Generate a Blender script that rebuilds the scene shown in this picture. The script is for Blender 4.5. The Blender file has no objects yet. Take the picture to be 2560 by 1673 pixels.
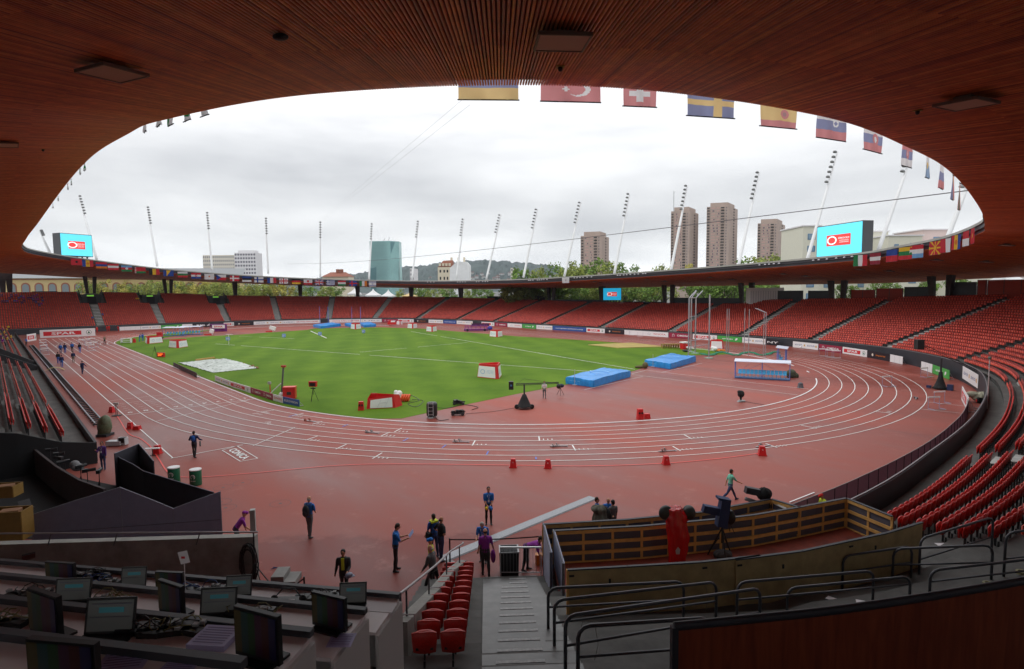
import bpy, bmesh, math, random
import numpy as np
from mathutils import Vector, Matrix, kdtree
R = math.radians
random.seed(7); rng = np.random.default_rng(7)
S = bpy.context.scene
COL = S.collection
# -- camera
CP = np.array([102.617, -55.833, 10.68]); YAW, PITCH, ROLL, FPX = 138.437, -4.398, -0.502, 1475.059
_y, _p, _r = R(YAW), R(PITCH), R(ROLL)
FW = np.array([math.cos(_y)*math.cos(_p), math.sin(_y)*math.cos(_p), math.sin(_p)])
_rt = np.array([math.sin(_y), -math.cos(_y), 0.]); _up = np.cross(_rt, FW)
RT = _rt*math.cos(_r)+_up*math.sin(_r); UP = -_rt*math.sin(_r)+_up*math.cos(_r)
cam = bpy.data.cameras.new('camera'); co = bpy.data.objects.new('camera', cam); COL.objects.link(co)
cam.sensor_width = 36; cam.lens = 36*FPX/2560; cam.clip_start = .1; cam.clip_end = 12000
co.matrix_world = Matrix(((RT[0], UP[0], -FW[0], CP[0]), (RT[1], UP[1], -FW[1], CP[1]), (RT[2], UP[2], -FW[2], CP[2]), (0, 0, 0, 1)))
S.camera = co
# -- sky, sun, exposure
w = bpy.data.worlds.new('World'); S.world = w; w.use_nodes = True
nt = w.node_tree; nt.nodes.clear(); N = nt.nodes.new; L = nt.links.new
out = N('ShaderNodeOutputWorld'); bg = N('ShaderNodeBackground'); L(bg.outputs[0], out.inputs[0])
sky = N('ShaderNodeTexSky'); sky.sky_type = 'NISHITA'; sky.sun_disc = False; sky.sun_elevation = R(48); sky.sun_rotation = R(20)
tc = N('ShaderNodeTexCoord'); mp = N('ShaderNodeMapping'); mp.inputs['Scale'].default_value = (1.1, 1.1, 4.6); mp.inputs['Location'].default_value = (.35, .3, .9)
L(tc.outputs['Generated'], mp.inputs[0])
n1 = N('ShaderNodeTexNoise'); n1.inputs['Scale'].default_value = 1.5; n1.inputs['Detail'].default_value = 7; n1.inputs['Roughness'].default_value = .5; n1.inputs['Distortion'].default_value = .15
L(mp.outputs[0], n1.inputs[0])
sep = N('ShaderNodeSeparateXYZ'); L(tc.outputs['Generated'], sep.inputs[0])
cr = N('ShaderNodeValToRGB'); e = cr.color_ramp.elements   # cloud deck: brightness by height
e[0].position = 0.0; e[0].color = (1.12, 1.13, 1.13, 1); e[1].position = 1; e[1].color = (1.3, 1.3, 1.32, 1)
for p_, c_ in ((.03, (1.05, 1.06, 1.06, 1)), (.09, (.80, .81, .82, 1)), (.15, (.76, .77, .785, 1)), (.22, (.84, .85, .87, 1)), (.33, (1.1, 1.1, 1.12, 1))):
 q = cr.color_ramp.elements.new(p_); q.color = c_
L(sep.outputs[2], cr.inputs[0])
c2 = N('ShaderNodeValToRGB'); e = c2.color_ramp.elements; e[0].position = .38; e[0].color = (.76, .77, .785, 1); e[1].position = .60; e[1].color = (1.18, 1.18, 1.17, 1)
L(n1.outputs[0], c2.inputs[0])
mul = N('ShaderNodeMix'); mul.data_type = 'RGBA'; mul.blend_type = 'MULTIPLY'; mul.inputs[0].default_value = 1
L(cr.outputs[0], mul.inputs[6]); L(c2.outputs[0], mul.inputs[7])
sc = N('ShaderNodeMix'); sc.data_type = 'RGBA'; sc.blend_type = 'MULTIPLY'; sc.inputs[0].default_value = 1; sc.inputs[7].default_value = (.10, .10, .10, 1)
L(sky.outputs[0], sc.inputs[6])
mx = N('ShaderNodeMix'); mx.data_type = 'RGBA'; mx.inputs[0].default_value = .97
L(sc.outputs[2], mx.inputs[6]); L(mul.outputs[2], mx.inputs[7]); L(mx.outputs[2], bg.inputs[0]); bg.inputs[1].default_value = 1.0
sun = bpy.data.lights.new('sun', 'SUN'); sun.energy = .55; sun.angle = R(30); sun.color = (1, .97, .93)
so = bpy.data.objects.new('sun', sun); COL.objects.link(so); so.rotation_euler = (R(42), 0, R(-20))
S.view_settings.view_transform = 'Standard'; S.view_settings.look = 'None'; S.view_settings.exposure = 0.17; S.view_settings.gamma = 1
S.render.engine = 'CYCLES'; S.cycles.max_bounces = 7; S.cycles.diffuse_bounces = 4; S.cycles.sample_clamp_indirect = 4
# -- helpers
def ray(u, v): return FW+(u-1280)/FPX*RT-(v-836.5)/FPX*UP
def G(u, v, z=0.):                      # point of the place at height z seen at photo pixel u, v
 d = ray(u, v); return CP+d*((z-CP[2])/d[2])
def proj(P):
 d = np.atleast_2d(P)-CP; zz = d@FW
 return np.stack([1280+FPX*(d@RT)/zz, 836.5-FPX*(d@UP)/zz, zz], 1)
def at_h(P, v):                         # height above P at which pixel row v lies
 lo, hi = -5., 400.
 for _ in range(50):
  m = (lo+hi)/2
  if proj((P[0], P[1], m))[0, 1] > v: lo = m
  else: hi = m
 return m
_u = ['', 'first', 'second', 'third', 'fourth', 'fifth', 'sixth', 'seventh', 'eighth', 'ninth']; _t = ['tenth', 'eleventh', 'twelfth', 'thirteenth', 'fourteenth', 'fifteenth', 'sixteenth', 'seventeenth', 'eighteenth', 'nineteenth']
nm = _u[1:]+_t+['twentieth']+['twenty-'+x for x in _u[1:]]+['thirtieth']+['thirty-'+x for x in _u[1:]]
def srgb(r, g, b):
 return tuple((x/255/12.92 if x <= 10 else ((x/255+.055)/1.055)**2.4) for x in (r, g, b))
MC = {}
def mat(name, col, rough=.7, metal=0, var=.0, vs=4., trans=0, emit=0, spec=.5, bump=0, c2=None):
 if name in MC: return MC[name]
 m = bpy.data.materials.new(name); m.use_nodes = True; t = m.node_tree; b = t.nodes['Principled BSDF']; MC[name] = m
 b.inputs['Base Color'].default_value = (*col, 1); b.inputs['Roughness'].default_value = rough; b.inputs['Metallic'].default_value = metal
 b.inputs['Specular IOR Level'].default_value = spec
 if emit: b.inputs['Emission Color'].default_value = (*col, 1); b.inputs['Emission Strength'].default_value = emit
 if var or c2:
  n = t.nodes.new('ShaderNodeTexNoise'); n.inputs['Scale'].default_value = vs; n.inputs['Detail'].default_value = 6; n.inputs['Roughness'].default_value = .65
  g = t.nodes.new('ShaderNodeTexCoord'); t.links.new(g.outputs['Object'], n.inputs[0])
  r = t.nodes.new('ShaderNodeValToRGB'); r.color_ramp.elements[0].position = .32; r.color_ramp.elements[1].position = .68
  a = c2 if c2 else tuple(x*(1-var) for x in col); bb = col if c2 else tuple(min(1, x*(1+var)) for x in col)
  r.color_ramp.elements[0].color = (*a, 1); r.color_ramp.elements[1].color = (*bb, 1)
  t.links.new(n.outputs[0], r.inputs[0]); t.links.new(r.outputs[0], b.inputs['Base Color'])
  if bump:
   bp = t.nodes.new('ShaderNodeBump'); bp.inputs['Strength'].default_value = bump; t.links.new(n.outputs[0], bp.inputs['Height']); t.links.new(bp.outputs[0], b.inputs['Normal'])
 if trans:
  tr = t.nodes.new('ShaderNodeBsdfTranslucent'); tr.inputs[0].default_value = (*col, 1); ms = t.nodes.new('ShaderNodeMixShader'); ms.inputs[0].default_value = trans
  t.links.new(b.outputs[0], ms.inputs[1]); t.links.new(tr.outputs[0], ms.inputs[2]); t.links.new(ms.outputs[0], t.nodes['Material Output'].inputs[0])
 return m
class MB:
 def __init__(s): s.v = []; s.f = []; s.m = []
 def add(s, vs, fs, mi=0):
  o = len(s.v); s.v += [tuple(map(float, x)) for x in vs]; s.f += [tuple(i+o for i in f) for f in fs]; s.m += [mi]*len(fs); return s
 def box(s, c, d, rz=0, mi=0, M=None, taper=1.):
  x, y, z = d[0]/2, d[1]/2, d[2]/2
  V = [Vector((sx*x*(taper if sz > 0 else 1), sy*y*(taper if sz > 0 else 1), sz*z)) for sz in (-1, 1) for sy in (-1, 1) for sx in (-1, 1)]
  Q = M if M is not None else Matrix.Rotation(rz, 3, 'Z')
  return s.add([(Q@a)+Vector(c) for a in V], [(0, 2, 3, 1), (4, 5, 7, 6), (0, 1, 5, 4), (2, 6, 7, 3), (0, 4, 6, 2), (1, 3, 7, 5)], mi)
 def quad(s, *p, mi=0): return s.add(p, [tuple(range(len(p)))], mi)
 def tube(s, P, r, n=6, mi=0, cap=True):
  P = [Vector(p) for p in P]; rr = r if isinstance(r, (list, tuple)) else [r]*len(P); vs = []; fs = []
  pr = None
  for i, p in enumerate(P):
   t = (P[min(i+1, len(P)-1)]-P[max(i-1, 0)]).normalized()
   if pr is None: a = t.orthogonal().normalized()
   else: a = (pr-t*pr.dot(t)).normalized()
   pr = a; b = t.cross(a)
   for k in range(n):
    h = 2*math.pi*k/n; vs.append(p+(a*math.cos(h)+b*math.sin(h))*rr[i])
  for i in range(len(P)-1):
   for k in range(n): fs.append((i*n+k, i*n+(k+1) % n, (i+1)*n+(k+1) % n, (i+1)*n+k))
  if cap: fs.append(tuple(range(n))[::-1]); fs.append(tuple((len(P)-1)*n+k for k in range(n)))
  return s.add(vs, fs, mi)
 def lathe(s, prof, c=(0, 0, 0), n=12, mi=0):
  vs = []; fs = []
  for r, z in prof:
   for k in range(n): h = 2*math.pi*k/n; vs.append((c[0]+r*math.cos(h), c[1]+r*math.sin(h), c[2]+z))
  for i in range(len(prof)-1):
   for k in range(n): fs.append((i*n+k, i*n+(k+1) % n, (i+1)*n+(k+1) % n, (i+1)*n+k))
  fs.append(tuple(range(n))[::-1]); fs.append(tuple((len(prof)-1)*n+k for k in range(n)))
  return s.add(vs, fs, mi)
 def prism(s, poly, z0, z1, mi=0):
  n = len(poly); vs = [(x, y, z0) for x, y in poly]+[(x, y, z1) for x, y in poly]
  return s.add(vs, [tuple(range(n))[::-1], tuple(range(n, 2*n))]+[(i, (i+1) % n, n+(i+1) % n, n+i) for i in range(n)], mi)
 def ell(s, c, r, n=10, m=7, mi=0, M=None):
  vs = []; fs = []; Q = M or Matrix.Identity(3)
  for j in range(m+1):
   t = math.pi*j/m
   for k in range(n):
    h = 2*math.pi*k/n; vs.append(Q@Vector((r[0]*math.sin(t)*math.cos(h), r[1]*math.sin(t)*math.sin(h), r[2]*math.cos(t)))+Vector(c))
  for j in range(m):
   for k in range(n): fs.append((j*n+k, (j+1)*n+k, (j+1)*n+(k+1) % n, j*n+(k+1) % n))
  return s.add(vs, fs, mi)
 def mesh(s, name, mats):
  me = bpy.data.meshes.new(name); me.from_pydata(s.v, [], s.f)
  for m in (mats if isinstance(mats, (list, tuple)) else [mats]): me.materials.append(m)
  if any(s.m): me.polygons.foreach_set('material_index', s.m)
  me.validate(); me.update(); return me
 def build(s, name, mats, parent=None, smooth=False):
  me = s.mesh(name, mats)
  if smooth: me.polygons.foreach_set('use_smooth', [True]*len(me.polygons))
  return link(name, me, parent)
def link(name, me, parent=None):
 o = bpy.data.objects.new(name, me); COL.objects.link(o)
 if parent is not None: o.parent = parent
 return o
def tag(o, label=None, cat=None, group=None, kind=None):
 if label: o['label'] = label
 if cat: o['category'] = cat
 if group: o['group'] = group
 if kind: o['kind'] = kind
 return o
def thing(name, label, cat, loc=(0, 0, 0), rz=0, group=None):
 o = bpy.data.objects.new(name, None); COL.objects.link(o); o.empty_display_size = .3
 o.location = tuple(map(float, loc)); o.rotation_euler = (0, 0, rz); return tag(o, label, cat, group)
def dup(r, loc, rz, label=None, group=None, scale=None):
 def rec(o, par):
  c = o.copy(); COL.objects.link(c)
  if par is not None: c.parent = par
  for ch in list(o.children): rec(ch, c)
  return c
 c = rec(r, None); c.location = tuple(map(float, loc)); c.rotation_euler = (0, 0, rz)
 if label: c['label'] = label
 if group: c['group'] = group
 if scale: c.scale = (scale,)*3
 return c
TX = {}
def text_mb(txt, h, bold=0, width=None):
 """lettering as verts/faces in the xz plane, centred at 0, cap height h"""
 k = (txt, bold)
 if k not in TX:
  cu = bpy.data.curves.new('t', 'FONT'); cu.body = txt; cu.align_x = 'CENTER'; cu.resolution_u = 2; cu.offset = bold
  o = bpy.data.objects.new('t', cu); COL.objects.link(o); dg = bpy.context.evaluated_depsgraph_get()
  me = bpy.data.meshes.new_from_object(o.evaluated_get(dg)); V = np.array([v.co[:2] for v in me.vertices]); F = [tuple(p.vertices) for p in me.polygons]
  bpy.data.objects.remove(o); bpy.data.curves.remove(cu)
  lo, hi = V.min(0), V.max(0); TX[k] = ((V-(lo+hi)/2)/(hi[1]-lo[1]), F)
 V, F = TX[k]; V = V*h
 if width: V = V*np.array([width/(V[:, 0].max()-V[:, 0].min()), 1])
 return V, F
def lettering(parent, txt, h, m, c=(0, 0, 0), rz=0, width=None, bold=0, flat=False, name='lettering', M=None):
 V, F = text_mb(txt, h, bold, width); b = MB()
 if flat: P = [(x, y, 0) for x, y in V]
 else: P = [(x, 0, y) for x, y in V]
 Q = M if M is not None else Matrix.Rotation(rz, 3, 'Z')
 b.add([(Q@Vector(p))+Vector(c) for p in P], F); return b.build(name, m, parent)
def spline(P, n=24, closed=True):
 P = np.array(P, float); Nn = len(P); o = []
 for i in range(Nn if closed else Nn-1):
  if closed: a, b, c, d = P[i-1], P[i], P[(i+1) % Nn], P[(i+2) % Nn]
  else: a, b, c, d = P[max(i-1, 0)], P[i], P[i+1], P[min(i+2, Nn-1)]
  for t in np.linspace(0, 1, n, endpoint=False): o.append(.5*((2*b)+(c-a)*t+(2*a-5*b+4*c-d)*t*t+(3*b-a-3*c+d)*t**3))
 if not closed: o.append(P[-1])
 return np.array(o)
def resample(C, step):
 d = np.r_[0, np.cumsum(np.linalg.norm(np.diff(C[:, :2], axis=0), axis=1))]; n = max(2, int(d[-1]/step)+1); s = np.linspace(0, d[-1], n)
 return np.stack([np.interp(s, d, C[:, i]) for i in range(C.shape[1])], 1)
def normals(C, closed=False):
 T = np.zeros((len(C), 2))
 if closed: T = np.roll(C[:, :2], -1, 0)-np.roll(C[:, :2], 1, 0)
 else: T[1:-1] = C[2:, :2]-C[:-2, :2]; T[0] = C[1, :2]-C[0, :2]; T[-1] = C[-1, :2]-C[-2, :2]
 T /= np.linalg.norm(T, axis=1)[:, None]; return np.stack([T[:, 1], -T[:, 0]], 1), T
def hit(u, v, C):
 d = ray(u, v); best = []
 for i in range(len(C)-1):
  a = C[i, :2]; e_ = C[i+1, :2]-a; M = np.array([[d[0], -e_[0]], [d[1], -e_[1]]]); D = np.linalg.det(M)
  if abs(D) < 1e-9: continue
  t, s = np.linalg.solve(M, a-CP[:2])
  if t > 0 and 0 <= s <= 1: best.append((t, i+s))
 return [(CP[2]+t*d[2], CP[:2]+t*d[:2], i) for t, i in sorted(best)]
# -- common materials
m_white = mat('white_paint', (.8, .8, .8), .5); m_line = mat('line_paint', (.78, .78, .76), .6, var=.06)
m_black = mat('black_plastic', (.012, .012, .014), .45); m_dark = mat('dark_grey', (.03, .03, .034), .6); m_blackcloth = mat('black_cloth', (.012, .012, .013), .9)
m_red = mat('signal_red', srgb(200, 32, 34), .4, var=.08); m_blue = mat('sky_blue', srgb(45, 135, 205), .5, var=.08)
m_steel = mat('galvanised_steel', (.42, .43, .45), .4, .6, var=.1); m_alu = mat('aluminium', (.6, .61, .62), .35, .5)
m_rail = mat('painted_rail', (.075, .078, .09), .35, .3); m_conc = mat('concrete', (.22, .215, .205), .85, var=.22, vs=1.3, bump=.1)
m_parapet = mat('dark_parapet', (.032, .032, .04), .6, var=.15, vs=.8); m_maroon = mat('maroon_board', srgb(150, 35, 65), .5)
m_green = mat('board_green', srgb(70, 165, 75), .5); m_orange = mat('orange', srgb(215, 120, 30), .5); m_purple = mat('purple_paint', srgb(130, 50, 135), .5)
m_wood = mat('timber', srgb(196, 150, 85), .7, var=.18, vs=3); m_ply = mat('plywood', srgb(180, 158, 112), .75, var=.18, vs=2.2)
m_greytext = mat('grey_print', srgb(150, 160, 175), .6); m_bluetext = mat('blue_print', srgb(50, 80, 140), .6); m_redprint = mat('red_print', srgb(205, 40, 50), .5)
# -- ground, track, grass
def mat_track():
 m = bpy.data.materials.new('track_rubber'); m.use_nodes = True; t = m.node_tree; b = t.nodes['Principled BSDF']; Nn = t.nodes.new; Lk = t.links.new
 g = Nn('ShaderNodeTexCoord'); a = Nn('ShaderNodeTexNoise'); a.inputs['Scale'].default_value = .09; a.inputs['Detail'].default_value = 5; a.inputs['Roughness'].default_value = .6
 f = Nn('ShaderNodeTexNoise'); f.inputs['Scale'].default_value = 22; f.inputs['Detail'].default_value = 4; f.inputs['Roughness'].default_value = .8
 mp_ = Nn('ShaderNodeMapping'); mp_.inputs['Rotation'].default_value = (0, 0, R(40)); mp_.inputs['Scale'].default_value = (.35, 1.2, 1)
 Lk(g.outputs['Object'], mp_.inputs[0]); Lk(mp_.outputs[0], a.inputs[0]); Lk(g.outputs['Object'], f.inputs[0])
 r = Nn('ShaderNodeValToRGB'); r.color_ramp.elements[0].position = .36; r.color_ramp.elements[0].color = (.205, .044, .031, 1); r.color_ramp.elements[1].position = .68; r.color_ramp.elements[1].color = (.365, .094, .070, 1)
 Lk(a.outputs[0], r.inputs[0]); r2 = Nn('ShaderNodeValToRGB'); r2.color_ramp.elements[0].position = .3; r2.color_ramp.elements[0].color = (.74, .74, .74, 1); r2.color_ramp.elements[1].position = .7; r2.color_ramp.elements[1].color = (1.18, 1.18, 1.18, 1)
 Lk(f.outputs[0], r2.inputs[0]); x = Nn('ShaderNodeMix'); x.data_type = 'RGBA'; x.blend_type = 'MULTIPLY'; x.inputs[0].default_value = 1; Lk(r.outputs[0], x.inputs[6]); Lk(r2.outputs[0], x.inputs[7])
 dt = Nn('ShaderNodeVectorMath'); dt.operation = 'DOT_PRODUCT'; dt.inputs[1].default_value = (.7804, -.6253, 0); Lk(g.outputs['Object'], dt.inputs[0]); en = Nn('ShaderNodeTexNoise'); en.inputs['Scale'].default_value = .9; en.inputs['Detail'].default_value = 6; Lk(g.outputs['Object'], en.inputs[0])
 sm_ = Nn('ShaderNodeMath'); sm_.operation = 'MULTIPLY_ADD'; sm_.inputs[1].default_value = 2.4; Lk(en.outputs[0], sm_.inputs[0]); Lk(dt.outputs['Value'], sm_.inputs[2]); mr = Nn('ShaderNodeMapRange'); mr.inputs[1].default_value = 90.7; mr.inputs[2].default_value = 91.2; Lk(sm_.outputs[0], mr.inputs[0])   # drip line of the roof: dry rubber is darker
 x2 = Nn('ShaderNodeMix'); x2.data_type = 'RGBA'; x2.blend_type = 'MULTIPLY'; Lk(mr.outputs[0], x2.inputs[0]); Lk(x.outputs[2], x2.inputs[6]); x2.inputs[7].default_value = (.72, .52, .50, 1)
 st = Nn('ShaderNodeTexNoise'); st.inputs['Scale'].default_value = .55; st.inputs['Detail'].default_value = 9; st.inputs['Roughness'].default_value = .75; Lk(g.outputs['Object'], st.inputs[0]); s3 = Nn('ShaderNodeMapRange'); s3.inputs[1].default_value = .56; s3.inputs[2].default_value = .74; s3.inputs[4].default_value = .55; Lk(st.outputs[0], s3.inputs[0])
 x3 = Nn('ShaderNodeMix'); x3.data_type = 'RGBA'; Lk(s3.outputs[0], x3.inputs[0]); Lk(x2.outputs[2], x3.inputs[6]); x3.inputs[7].default_value = (.42, .17, .135, 1); Lk(x3.outputs[2], b.inputs['Base Color'])
 q = Nn('ShaderNodeMapRange'); q.inputs[1].default_value = .38; q.inputs[2].default_value = .66; q.inputs[3].default_value = .36; q.inputs[4].default_value = .75; Lk(a.outputs[0], q.inputs[0]); Lk(q.outputs[0], b.inputs['Roughness'])
 bp = Nn('ShaderNodeBump'); bp.inputs['Strength'].default_value = .25; bp.inputs['Distance'].default_value = .02; Lk(f.outputs[0], bp.inputs['Height']); Lk(bp.outputs[0], b.inputs['Normal'])
 b.inputs['Specular IOR Level'].default_value = .35; return m
def mat_grass():
 m = bpy.data.materials.new('pitch_grass'); m.use_nodes = True; t = m.node_tree; b = t.nodes['Principled BSDF']; Nn = t.nodes.new; Lk = t.links.new
 g = Nn('ShaderNodeTexCoord'); wv = Nn('ShaderNodeTexWave'); wv.inputs['Scale'].default_value = .055; wv.inputs['Distortion'].default_value = .6; wv.inputs['Detail'].default_value = 2
 mp_ = Nn('ShaderNodeMapping'); mp_.inputs['Rotation'].default_value = (0, 0, R(-62)); Lk(g.outputs['Object'], mp_.inputs[0]); Lk(mp_.outputs[0], wv.inputs[0])
 a = Nn('ShaderNodeTexNoise'); a.inputs['Scale'].default_value = .16; a.inputs['Detail'].default_value = 8; a.inputs['Roughness'].default_value = .7; Lk(g.outputs['Object'], a.inputs[0])
 f = Nn('ShaderNodeTexNoise'); f.inputs['Scale'].default_value = 9; f.inputs['Detail'].default_value = 5; f.inputs['Roughness'].default_value = .8; Lk(g.outputs['Object'], f.inputs[0])
 s1 = Nn('ShaderNodeMath'); s1.operation = 'MULTIPLY_ADD'; s1.inputs[1].default_value = .16; Lk(wv.outputs[1], s1.inputs[0]); Lk(a.outputs[0], s1.inputs[2])
 s2 = Nn('ShaderNodeMath'); s2.operation = 'MULTIPLY_ADD'; s2.inputs[1].default_value = .35; Lk(f.outputs[0], s2.inputs[0]); Lk(s1.outputs[0], s2.inputs[2])
 r = Nn('ShaderNodeValToRGB'); r.color_ramp.elements[0].position = .5; r.color_ramp.elements[0].color = (.058, .130, .004, 1); r.color_ramp.elements[1].position = 1; r.color_ramp.elements[1].color = (.12, .212, .013, 1)
 Lk(s2.outputs[0], r.inputs[0]); Lk(r.outputs[0], b.inputs['Base Color']); b.inputs['Roughness'].default_value = .9; b.inputs['Specular IOR Level'].default_value = .15; return m
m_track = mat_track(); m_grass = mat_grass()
b = MB(); b.quad((-5000, -5000, -.12), (6000, -5000, -.12), (6000, 6000, -.12), (-5000, 6000, -.12)); tag(b.build('ground', mat('city_ground', (.13, .13, .12), .95, var=.2, vs=.05)), kind='structure')
CX = 42.195
def oval(r, n=60, lx=CX):
 a = np.linspace(-math.pi/2, math.pi/2, n); return np.vstack([np.stack([lx+r*np.cos(a), r*np.sin(a)], 1), np.stack([-lx-r*np.cos(a), -r*np.sin(a)], 1)])
WA = [(84.9, -44.6), (87, -42), (92, -35.8), (93.8, -29), (94.45, -20), (94, -6), (92, 9), (88.5, 22), (82, 33.5), (73, 43), (61, 50), (46, 53.5), (20, 54.5), (-10, 54.5), (-40, 54.5), (-60, 51), (-75, 43), (-86, 30), (-92, 14), (-94.5, -4), (-95, -22), (-95, -40), (-95, -62)]
CA = resample(spline(WA, closed=False), .5); NA, TA = normals(CA); NA = NA
ANG = np.unwrap(np.arctan2(CA[:, 1], CA[:, 0]))*180/math.pi
SLOPE = lambda a: np.interp(a, [-40, 15, 28], [0, 0, .02])+np.interp(a, [-40, -20, -10, 10, 27, 44, 52, 58, 86, 108, 127, 141, 153, 163, 176, 187, 200], [.325, .33, .345, .36, .368, .32, .30, .262, .258, .262, .29, .31, .35, .37, .40, .455, .49])
Z0 = lambda a: np.interp(a, [-40, -19, -12, 10, 25, 45], [.1, .15, .75, .95, .8, .55])
# red rubber everywhere inside the front wall
poly = [(x, y) for x, y in CA[::6]]+[(-95, -70), (50, -75), (84, -78), (98, -66), (98, -56)]
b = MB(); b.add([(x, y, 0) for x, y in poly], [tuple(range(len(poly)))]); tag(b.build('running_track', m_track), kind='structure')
gp = [tuple(G(*q)[:2]) for q in [(1004, 1046.6), (1140, 1017), (1288, 986), (1416, 962), (1520, 944), (1590, 926), (1650, 905), (1720, 889), (1830, 886), (1760, 872), (1688, 868), (1570, 858.5), (1430, 849), (1300, 841.6), (1130, 828), (1060, 822), (954, 818.5), (785, 821.4), (769, 825), (651, 833), (590, 837.5), (500, 841.6), (420, 848), (345, 856)]]
ol = oval(36.2); arcL = [tuple(p) for p in ol[60:]]; arcL = [p for p in arcL if p[1] < -8]
arcR = [tuple(p) for p in oval(36.2)[:60]]; g0 = gp[0]; arcR = [p for p in arcR if p[1] < g0[1]-.6 and p[0] < g0[0]]
b = MB(); P = gp+arcL+arcR; b.add([(x, y, .012) for x, y in P], [tuple(range(len(P)))]); me = b.mesh('grass', m_grass)
bm = bmesh.new(); bm.from_mesh(me); bmesh.ops.triangulate(bm, faces=bm.faces[:]); bm.to_mesh(me); bm.free(); tag(link('grass', me), kind='structure')
# ---- painted lines
LZ = .024
def strip(mb, P, wd, z=LZ, closed=False, mi=0):
 P = np.array(P, float)[:, :2]; n, _ = normals(P, closed); k = len(P); V = [(*(p-q*wd/2), z) for p, q in zip(P, n)]+[(*(p+q*wd/2), z) for p, q in zip(P, n)]
 mb.add(V, [(i, (i+1) % k, k+(i+1) % k, k+i) for i in range(k if closed else k-1)], mi)
ln = MB()
for k in range(1, 9): strip(ln, oval(36.5+1.22*k), .072, closed=True)
xe = G(427, 1147)[0]
for k in range(0, 9): strip(ln, [(-CX, -36.5-1.22*k), (-72, -36.5-1.22*k)], .085)
strip(ln, [(xe, -47.48), (-72, -47.48)], .085)
strip(ln, [G(427, 1147), G(607, 1113)], .08)
strip(ln, [(CX, -47.48), (CX, -36.6)], .09)
for xx, wd in ((35.5, .05), (33, .05)): strip(ln, [(xx, -47.4), (xx, -36.6)], wd)
for j in range(5):
 for k in range(9): strip(ln, [(CX-1.3-j*1.1, -36.9-1.22*k), (CX-1.3-j*1.1, -37.3-1.22*k)], .05)
for k in range(9):
 V, F = text_mb(str(9-k), .62); a = R(-90)
 ln.add([(CX-1.1+(x*math.cos(a)-y*math.sin(a)), -46.9+1.22*k+(x*math.sin(a)+y*math.cos(a)), LZ) for x, y in V], F)
for p, q in [((387, 1054.5), (550, 1018)), ((550, 1018), (640, 996)), ((632, 1115.6), (737, 1069.5)), ((1580.6, 937), (1994, 988)), ((1619, 927), (2031, 974.7)), ((1461, 975), (1607, 941.7)), ((1654, 931.7), (1755, 908.8)), ((2300, 1023), (2400, 1033.5)), ((2311, 1005), (2409, 1015.6)), ((1580, 935), (1620, 925))]: strip(ln, [G(*p), G(*q)], .07)
def marks(o, s, L_):
 for a, c in L_:
  A = G(o[0]+a[0]*s, o[1]+a[1]*s)[:2]; B = G(o[0]+c[0]*s, o[1]+c[1]*s)[:2]; strip(ln, [A, B], .09); d = (B-A)/np.linalg.norm(B-A); q = np.array([d[1], -d[0]])
  if q[0]+q[1] < 0: q = -q
  for j in range(3): p = A+d*.15+q*(.3+.3*j); strip(ln, [p, p+d*.3], .07)
marks((500, 650), .3361, [((785, 1343), (875, 1312)), ((1010, 1410), (1090, 1373)), ((1283, 1480), (1355, 1437)), ((1347, 1312), (1412, 1283)), ((1445, 1282), (1500, 1253)), ((2025, 1383), (2048, 1343)), ((835, 1225), (910, 1202)), ((450, 1133), (560, 1117)), ((680, 1163), (770, 1142)), ((390, 1147), (430, 1140)), ((480, 1210), (530, 1205))])
marks((1100, 650), .3361, [((740, 1345), (735, 1312)), ((1008, 1420), (985, 1380)), ((1790, 1423), (1730, 1388)), ((1875, 1335), (1815, 1302))])
marks((1800, 650), .3215, [((445, 1462), (355, 1430)), ((755, 1313), (630, 1288)), ((1330, 1195), (1210, 1180))])
# sponsor word painted on the rubber
c4 = [G(500+a*.3685, 1100+c*.3685)[:2] for a, c in ((150, 72), (250, 42), (392, 127), (275, 148))]
for i in range(4): strip(ln, [c4[i], c4[(i+1) % 4]], .06)
cc = sum(c4)/4; dx = (c4[2]-c4[1]); lx = np.linalg.norm(dx); dx /= lx; dy = (c4[1]-c4[0]); ly = np.linalg.norm(dy); dy = dy/ly
V, F = text_mb('CONICA', ly*.52, .03, lx*.74); ln.add([(*(cc+dx*x+dy*y), LZ) for x, y in V], F)
tag(ln.build('track_markings', m_line), kind='structure')
bl = MB()
for o, s, a, c in [((500, 650), .3361, (1510, 1350), (1550, 1328)), ((500, 650), .3361, (1800, 1400), (1830, 1378)), ((500, 650), .3361, (2132, 1450), (2145, 1425)), ((1100, 650), .3361, (715, 1486), (713, 1468)), ((500, 650), .3361, (660, 1168), (720, 1150)), ((500, 650), .3361, (1060, 1242), (1100, 1225))]: strip(bl, [G(o[0]+a[0]*s, o[1]+a[1]*s), G(o[0]+c[0]*s, o[1]+c[1]*s)], .1)
tag(bl.build('blue_markings', mat('blue_line', srgb(95, 120, 200), .6)), kind='structure')
gl = MB()
def gline(p, q, wd=.1, brk=0):
 A, B = G(*p)[:2], G(*q)[:2]; n = max(2, int(np.linalg.norm(B-A)/2.2))
 for i in range(n):
  if brk and rng.random() < brk: continue
  strip(gl, [A+(B-A)*i/n, A+(B-A)*(i+1)/n], wd*(.8+.4*rng.random()), z=.03)
gline((538.6, 860), (1473, 929), .12, .04); gline((1027.7, 829), (1587, 924), .12, .05); gline((900, 881), (1169, 857), .11, .08); gline((597, 841), (755, 848), .1, .1)
tag(gl.build('pitch_lines', m_line), kind='structure')
yl = MB(); _g = gl; gl = yl; gline((577, 855.7), (708, 848), .12, .35); gline((817, 841), (950, 831), .14, .4); gline((830, 876), (1169, 848), .1, .45); gl = _g
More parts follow.
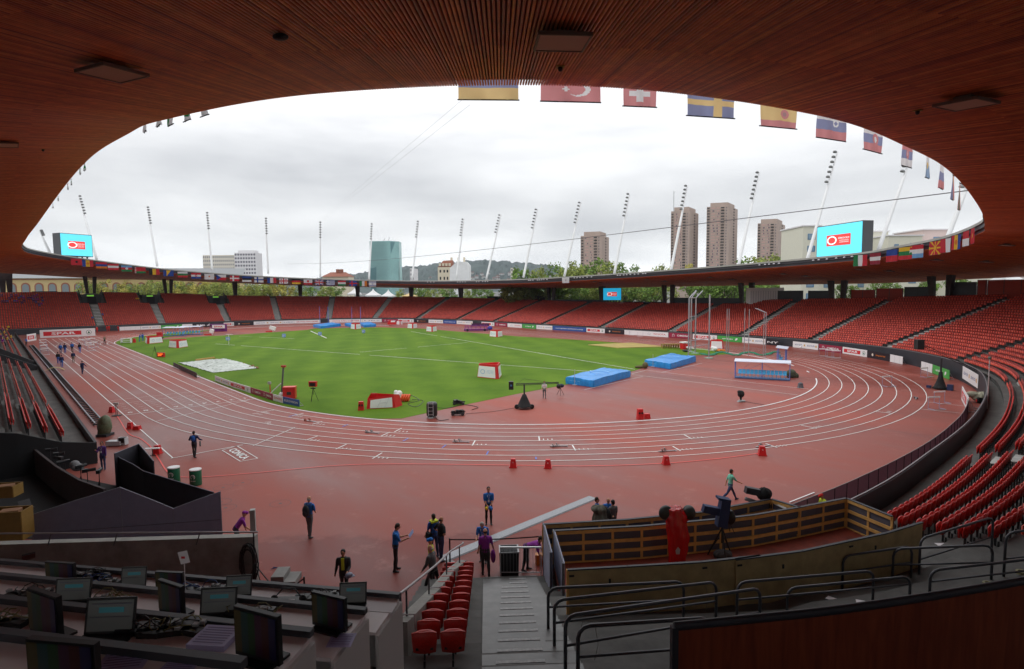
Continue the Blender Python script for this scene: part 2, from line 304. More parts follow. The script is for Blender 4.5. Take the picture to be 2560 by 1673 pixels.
tag(yl.build('faint_pitch_lines', mat('yellow_line', (.32, .36, .06), .9)), kind='structure')
# inner kerb (white aluminium rail along the grass and round the D)
kb = MB()
def kerb(P):
 n, _ = normals(P); 
 V = []
 for p, q in zip(P, n): V += [(*(p-q*.06), .0), (*(p-q*.06), .055), (*(p+q*.06), .055), (*(p+q*.06), .0)]
 kb.add(V, [(4*i+j, 4*i+j+1, 4*i+5+j, 4*i+4+j) for i in range(len(P)-1) for j in range(3)])
o_ = oval(36.5, 90)
kerb(np.vstack([o_[100:180], o_[:1], o_[1:58]])); kerb(o_[61:63]); kerb(o_[66:90])
kb_o = kb.build('track_kerb', m_white); tag(kb_o, 'low white kerb rail running round the inner edge of the red track', 'kerb')
# manhole rings on the rubber in front of the stand
for i, (u, v) in enumerate([(558, 1219), (607, 1207), (552, 1255), (564, 1270), (701, 1259)]):
 c = G(u, v); b = MB(); a = np.linspace(0, 2*math.pi, 24, endpoint=False); r_ = .5
 strip(b, np.stack([c[0]+r_*np.cos(a), c[1]+r_*np.sin(a)], 1), .03, .006, True); b.add([(c[0]+.09*math.cos(h), c[1]+.09*math.sin(h), .008) for h in a], [tuple(range(24))])
 o = b.build('drain_cover', mat('drain_ring', (.10, .03, .028), .5)); tag(o, ['round drain cover left of the others, nearer the track', 'farthest round drain cover from the camera', 'upper of the two drain covers beside the grey screen', 'lower drain cover close to the grey screen corner', 'lone drain cover left of the man with the backpack'][i], 'drain cover', 'drain covers in the rubber floor')
# -- stands
AIS = [(254, 825), (408, 817), (572, 810), (697.7, 804), (821, 803), (935, 801), (1040, 801), (1137, 802), (1229, 806), (1350, 813), (1495, 820), (1670, 830), (1848, 843), (2018, 856), (2194, 875), (2366, 904), (2466, 945)]
ais = []
for u, v in AIS:
 h = hit(u, v, CA[40:]); i = h[-1][2]+40; ais.append(i)
ais.append(int(np.hypot(CA[:, 0]-94.6, CA[:, 1]+17.6).argmin())); ais = sorted(ais); ais_f = [int(round(i)) for i in ais]
ais_d = np.array(ais)*.5; arc = np.arange(len(CA))*.5
VOM = [ais_d[k] for k in range(len(ais_d)-3, len(ais_d))]
stand = thing('stadium_stand', 'long grey concrete stand ringing the field under the curved roof', 'grandstand', (0, 0, 0))
def nrow(a): return 26 if a < 55 else (25 if a < 150 else 24)
A0 = np.array([87., -42.]); NN = np.array([.78, -.625]); NN = NN/np.linalg.norm(NN); TT = np.array([-NN[1], NN[0]])
def loc(d, l): return A0+NN*d+TT*l
def dl(x, y): q = np.array([x, y])-A0; return float(q@NN), float(q@TT)
PLY = ([-9, 1.2, 1.7, 6.2, 10, 13, 15, 16.3, 16.4, 99], [-9, -9, 5.2, 4.6, 3.2, 1.6, .4, -.5, -9, -9])
def terrace(C, Nn, ang, z0f, slf, rows, voms=()):
 V = []; F = []; K = 2*rows+3
 for i in range(len(C)):
  a = ang[i]; z0, sl = float(z0f(a)), float(slf(a)); pr = [(0, 0)]
  vm = min([abs(i*.5-q) for q in voms]+[99]) < 2.6
  for k in range(rows):
   d = .6+.8*k; z = z0+sl*d
   if k == 0 and a > -22: z = z0+.1
   if a < -22: z -= .14
   if vm and k > 16: z = z0+sl*(.6+.8*16)
   pd = 0. if k == 0 else d-.4
   pr += [(pd+.001*k, z), (d+.4-.001, z)]
  pr = [(0, -.05)]+pr[1:]+[(pr[-1][0]+.3, pr[-1][1]+.0), (pr[-1][0]+.3, -.1)]
  pr = pr[:K]; 
  for d, z in pr:
   x, y = C[i, 0]+Nn[i, 0]*d, C[i, 1]+Nn[i, 1]*d
   if rows > 20 and -29 < a < -14:
    dd, l = dl(x, y)
    if dd < np.interp(l, *PLY): z = min(z, .25)
   V.append((x, y, z))
 n = len(C)
 for i in range(n-1):
  for j in range(K-1): F.append((i*K+j, i*K+j+1, (i+1)*K+j+1, (i+1)*K+j))
 F.append(tuple(range(K))); F.append(tuple((n-1)*K+j for j in range(K))[::-1])
 b = MB(); b.add(V, F); return b
m_terr = mat('terrace_concrete', (.105, .103, .097), .8, var=.3, vs=.9, bump=.15)
terrace(CA, NA, ANG, Z0, SLOPE, 26, VOM).build('terrace', m_terr, stand)
# front wall with parapet
def wallstrip(C, Nn, z0, z1, th=.16, cap=None, mats=None, name='front_wall', parent=None, lab=None):
 V = []; F = []; n = len(C)
 for i in range(n):
  a = z0[i] if hasattr(z0, '__len__') else z0; c_ = z1[i] if hasattr(z1, '__len__') else z1
  for d, z in ((-th, a), (-th, c_), (0, c_), (0, a)): V.append((C[i, 0]+Nn[i, 0]*d, C[i, 1]+Nn[i, 1]*d, z))
 for i in range(n-1):
  for j in range(4): F.append((4*i+j, 4*(i+1)+j, 4*(i+1)+(j+1) % 4, 4*i+(j+1) % 4))
 F += [(0, 1, 2, 3), (4*n-1, 4*n-2, 4*n-3, 4*n-4)]
 b = MB(); b.add(V, F); o = b.build(name, mats, parent)
 return o
iw = np.where(ANG > -17.4)[0]; C2 = CA[iw]; N2 = NA[iw]; A2 = ANG[iw]
wallstrip(C2, N2, -.02*np.ones(len(iw)), Z0(A2)+SLOPE(A2)*1.4+np.interp(A2, [-20, 15, 30, 50], [.75, .62, .45, .18]), .16, mats=m_parapet, parent=stand)
hb = MB(); zt = Z0(A2)+SLOPE(A2)*1.4+np.interp(A2, [-20, 15, 30, 50], [.75, .62, .45, .18]); V_ = [(*(CA[j]-NA[j]*.08), z+.03) for j, z in zip(iw, zt)]
hb.tube([v for v in V_ if True][::4], .045, 4, cap=False); hb.build('parapet_rail', mat('pale_capping', (.2, .19, .2), .5), stand)
# far low railing above boards
b = MB()
for k in range(0, len(iw), 3):
 if A2[k] > 44: j = iw[k]; b.box((CA[j, 0]-NA[j, 0]*.08, CA[j, 1]-NA[j, 1]*.08, zt[k]+.28), (.05, .05, .5))
rl = [(*(CA[j]-NA[j]*.08), zt[k]+.55) for k, j in enumerate(iw) if A2[k] > 44]; b.tube(rl[::3], .03, 4, cap=False); b.build('front_railing', m_dark, stand)
# aisle half-steps
for q in ais_d:
 i = int(round(q/.5)); a = ANG[i]; z0, sl = float(Z0(a)), float(SLOPE(a)); b = MB(); t = TA[i]; n = NA[i]
 for k in range(3, nrow(a) if q not in VOM else 17):
  d = .6+.8*k-.6; z = z0+sl*(.6+.8*k)-sl*.4; c = CA[i]+n*(d+.01)
  b.box((c[0], c[1], z-sl*.2), (1.75, .38, sl*.4), math.atan2(t[1], t[0]))
 b.build('aisle_steps', mat('step_concrete', (.44, .44, .42), .8, var=.2, vs=2), stand)
# gateways cut in the upper rows of the left bend, each with a lit exit sign
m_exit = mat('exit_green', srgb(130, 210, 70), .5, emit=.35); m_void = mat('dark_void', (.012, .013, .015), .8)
for q in VOM:
 i = int(round(q/.5)); a = ANG[i]; z0, sl = float(Z0(a)), float(SLOPE(a)); t = TA[i]; n = NA[i]; rz = math.atan2(t[1], t[0]); zf = z0+sl*13.4
 P = lambda s, d: CA[i]+t*s+n*d
 b = MB(); c = P(0, 17.6); b.box((c[0], c[1], zf+1.45), (5.4, .3, 2.9), rz)
 for sgn in (-1, 1):
  A_ = P(sgn*2.7, 13.2); B_ = P(sgn*2.7, 20); z1 = zf+.5; z2 = z0+sl*20+.9
  for off_ in (0, .18*sgn):
   pass
  b.add([(*A_, zf), (*B_, zf), (*B_, z2), (*A_, z1)]+[(*(A_+t*sgn*.2), zf), (*(B_+t*sgn*.2), zf), (*(B_+t*sgn*.2), z2), (*(A_+t*sgn*.2), z1)], [(0, 1, 2, 3), (7, 6, 5, 4), (3, 2, 6, 7), (0, 3, 7, 4), (1, 5, 6, 2)])
 c = P(0, 17.0); b.box((c[0], c[1], zf+2.5), (5.0, 1.3, .6), rz)
 b.build('gateway', m_dark, stand)
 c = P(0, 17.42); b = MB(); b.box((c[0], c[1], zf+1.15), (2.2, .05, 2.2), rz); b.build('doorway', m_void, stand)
 c = P(.4, 16.3); b = MB(); b.box((c[0], c[1], zf+2.5), (1.7, .08, .42), rz); g_ = b.build('exit_sign', m_exit, stand)
# home-straight stand on the left
CH = resample(np.array([(-86., -51.3), (57.5, -51.3)]), .5); NH, TH = normals(CH)
hs = thing('home_stand', 'grey concrete stand with four long red seat rows at the left edge', 'grandstand', (0, 0, 0))
aH = np.full(len(CH), -30.); terrace(CH, NH, aH, lambda a: .55, lambda a: .47, 9).build('terrace', m_terr, hs)
wallstrip(CH, NH, -.02, 1.25, .14, mats=m_parapet, parent=hs)
b = MB()
for x in (-4., -3.):
 pass
b.add([(-2, -51.5, 0), (-2, -51.5, 1.3), (-2, -58, 5.2), (-2, -58, 0), (-2.4, -51.5, 0), (-2.4, -51.5, 1.3), (-2.4, -58, 5.2), (-2.4, -58, 0)], [(0, 1, 2, 3), (7, 6, 5, 4), (1, 5, 6, 2), (0, 4, 5, 1)])
b.build('gangway_wall', m_dark, hs); b = MB()
b.add([(4, -51.5, 0), (4, -51.5, 1.25), (4, -58, 4.6), (4, -58, 0), (4.3, -51.5, 0), (4.3, -51.5, 1.25), (4.3, -58, 4.6), (4.3, -58, 0)], [(3, 2, 1, 0), (4, 5, 6, 7), (1, 2, 6, 5), (0, 4, 5, 1)]); b.build('gangway_wall', m_dark, hs)
# dark side wall of the corner gate, left bend
b = MB(); A_ = G(140, 838); bx = A_[:2]
b.add([(-95.3, -37, 0), (-95.3, -37, 1.2), (-108, -43, 6.2), (-108, -43, 0), (-95.3, -37.4, 0), (-95.3, -37.4, 1.2), (-108, -43.4, 6.2), (-108, -43.4, 0)], [(0, 1, 2, 3), (7, 6, 5, 4), (1, 5, 6, 2), (0, 4, 5, 1)]); tag(b.build('gate_wall', m_void), 'sloping black side wall of the corner gate left of the first board', 'wall')
# -- seats
def seat_mesh(lod):
 """tip-up shell seat: origin at tread, +y faces the field side (front); folded pan"""
 b = MB()
 if lod == 0:
  n = 8; V = []                                                   # curved, slightly dished backrest with rounded top
  for k, dy in ((0, 0), (1, .035)):
   for i in range(n+1):
    x = -.245+.49*i/n; q = abs(x)/.245; z1 = .80-.05*q**4; y = .05*q*q
    V += [(x*.9, y-dy, .33), (x, y-dy-.02, .58), (x, y-dy-.06, z1)]
  o = (n+1)*3; F = []
  for i in range(n):
   for j in range(2): F += [(3*i+j, 3*i+3+j, 3*i+4+j, 3*i+1+j), (o+3*i+1+j, o+3*i+4+j, o+3*i+3+j, o+3*i+j)]
   F += [(3*i+2, 3*i+5, o+3*i+5, o+3*i+2), (3*i, o+3*i, o+3*i+3, 3*i+3)]
  for i in (0, n): F += [(3*i, 3*i+1, o+3*i+1, o+3*i), (3*i+1, 3*i+2, o+3*i+2, o+3*i+1)]
  b.add(V, F); back = b
  p = MB(); V = []; F = []
  for k, dy in ((0, .12), (1, .17)):
   for i in range(n+1):
    x = -.225+.45*i/n; q = abs(x)/.225; V += [(x*.9, dy, .30), (x, dy+.03-.03*q, .50), (x, dy+.015, .70-.07*q**3)]
  for i in range(n):
   for j in range(2): F += [(3*i+j, 3*i+3+j, 3*i+4+j, 3*i+1+j), (o+3*i+1+j, o+3*i+4+j, o+3*i+3+j, o+3*i+j)]
   F += [(3*i+2, 3*i+5, o+3*i+5, o+3*i+2), (3*i, o+3*i, o+3*i+3, 3*i+3)]
  for i in (0, n): F += [(3*i, 3*i+1, o+3*i+1, o+3*i), (3*i+1, 3*i+2, o+3*i+2, o+3*i+1)]
  p.add(V, F); br = MB(); br.box((0, .03, .14), (.035, .07, .56)); br.box((0, .03, .42), (.34, .12, .05)); br.box((0, -.06, .1), (.04, .05, .2))
  return back, p, br
m_seat = mat('seat_plastic', srgb(196, 34, 26), .34, var=.2, vs=30, spec=.5); m_seatleg = mat('seat_bracket', (.03, .03, .032), .5)
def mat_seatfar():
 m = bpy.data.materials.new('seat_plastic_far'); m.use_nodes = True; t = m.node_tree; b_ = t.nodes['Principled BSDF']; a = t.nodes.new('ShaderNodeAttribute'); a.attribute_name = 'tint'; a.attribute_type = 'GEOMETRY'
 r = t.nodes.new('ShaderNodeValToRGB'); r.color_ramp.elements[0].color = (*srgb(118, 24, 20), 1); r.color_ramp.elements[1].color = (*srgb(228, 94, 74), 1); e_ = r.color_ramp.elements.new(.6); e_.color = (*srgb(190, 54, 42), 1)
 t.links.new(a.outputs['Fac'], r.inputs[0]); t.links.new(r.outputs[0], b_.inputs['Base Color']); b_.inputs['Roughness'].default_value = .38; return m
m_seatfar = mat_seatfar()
seats = []      # x, y, z, yaw of +y(front)
def add_seats(C, Nn, ang, z0f, slf, krange, ok, aisles, voms=(), sp=.505):
 arcf = np.arange(len(C))*.5
 for k in krange:
  d = .6+.8*k+.12; Q = C+Nn*d; s = np.r_[0, np.cumsum(np.linalg.norm(np.diff(Q, axis=0), axis=1))]
  bs = [0.]+[float(np.interp(q, arcf, s)) for q in aisles]+[s[-1]]; bf = [0.]+list(aisles)+[arcf[-1]]
  for j in range(len(bs)-1):
   lo = bs[j]+(.92 if j > 0 else .3); hi = bs[j+1]-(.92 if j < len(bs)-2 else .3)
   if voms and k > 15:
    if bf[j] in voms: lo = bs[j]+3.1
    if bf[j+1] in voms: hi = bs[j+1]-3.1
   n = int((hi-lo)/sp)
   if n < 1: continue
   st = lo+((hi-lo)-n*sp)/2+sp/2
   ss = st+sp*np.arange(n); x = np.interp(ss, s, Q[:, 0]); y = np.interp(ss, s, Q[:, 1]); ia = np.interp(ss, s, arcf)/.5; ii = np.clip(ia.astype(int), 0, len(C)-1)
   for xx, yy, q in zip(x, y, ii):
    a = ang[q]
    if k >= nrow(a): continue
    z = float(z0f(a)+slf(a)*(.6+.8*k))
    if not ok(xx, yy, k, q): continue
    nn = Nn[q]; seats.append((xx, yy, z, math.atan2(-nn[1], -nn[0])-math.pi/2, k))
def okA(x, y, k, q):
 d, l = dl(x, y)
 if x > 50 and y < -18 and l < 14.9+.45*max(0, d-1): return False
 return True
add_seats(CA, NA, ANG, Z0, SLOPE, range(1, 26), okA, ais_d, VOM)
aH_ = [30., 60., 82., 106., 128.]
nA = len(seats)
add_seats(CH, NH, aH, lambda a: .55, lambda a: .47, [1, 2, 3, 4, 5, 6], lambda x, y, k, q: not (-4.5 < x < 6) and x < 55.5, aH_)
# two columns of seats left of the concrete stairs
near2 = []
for k in range(11):
 for c_ in (0, 1):
  d = .35+.92*k; P = loc(d+.1, -2.25+.56*c_); z = .1+.325*(.92*k+.4); near2.append((P[0], P[1], z, math.atan2(-NN[1], -NN[0])-math.pi/2, k, c_))
SE = np.array(seats); pr = proj(SE[:, :3]); vis = (pr[:, 2] > 1) & (pr[:, 0] > -330) & (pr[:, 0] < 2890) & (pr[:, 1] < 1900); SE = SE[vis]; pr = pr[vis]
home_flag = SE[:, 1] < -50.5
inf = (pr[:, 0] > 0) & (pr[:, 0] < 2560) & (pr[:, 1] < 1673); order = np.argsort(pr[:, 2]+np.where(inf, 0, 1000)); near = order[:262]; rest = order[262:]
bk, pn, brk = seat_mesh(0); mb_, mp__, mr_ = bk.mesh('backrest', m_seat), pn.mesh('seat_pan', m_seat), brk.mesh('seat_bracket', m_seatleg)
for me in (mb_, mp__): me.polygons.foreach_set('use_smooth', [True]*len(me.polygons))
def put_seat(x, y, z, rz, label, group):
 t = thing('folding_chair', label, 'seat', (x, y, z), rz, group)
 for nm, me in (('backrest', mb_), ('seat_pan', mp__), ('seat_bracket', mr_)): link(nm, me, t)
ordn = ['bottom', 'second', 'third', 'fourth', 'fifth', 'sixth', 'seventh', 'eighth', 'ninth', 'tenth', 'top']
for x, y, z, rz, k, c_ in near2:
 put_seat(x, y, z, rz, 'dark red seat, %s row up, %s of the pair beside the concrete stairs' % (ordn[k], 'left' if c_ == 0 else 'right'), 'paired seats left of the stairs')
for i in near:
 x, y, z, rz, k = SE[i]; put_seat(x, y, z, rz, 'red folded seat in the %s curved row behind the right walkway' % nm[int(k)-1], 'seats in the curved rows at lower right')
def far_seats(idx, name, label=None):
 # box-like shells for the mass of distant seats
 B0 = np.array([(-.19, -.03, .44), (.19, -.03, .44), (.19, -.08, .76), (-.19, -.08, .76), (-.17, .02, .44), (.17, .02, .44), (.17, -.03, .79), (-.17, -.03, .79),
                   (-.16, .10, .36), (.16, .10, .36), (.16, .12, .66), (-.16, .12, .66), (-.14, .17, .38), (.14, .17, .38), (.13, .17, .64), (-.13, .17, .64),
                   (-.16, 0, .0), (.16, 0, 0), (.16, .1, .34), (-.16, .1, .34)])
 FF = [(0, 1, 2, 3), (5, 4, 7, 6), (3, 2, 6, 7), (1, 5, 6, 2), (4, 0, 3, 7), (9, 8, 11, 10), (12, 13, 14, 15), (10, 11, 15, 14), (9, 10, 14, 13), (11, 8, 12, 15), (16, 17, 18, 19)]
 n = len(idx); s = SE[idx]; c, sn = np.cos(s[:, 3]), np.sin(s[:, 3]); nb = len(B0)
 X = B0[None, :, 0]*c[:, None]-B0[None, :, 1]*sn[:, None]+s[:, 0:1]; Y = B0[None, :, 0]*sn[:, None]+B0[None, :, 1]*c[:, None]+s[:, 1:2]; Z = B0[None, :, 2]+s[:, 2:3]
 V = np.stack([X, Y, Z], 2).reshape(-1, 3); F = (np.array(FF)[None]+np.arange(n)[:, None, None]*nb).reshape(-1, 4)
 me = bpy.data.meshes.new(name); me.vertices.add(len(V)); me.vertices.foreach_set('co', V.ravel()); me.loops.add(F.size); me.loops.foreach_set('vertex_index', F.ravel())
 me.polygons.add(len(F)); me.polygons.foreach_set('loop_start', np.arange(0, F.size, 4)); me.polygons.foreach_set('loop_total', np.full(len(F), 4))
 me.materials.append(m_seatfar); me.materials.append(m_seatleg); mi = np.zeros((n, len(FF)), int); mi[:, -1] = 1; me.polygons.foreach_set('material_index', mi.ravel())
 at = me.attributes.new('tint', 'FLOAT', 'FACE'); tv = np.clip(rng.normal(.55, .08, n), 0, 1); tv = np.repeat(tv, len(FF)).reshape(n, -1); tv[:, :5] -= .38; tv[:, 5:10] += .28; tv = np.clip(tv, 0, 1).ravel(); at.data.foreach_set('value', tv); me.update(); me.validate()  # pan lighter, backrest darker: light and shade put into the tint; rest random
 return tag(link(name, me), kind='stuff')
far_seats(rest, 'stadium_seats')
print('seats', len(SE), len(near))
# -- roof
EP = [(90, -41, 17.15), (94, -33.5, 16.75), (95.2, -27, 16.35), (95.3, -20, 16.05), (93.9, -6, 15.6), (91.3, 10, 15.8), (88.3, 25, 16.2), (83, 35, 15.6), (76, 42, 15.1), (69, 48, 14.7), (53, 54, 14.2), (33, 56, 13.5), (10, 56, 12.8), (-22, 56, 12.2), (-60, 52.7, 12.4), (-85, 35, 13.2), (-94, 10, 14.4), (-96, -14, 16.1), (-93, -34, 18.4), (-86, -46, 20.0), (-70, -49.6, 20.5), (-40, -50, 20.9), (-8, -50, 20.8), (30, -50, 20.8), (50, -50, 20.35), (66, -50.2, 18.85), (75.7, -50.4, 17.5), (84, -47.6, 17.05)]
SP = .085
EC = spline(EP, 40, True); EC = resample(np.vstack([EC, EC[:1]]), SP)[:-1]
EN, ET = normals(EC, True); Eang = np.degrees(np.arctan2(EC[:, 1], EC[:, 0]))
OZ = [(-180, 14.2), (-174, 14.7), (-166, 15.1), (-156, 16.4), (-120, 17.5), (-90, 17.5), (-60, 17), (-35, 15), (-20, 14.6), (0, 14), (20, 13), (33, 12.3), (42, 11.8), (51, 11.2), (68, 11.1), (97, 10.8), (122, 10.7), (133, 10.8), (144.6, 11.4), (154, 12), (165, 12.7), (175, 13.7), (180, 14.2)]
_n = 9; # smooth outward direction so that slats do not cross
kk = np.ones(161)/161; SN = np.stack([np.convolve(np.r_[EN[-80:, i], EN[:, i], EN[:80, i]], kk, 'valid') for i in (0, 1)], 1); SN /= np.linalg.norm(SN, axis=1)[:, None]
OP = EC[:, :2]+SN*27; Oang = np.degrees(np.arctan2(OP[:, 1], OP[:, 0])); OZZ = np.interp(Oang, [a for a, _ in OZ], [z for _, z in OZ])
OZZ = np.convolve(np.r_[OZZ[-60:], OZZ, OZZ[:60]], np.ones(121)/121, 'valid')
OC = np.column_stack([OP, OZZ])
roof = thing('stadium_roof', 'sweeping oval roof ring with a slatted reddish brown timber ceiling', 'roof', (0, 0, 0))
n = len(EC); nseg = 7
woods = [mat('ceiling_slat_%s' % nm, c_, .55, var=.22, vs=2.5, spec=.4) for nm, c_ in (('amber', (.58, .125, .026)), ('umber', (.42, .072, .018)), ('russet', (.50, .094, .022)), ('ochre', (.68, .19, .045)), ('dark', (.33, .052, .015)))]
wd = ET*SP; ts = np.linspace(0, 1, nseg+1); V = np.zeros((n, nseg+1, 4, 3)); EX = EC[:, :3]-np.column_stack([EN*.28, np.zeros(n)])
spread = np.linalg.norm(np.roll(OP, -1, 0)-OP, axis=1)/SP
OT = np.roll(OP, -1, 0)-OP; OT /= np.maximum(np.linalg.norm(OT, axis=1), 1e-6)[:, None]
for j, t in enumerate(ts):
 P = EX*(1-t)+OC*t; W_ = (1-t)*SP+t*SP*spread; tt = ET*(1-t)+OT*t; hw = (W_*.29)[:, None]*tt
 V[:, j, 0, :2] = P[:, :2]-hw; V[:, j, 3, :2] = P[:, :2]+hw; V[:, j, 1, :2] = P[:, :2]-hw; V[:, j, 2, :2] = P[:, :2]+hw
 V[:, j, 0, 2] = P[:, 2]+.07; V[:, j, 3, 2] = P[:, 2]+.07; V[:, j, 1, 2] = P[:, 2]; V[:, j, 2, 2] = P[:, 2]
base = (np.arange(n)[:, None]*(nseg+1)+np.arange(nseg)[None])*4
F = np.stack([np.stack([base+a, base+a+1, base+4+a+1, base+4+a], -1) for a in (0, 1, 2)], 2).reshape(-1, 4)
caps = np.stack([np.arange(n)*(nseg+1)*4+a for a in (3, 2, 1, 0)], 1); F = np.vstack([F, caps])
me = bpy.data.meshes.new('ceiling_slats'); Vf = V.reshape(-1, 3); me.vertices.add(len(Vf)); me.vertices.foreach_set('co', Vf.ravel()); me.loops.add(F.size); me.loops.foreach_set('vertex_index', F.ravel())
me.polygons.add(len(F)); me.polygons.foreach_set('loop_start', np.arange(0, F.size, 4)); me.polygons.foreach_set('loop_total', np.full(len(F), 4))
for m in woods: me.materials.append(m)
mi = rng.choice(5, (n, nseg), p=[.34, .14, .32, .12, .08]); mi = np.repeat(mi[:, :, None], 3, 2).reshape(-1); me.polygons.foreach_set('material_index', np.r_[mi, np.full(n, 1)]); me.update(); me.validate(); link('ceiling_slats', me, roof)
# board over the slats, fascia and roof skin
q = 12; idx = list(range(0, n, q)); b = MB(); k = len(idx)
def ring(A, B, mb, mi=0):
 V = [tuple(p) for p in A]+[tuple(p) for p in B]; mb.add(V, [(i, (i+1) % k, k+(i+1) % k, k+i) for i in range(k)], mi)
def off3(d, dz): return [(EC[i, 0]+EN[i, 0]*d, EC[i, 1]+EN[i, 1]*d, EC[i, 2]+dz) for i in idx]
ring(off3(.02, .075), [(OC[i, 0], OC[i, 1], OC[i, 2]+.075) for i in idx], b); b.build('ceiling_board', mat('ceiling_board', (.16, .03, .014), .9), roof)
b = MB(); ring(off3(.0, .08), off3(.0, .50), b); ring(off3(.0, .5), off3(-.25, .55), b); ring(off3(-.25, .55), off3(-.25, .95), b); ring(off3(-.25, .95), off3(-.45, .97), b)
b.build('fascia', mat('fascia_metal', (.055, .05, .062), .5, .3), roof)
b = MB(); ring(off3(-.45, .97), off3(-.45, 1.27), b); ring(off3(-.45, 1.27), off3(.6, 1.3), b); ring(off3(.6, 1.3), [(OC[i, 0], OC[i, 1], OC[i, 2]+1.3) for i in idx], b); ring([(OC[i, 0], OC[i, 1], OC[i, 2]+1.3) for i in idx], [(OC[i, 0]+SN[i, 0]*.5, OC[i, 1]+SN[i, 1]*.5, OC[i, 2]) for i in idx], b)
b.build('roof_skin', mat('roof_metal', (.36, .36, .34), .6, .2, var=.15, vs=.3), roof)
ECi = np.vstack([EC[::6], EC[:1]])
# small spot lamps along the far fascia (parts of the roof)
b0 = MB(); b0.lathe([(.05, .12), (.2, .05), (.23, -.06), (.05, -.1)], n=8); spm = b0.mesh('spot_lamp', mat('lamp_housing', (.62, .62, .66), .3, .2))
s = .3151; cnt = 0
for u in [236, 250, 268, 305, 320, 338, 355, 380, 598, 620, 643, 668, 700, 735, 940, 962, 988, 1012, 1040, 1075, 1105, 1140, 1160]+[2065, 2110, 2140, 2180, 2220]+[-180, -160, -130, -110, -90, -270, -290, -310, -330, -520, -545, -570]:
 uu = 1250+u*s; h = hit(uu, 700, ECi); i = int(h[-1][2]*6) % n; p = EC[i]-np.r_[EN[i]*.38, -.78]; o = link('spot_lamp', spm, roof); o.location = tuple(p)
for u in [2296, 2311, 2037, 2051, 2072, 2095, 2115, 2135]:
 h = hit(u, 640, ECi); i = int(h[-1][2]*6) % n; p = EC[i]-np.r_[EN[i]*.38, -.78]; o = link('spot_lamp', spm, roof); o.location = tuple(p)
# square loudspeaker panels under the ceiling
def ceil_pt(u, v, off=.0):
 d = ray(u, v); best = None
 for i in range(0, n, 4):
  a, c = EC[i], OC[i]; j = (i+4) % n; e1 = EC[j]-a; e2 = c-a; M = np.array([d, -e1, -e2]).T; D = np.linalg.det(M)
  if abs(D) < 1e-9: continue
  t, p, q_ = np.linalg.solve(M, a-CP)
  if t > 0 and -.05 <= p <= 1.05 and 0 <= q_ <= 1 and (best is None or t < best[0]): best = (t, i, q_)
 return best
m_pan = mat('panel_mesh', (.50, .32, .24), .8, var=.12, vs=40); m_panrim = mat('panel_rim', (.16, .10, .075), .6)
pn0 = MB(); pn0.box((0, 0, -.06), (1.16, 1.16, .03)); pm = pn0.mesh('grille', m_pan)
pn1 = MB()
for a in (-1, 1): pn1.box((a*.6, 0, -.05), (.045, 1.245, .09)); pn1.box((0, a*.6, -.05), (1.155, .045, .09))
pn1.box((0, 0, .12), (.5, .5, .22)); pm1 = pn1.mesh('frame', m_panrim)
PL = [(1415, 82, 'large square speaker panel above the middle of the opening'), (290, 160, 'square speaker panel at upper left of the ceiling'), (2430, 247, 'square speaker panel at upper right of the ceiling'), (8, 352, 'speaker panel cut by the left photo edge'),
      (2515, 610, 'speaker panel low at right, farthest right'), (2338, 648, 'speaker panel right of the big screen, upper one'), (2462, 652, 'speaker panel above the paired right columns'), (2222, 675, 'speaker panel just below the right end of the screen'), (2148, 671, 'speaker panel under the italian flag'),
      (2015, 688, 'speaker panel over the white container'), (1955, 683, 'panel left of the one over the white container'), (1828, 697, 'panel in the far roof right of the hammer cage'), (1775, 692, 'panel in the far roof above the hammer cage'), (1660, 702, 'panel in the far roof above the second column pair'), (1618, 697, 'panel in the far roof left of the hammer cage'),
      (1500, 706, 'panel in the far roof above the small screen'), (1483, 703, 'panel in the far roof left of the small screen'), (1395, 705, 'panel above the red fence'), (1378, 703, 'left one of two panels above the red fence'), (1275, 713, 'panel in the far roof, leftmost on the far straight')]
for u, v, lab in PL:
 h = ceil_pt(u, v)
 if not h: print('no panel', u, v); continue
 t, i, q_ = h; p = EC[i]*(1-q_)+OC[i]*q_; e2 = Vector(OC[i]-EC[i]).normalized(); e1 = Vector((*ET[i], 0)); e1 = (e1-e2*e1.dot(e2)).normalized(); nn = e1.cross(e2)
 if nn.z < 0: nn = -nn; e1 = -e1
 o = thing('ceiling_loudspeaker', lab, 'loudspeaker', (0, 0, 0), 0, 'speaker panels on the timber ceiling'); M = Matrix((e1, e2, nn)).transposed().to_4x4(); M.translation = Vector(p)-nn*.16; o.matrix_world = M
 link('grille', pm, o); link('frame', pm1, o)
# ceiling cameras / small lights
for u, v, lab in [(1401, 164, 'small yellow plate with a dark camera dome below the central speaker panel'), (2308, 279, 'small dark fixture with pale plate right part of ceiling'), (720, 80, 'dark oval lamp on the upper left ceiling'), (108, 371, 'small pale fixture near the left edge of the ceiling')]:
 t, i, q_ = ceil_pt(u, v); p = EC[i]*(1-q_)+OC[i]*q_
 o = thing('ceiling_fixture', lab, 'ceiling fixture', (p[0], p[1], p[2]-.02), math.atan2(ET[i, 1], ET[i, 0]), 'small fixtures on the ceiling')
 if 'oval' in lab: bb = MB(); bb.ell((0, 0, -.08), (.2, .12, .08)); bb.build('housing', m_dark, o)
 else: bb = MB(); bb.box((0, 0, -.02), (.22, .22, .02)); bb.build('plate', mat('plate_yellow', (.36, .24, .05), .6), o); bb = MB(); bb.ell((0, 0, -.07), (.07, .07, .08)); bb.build('dome', m_black, o)
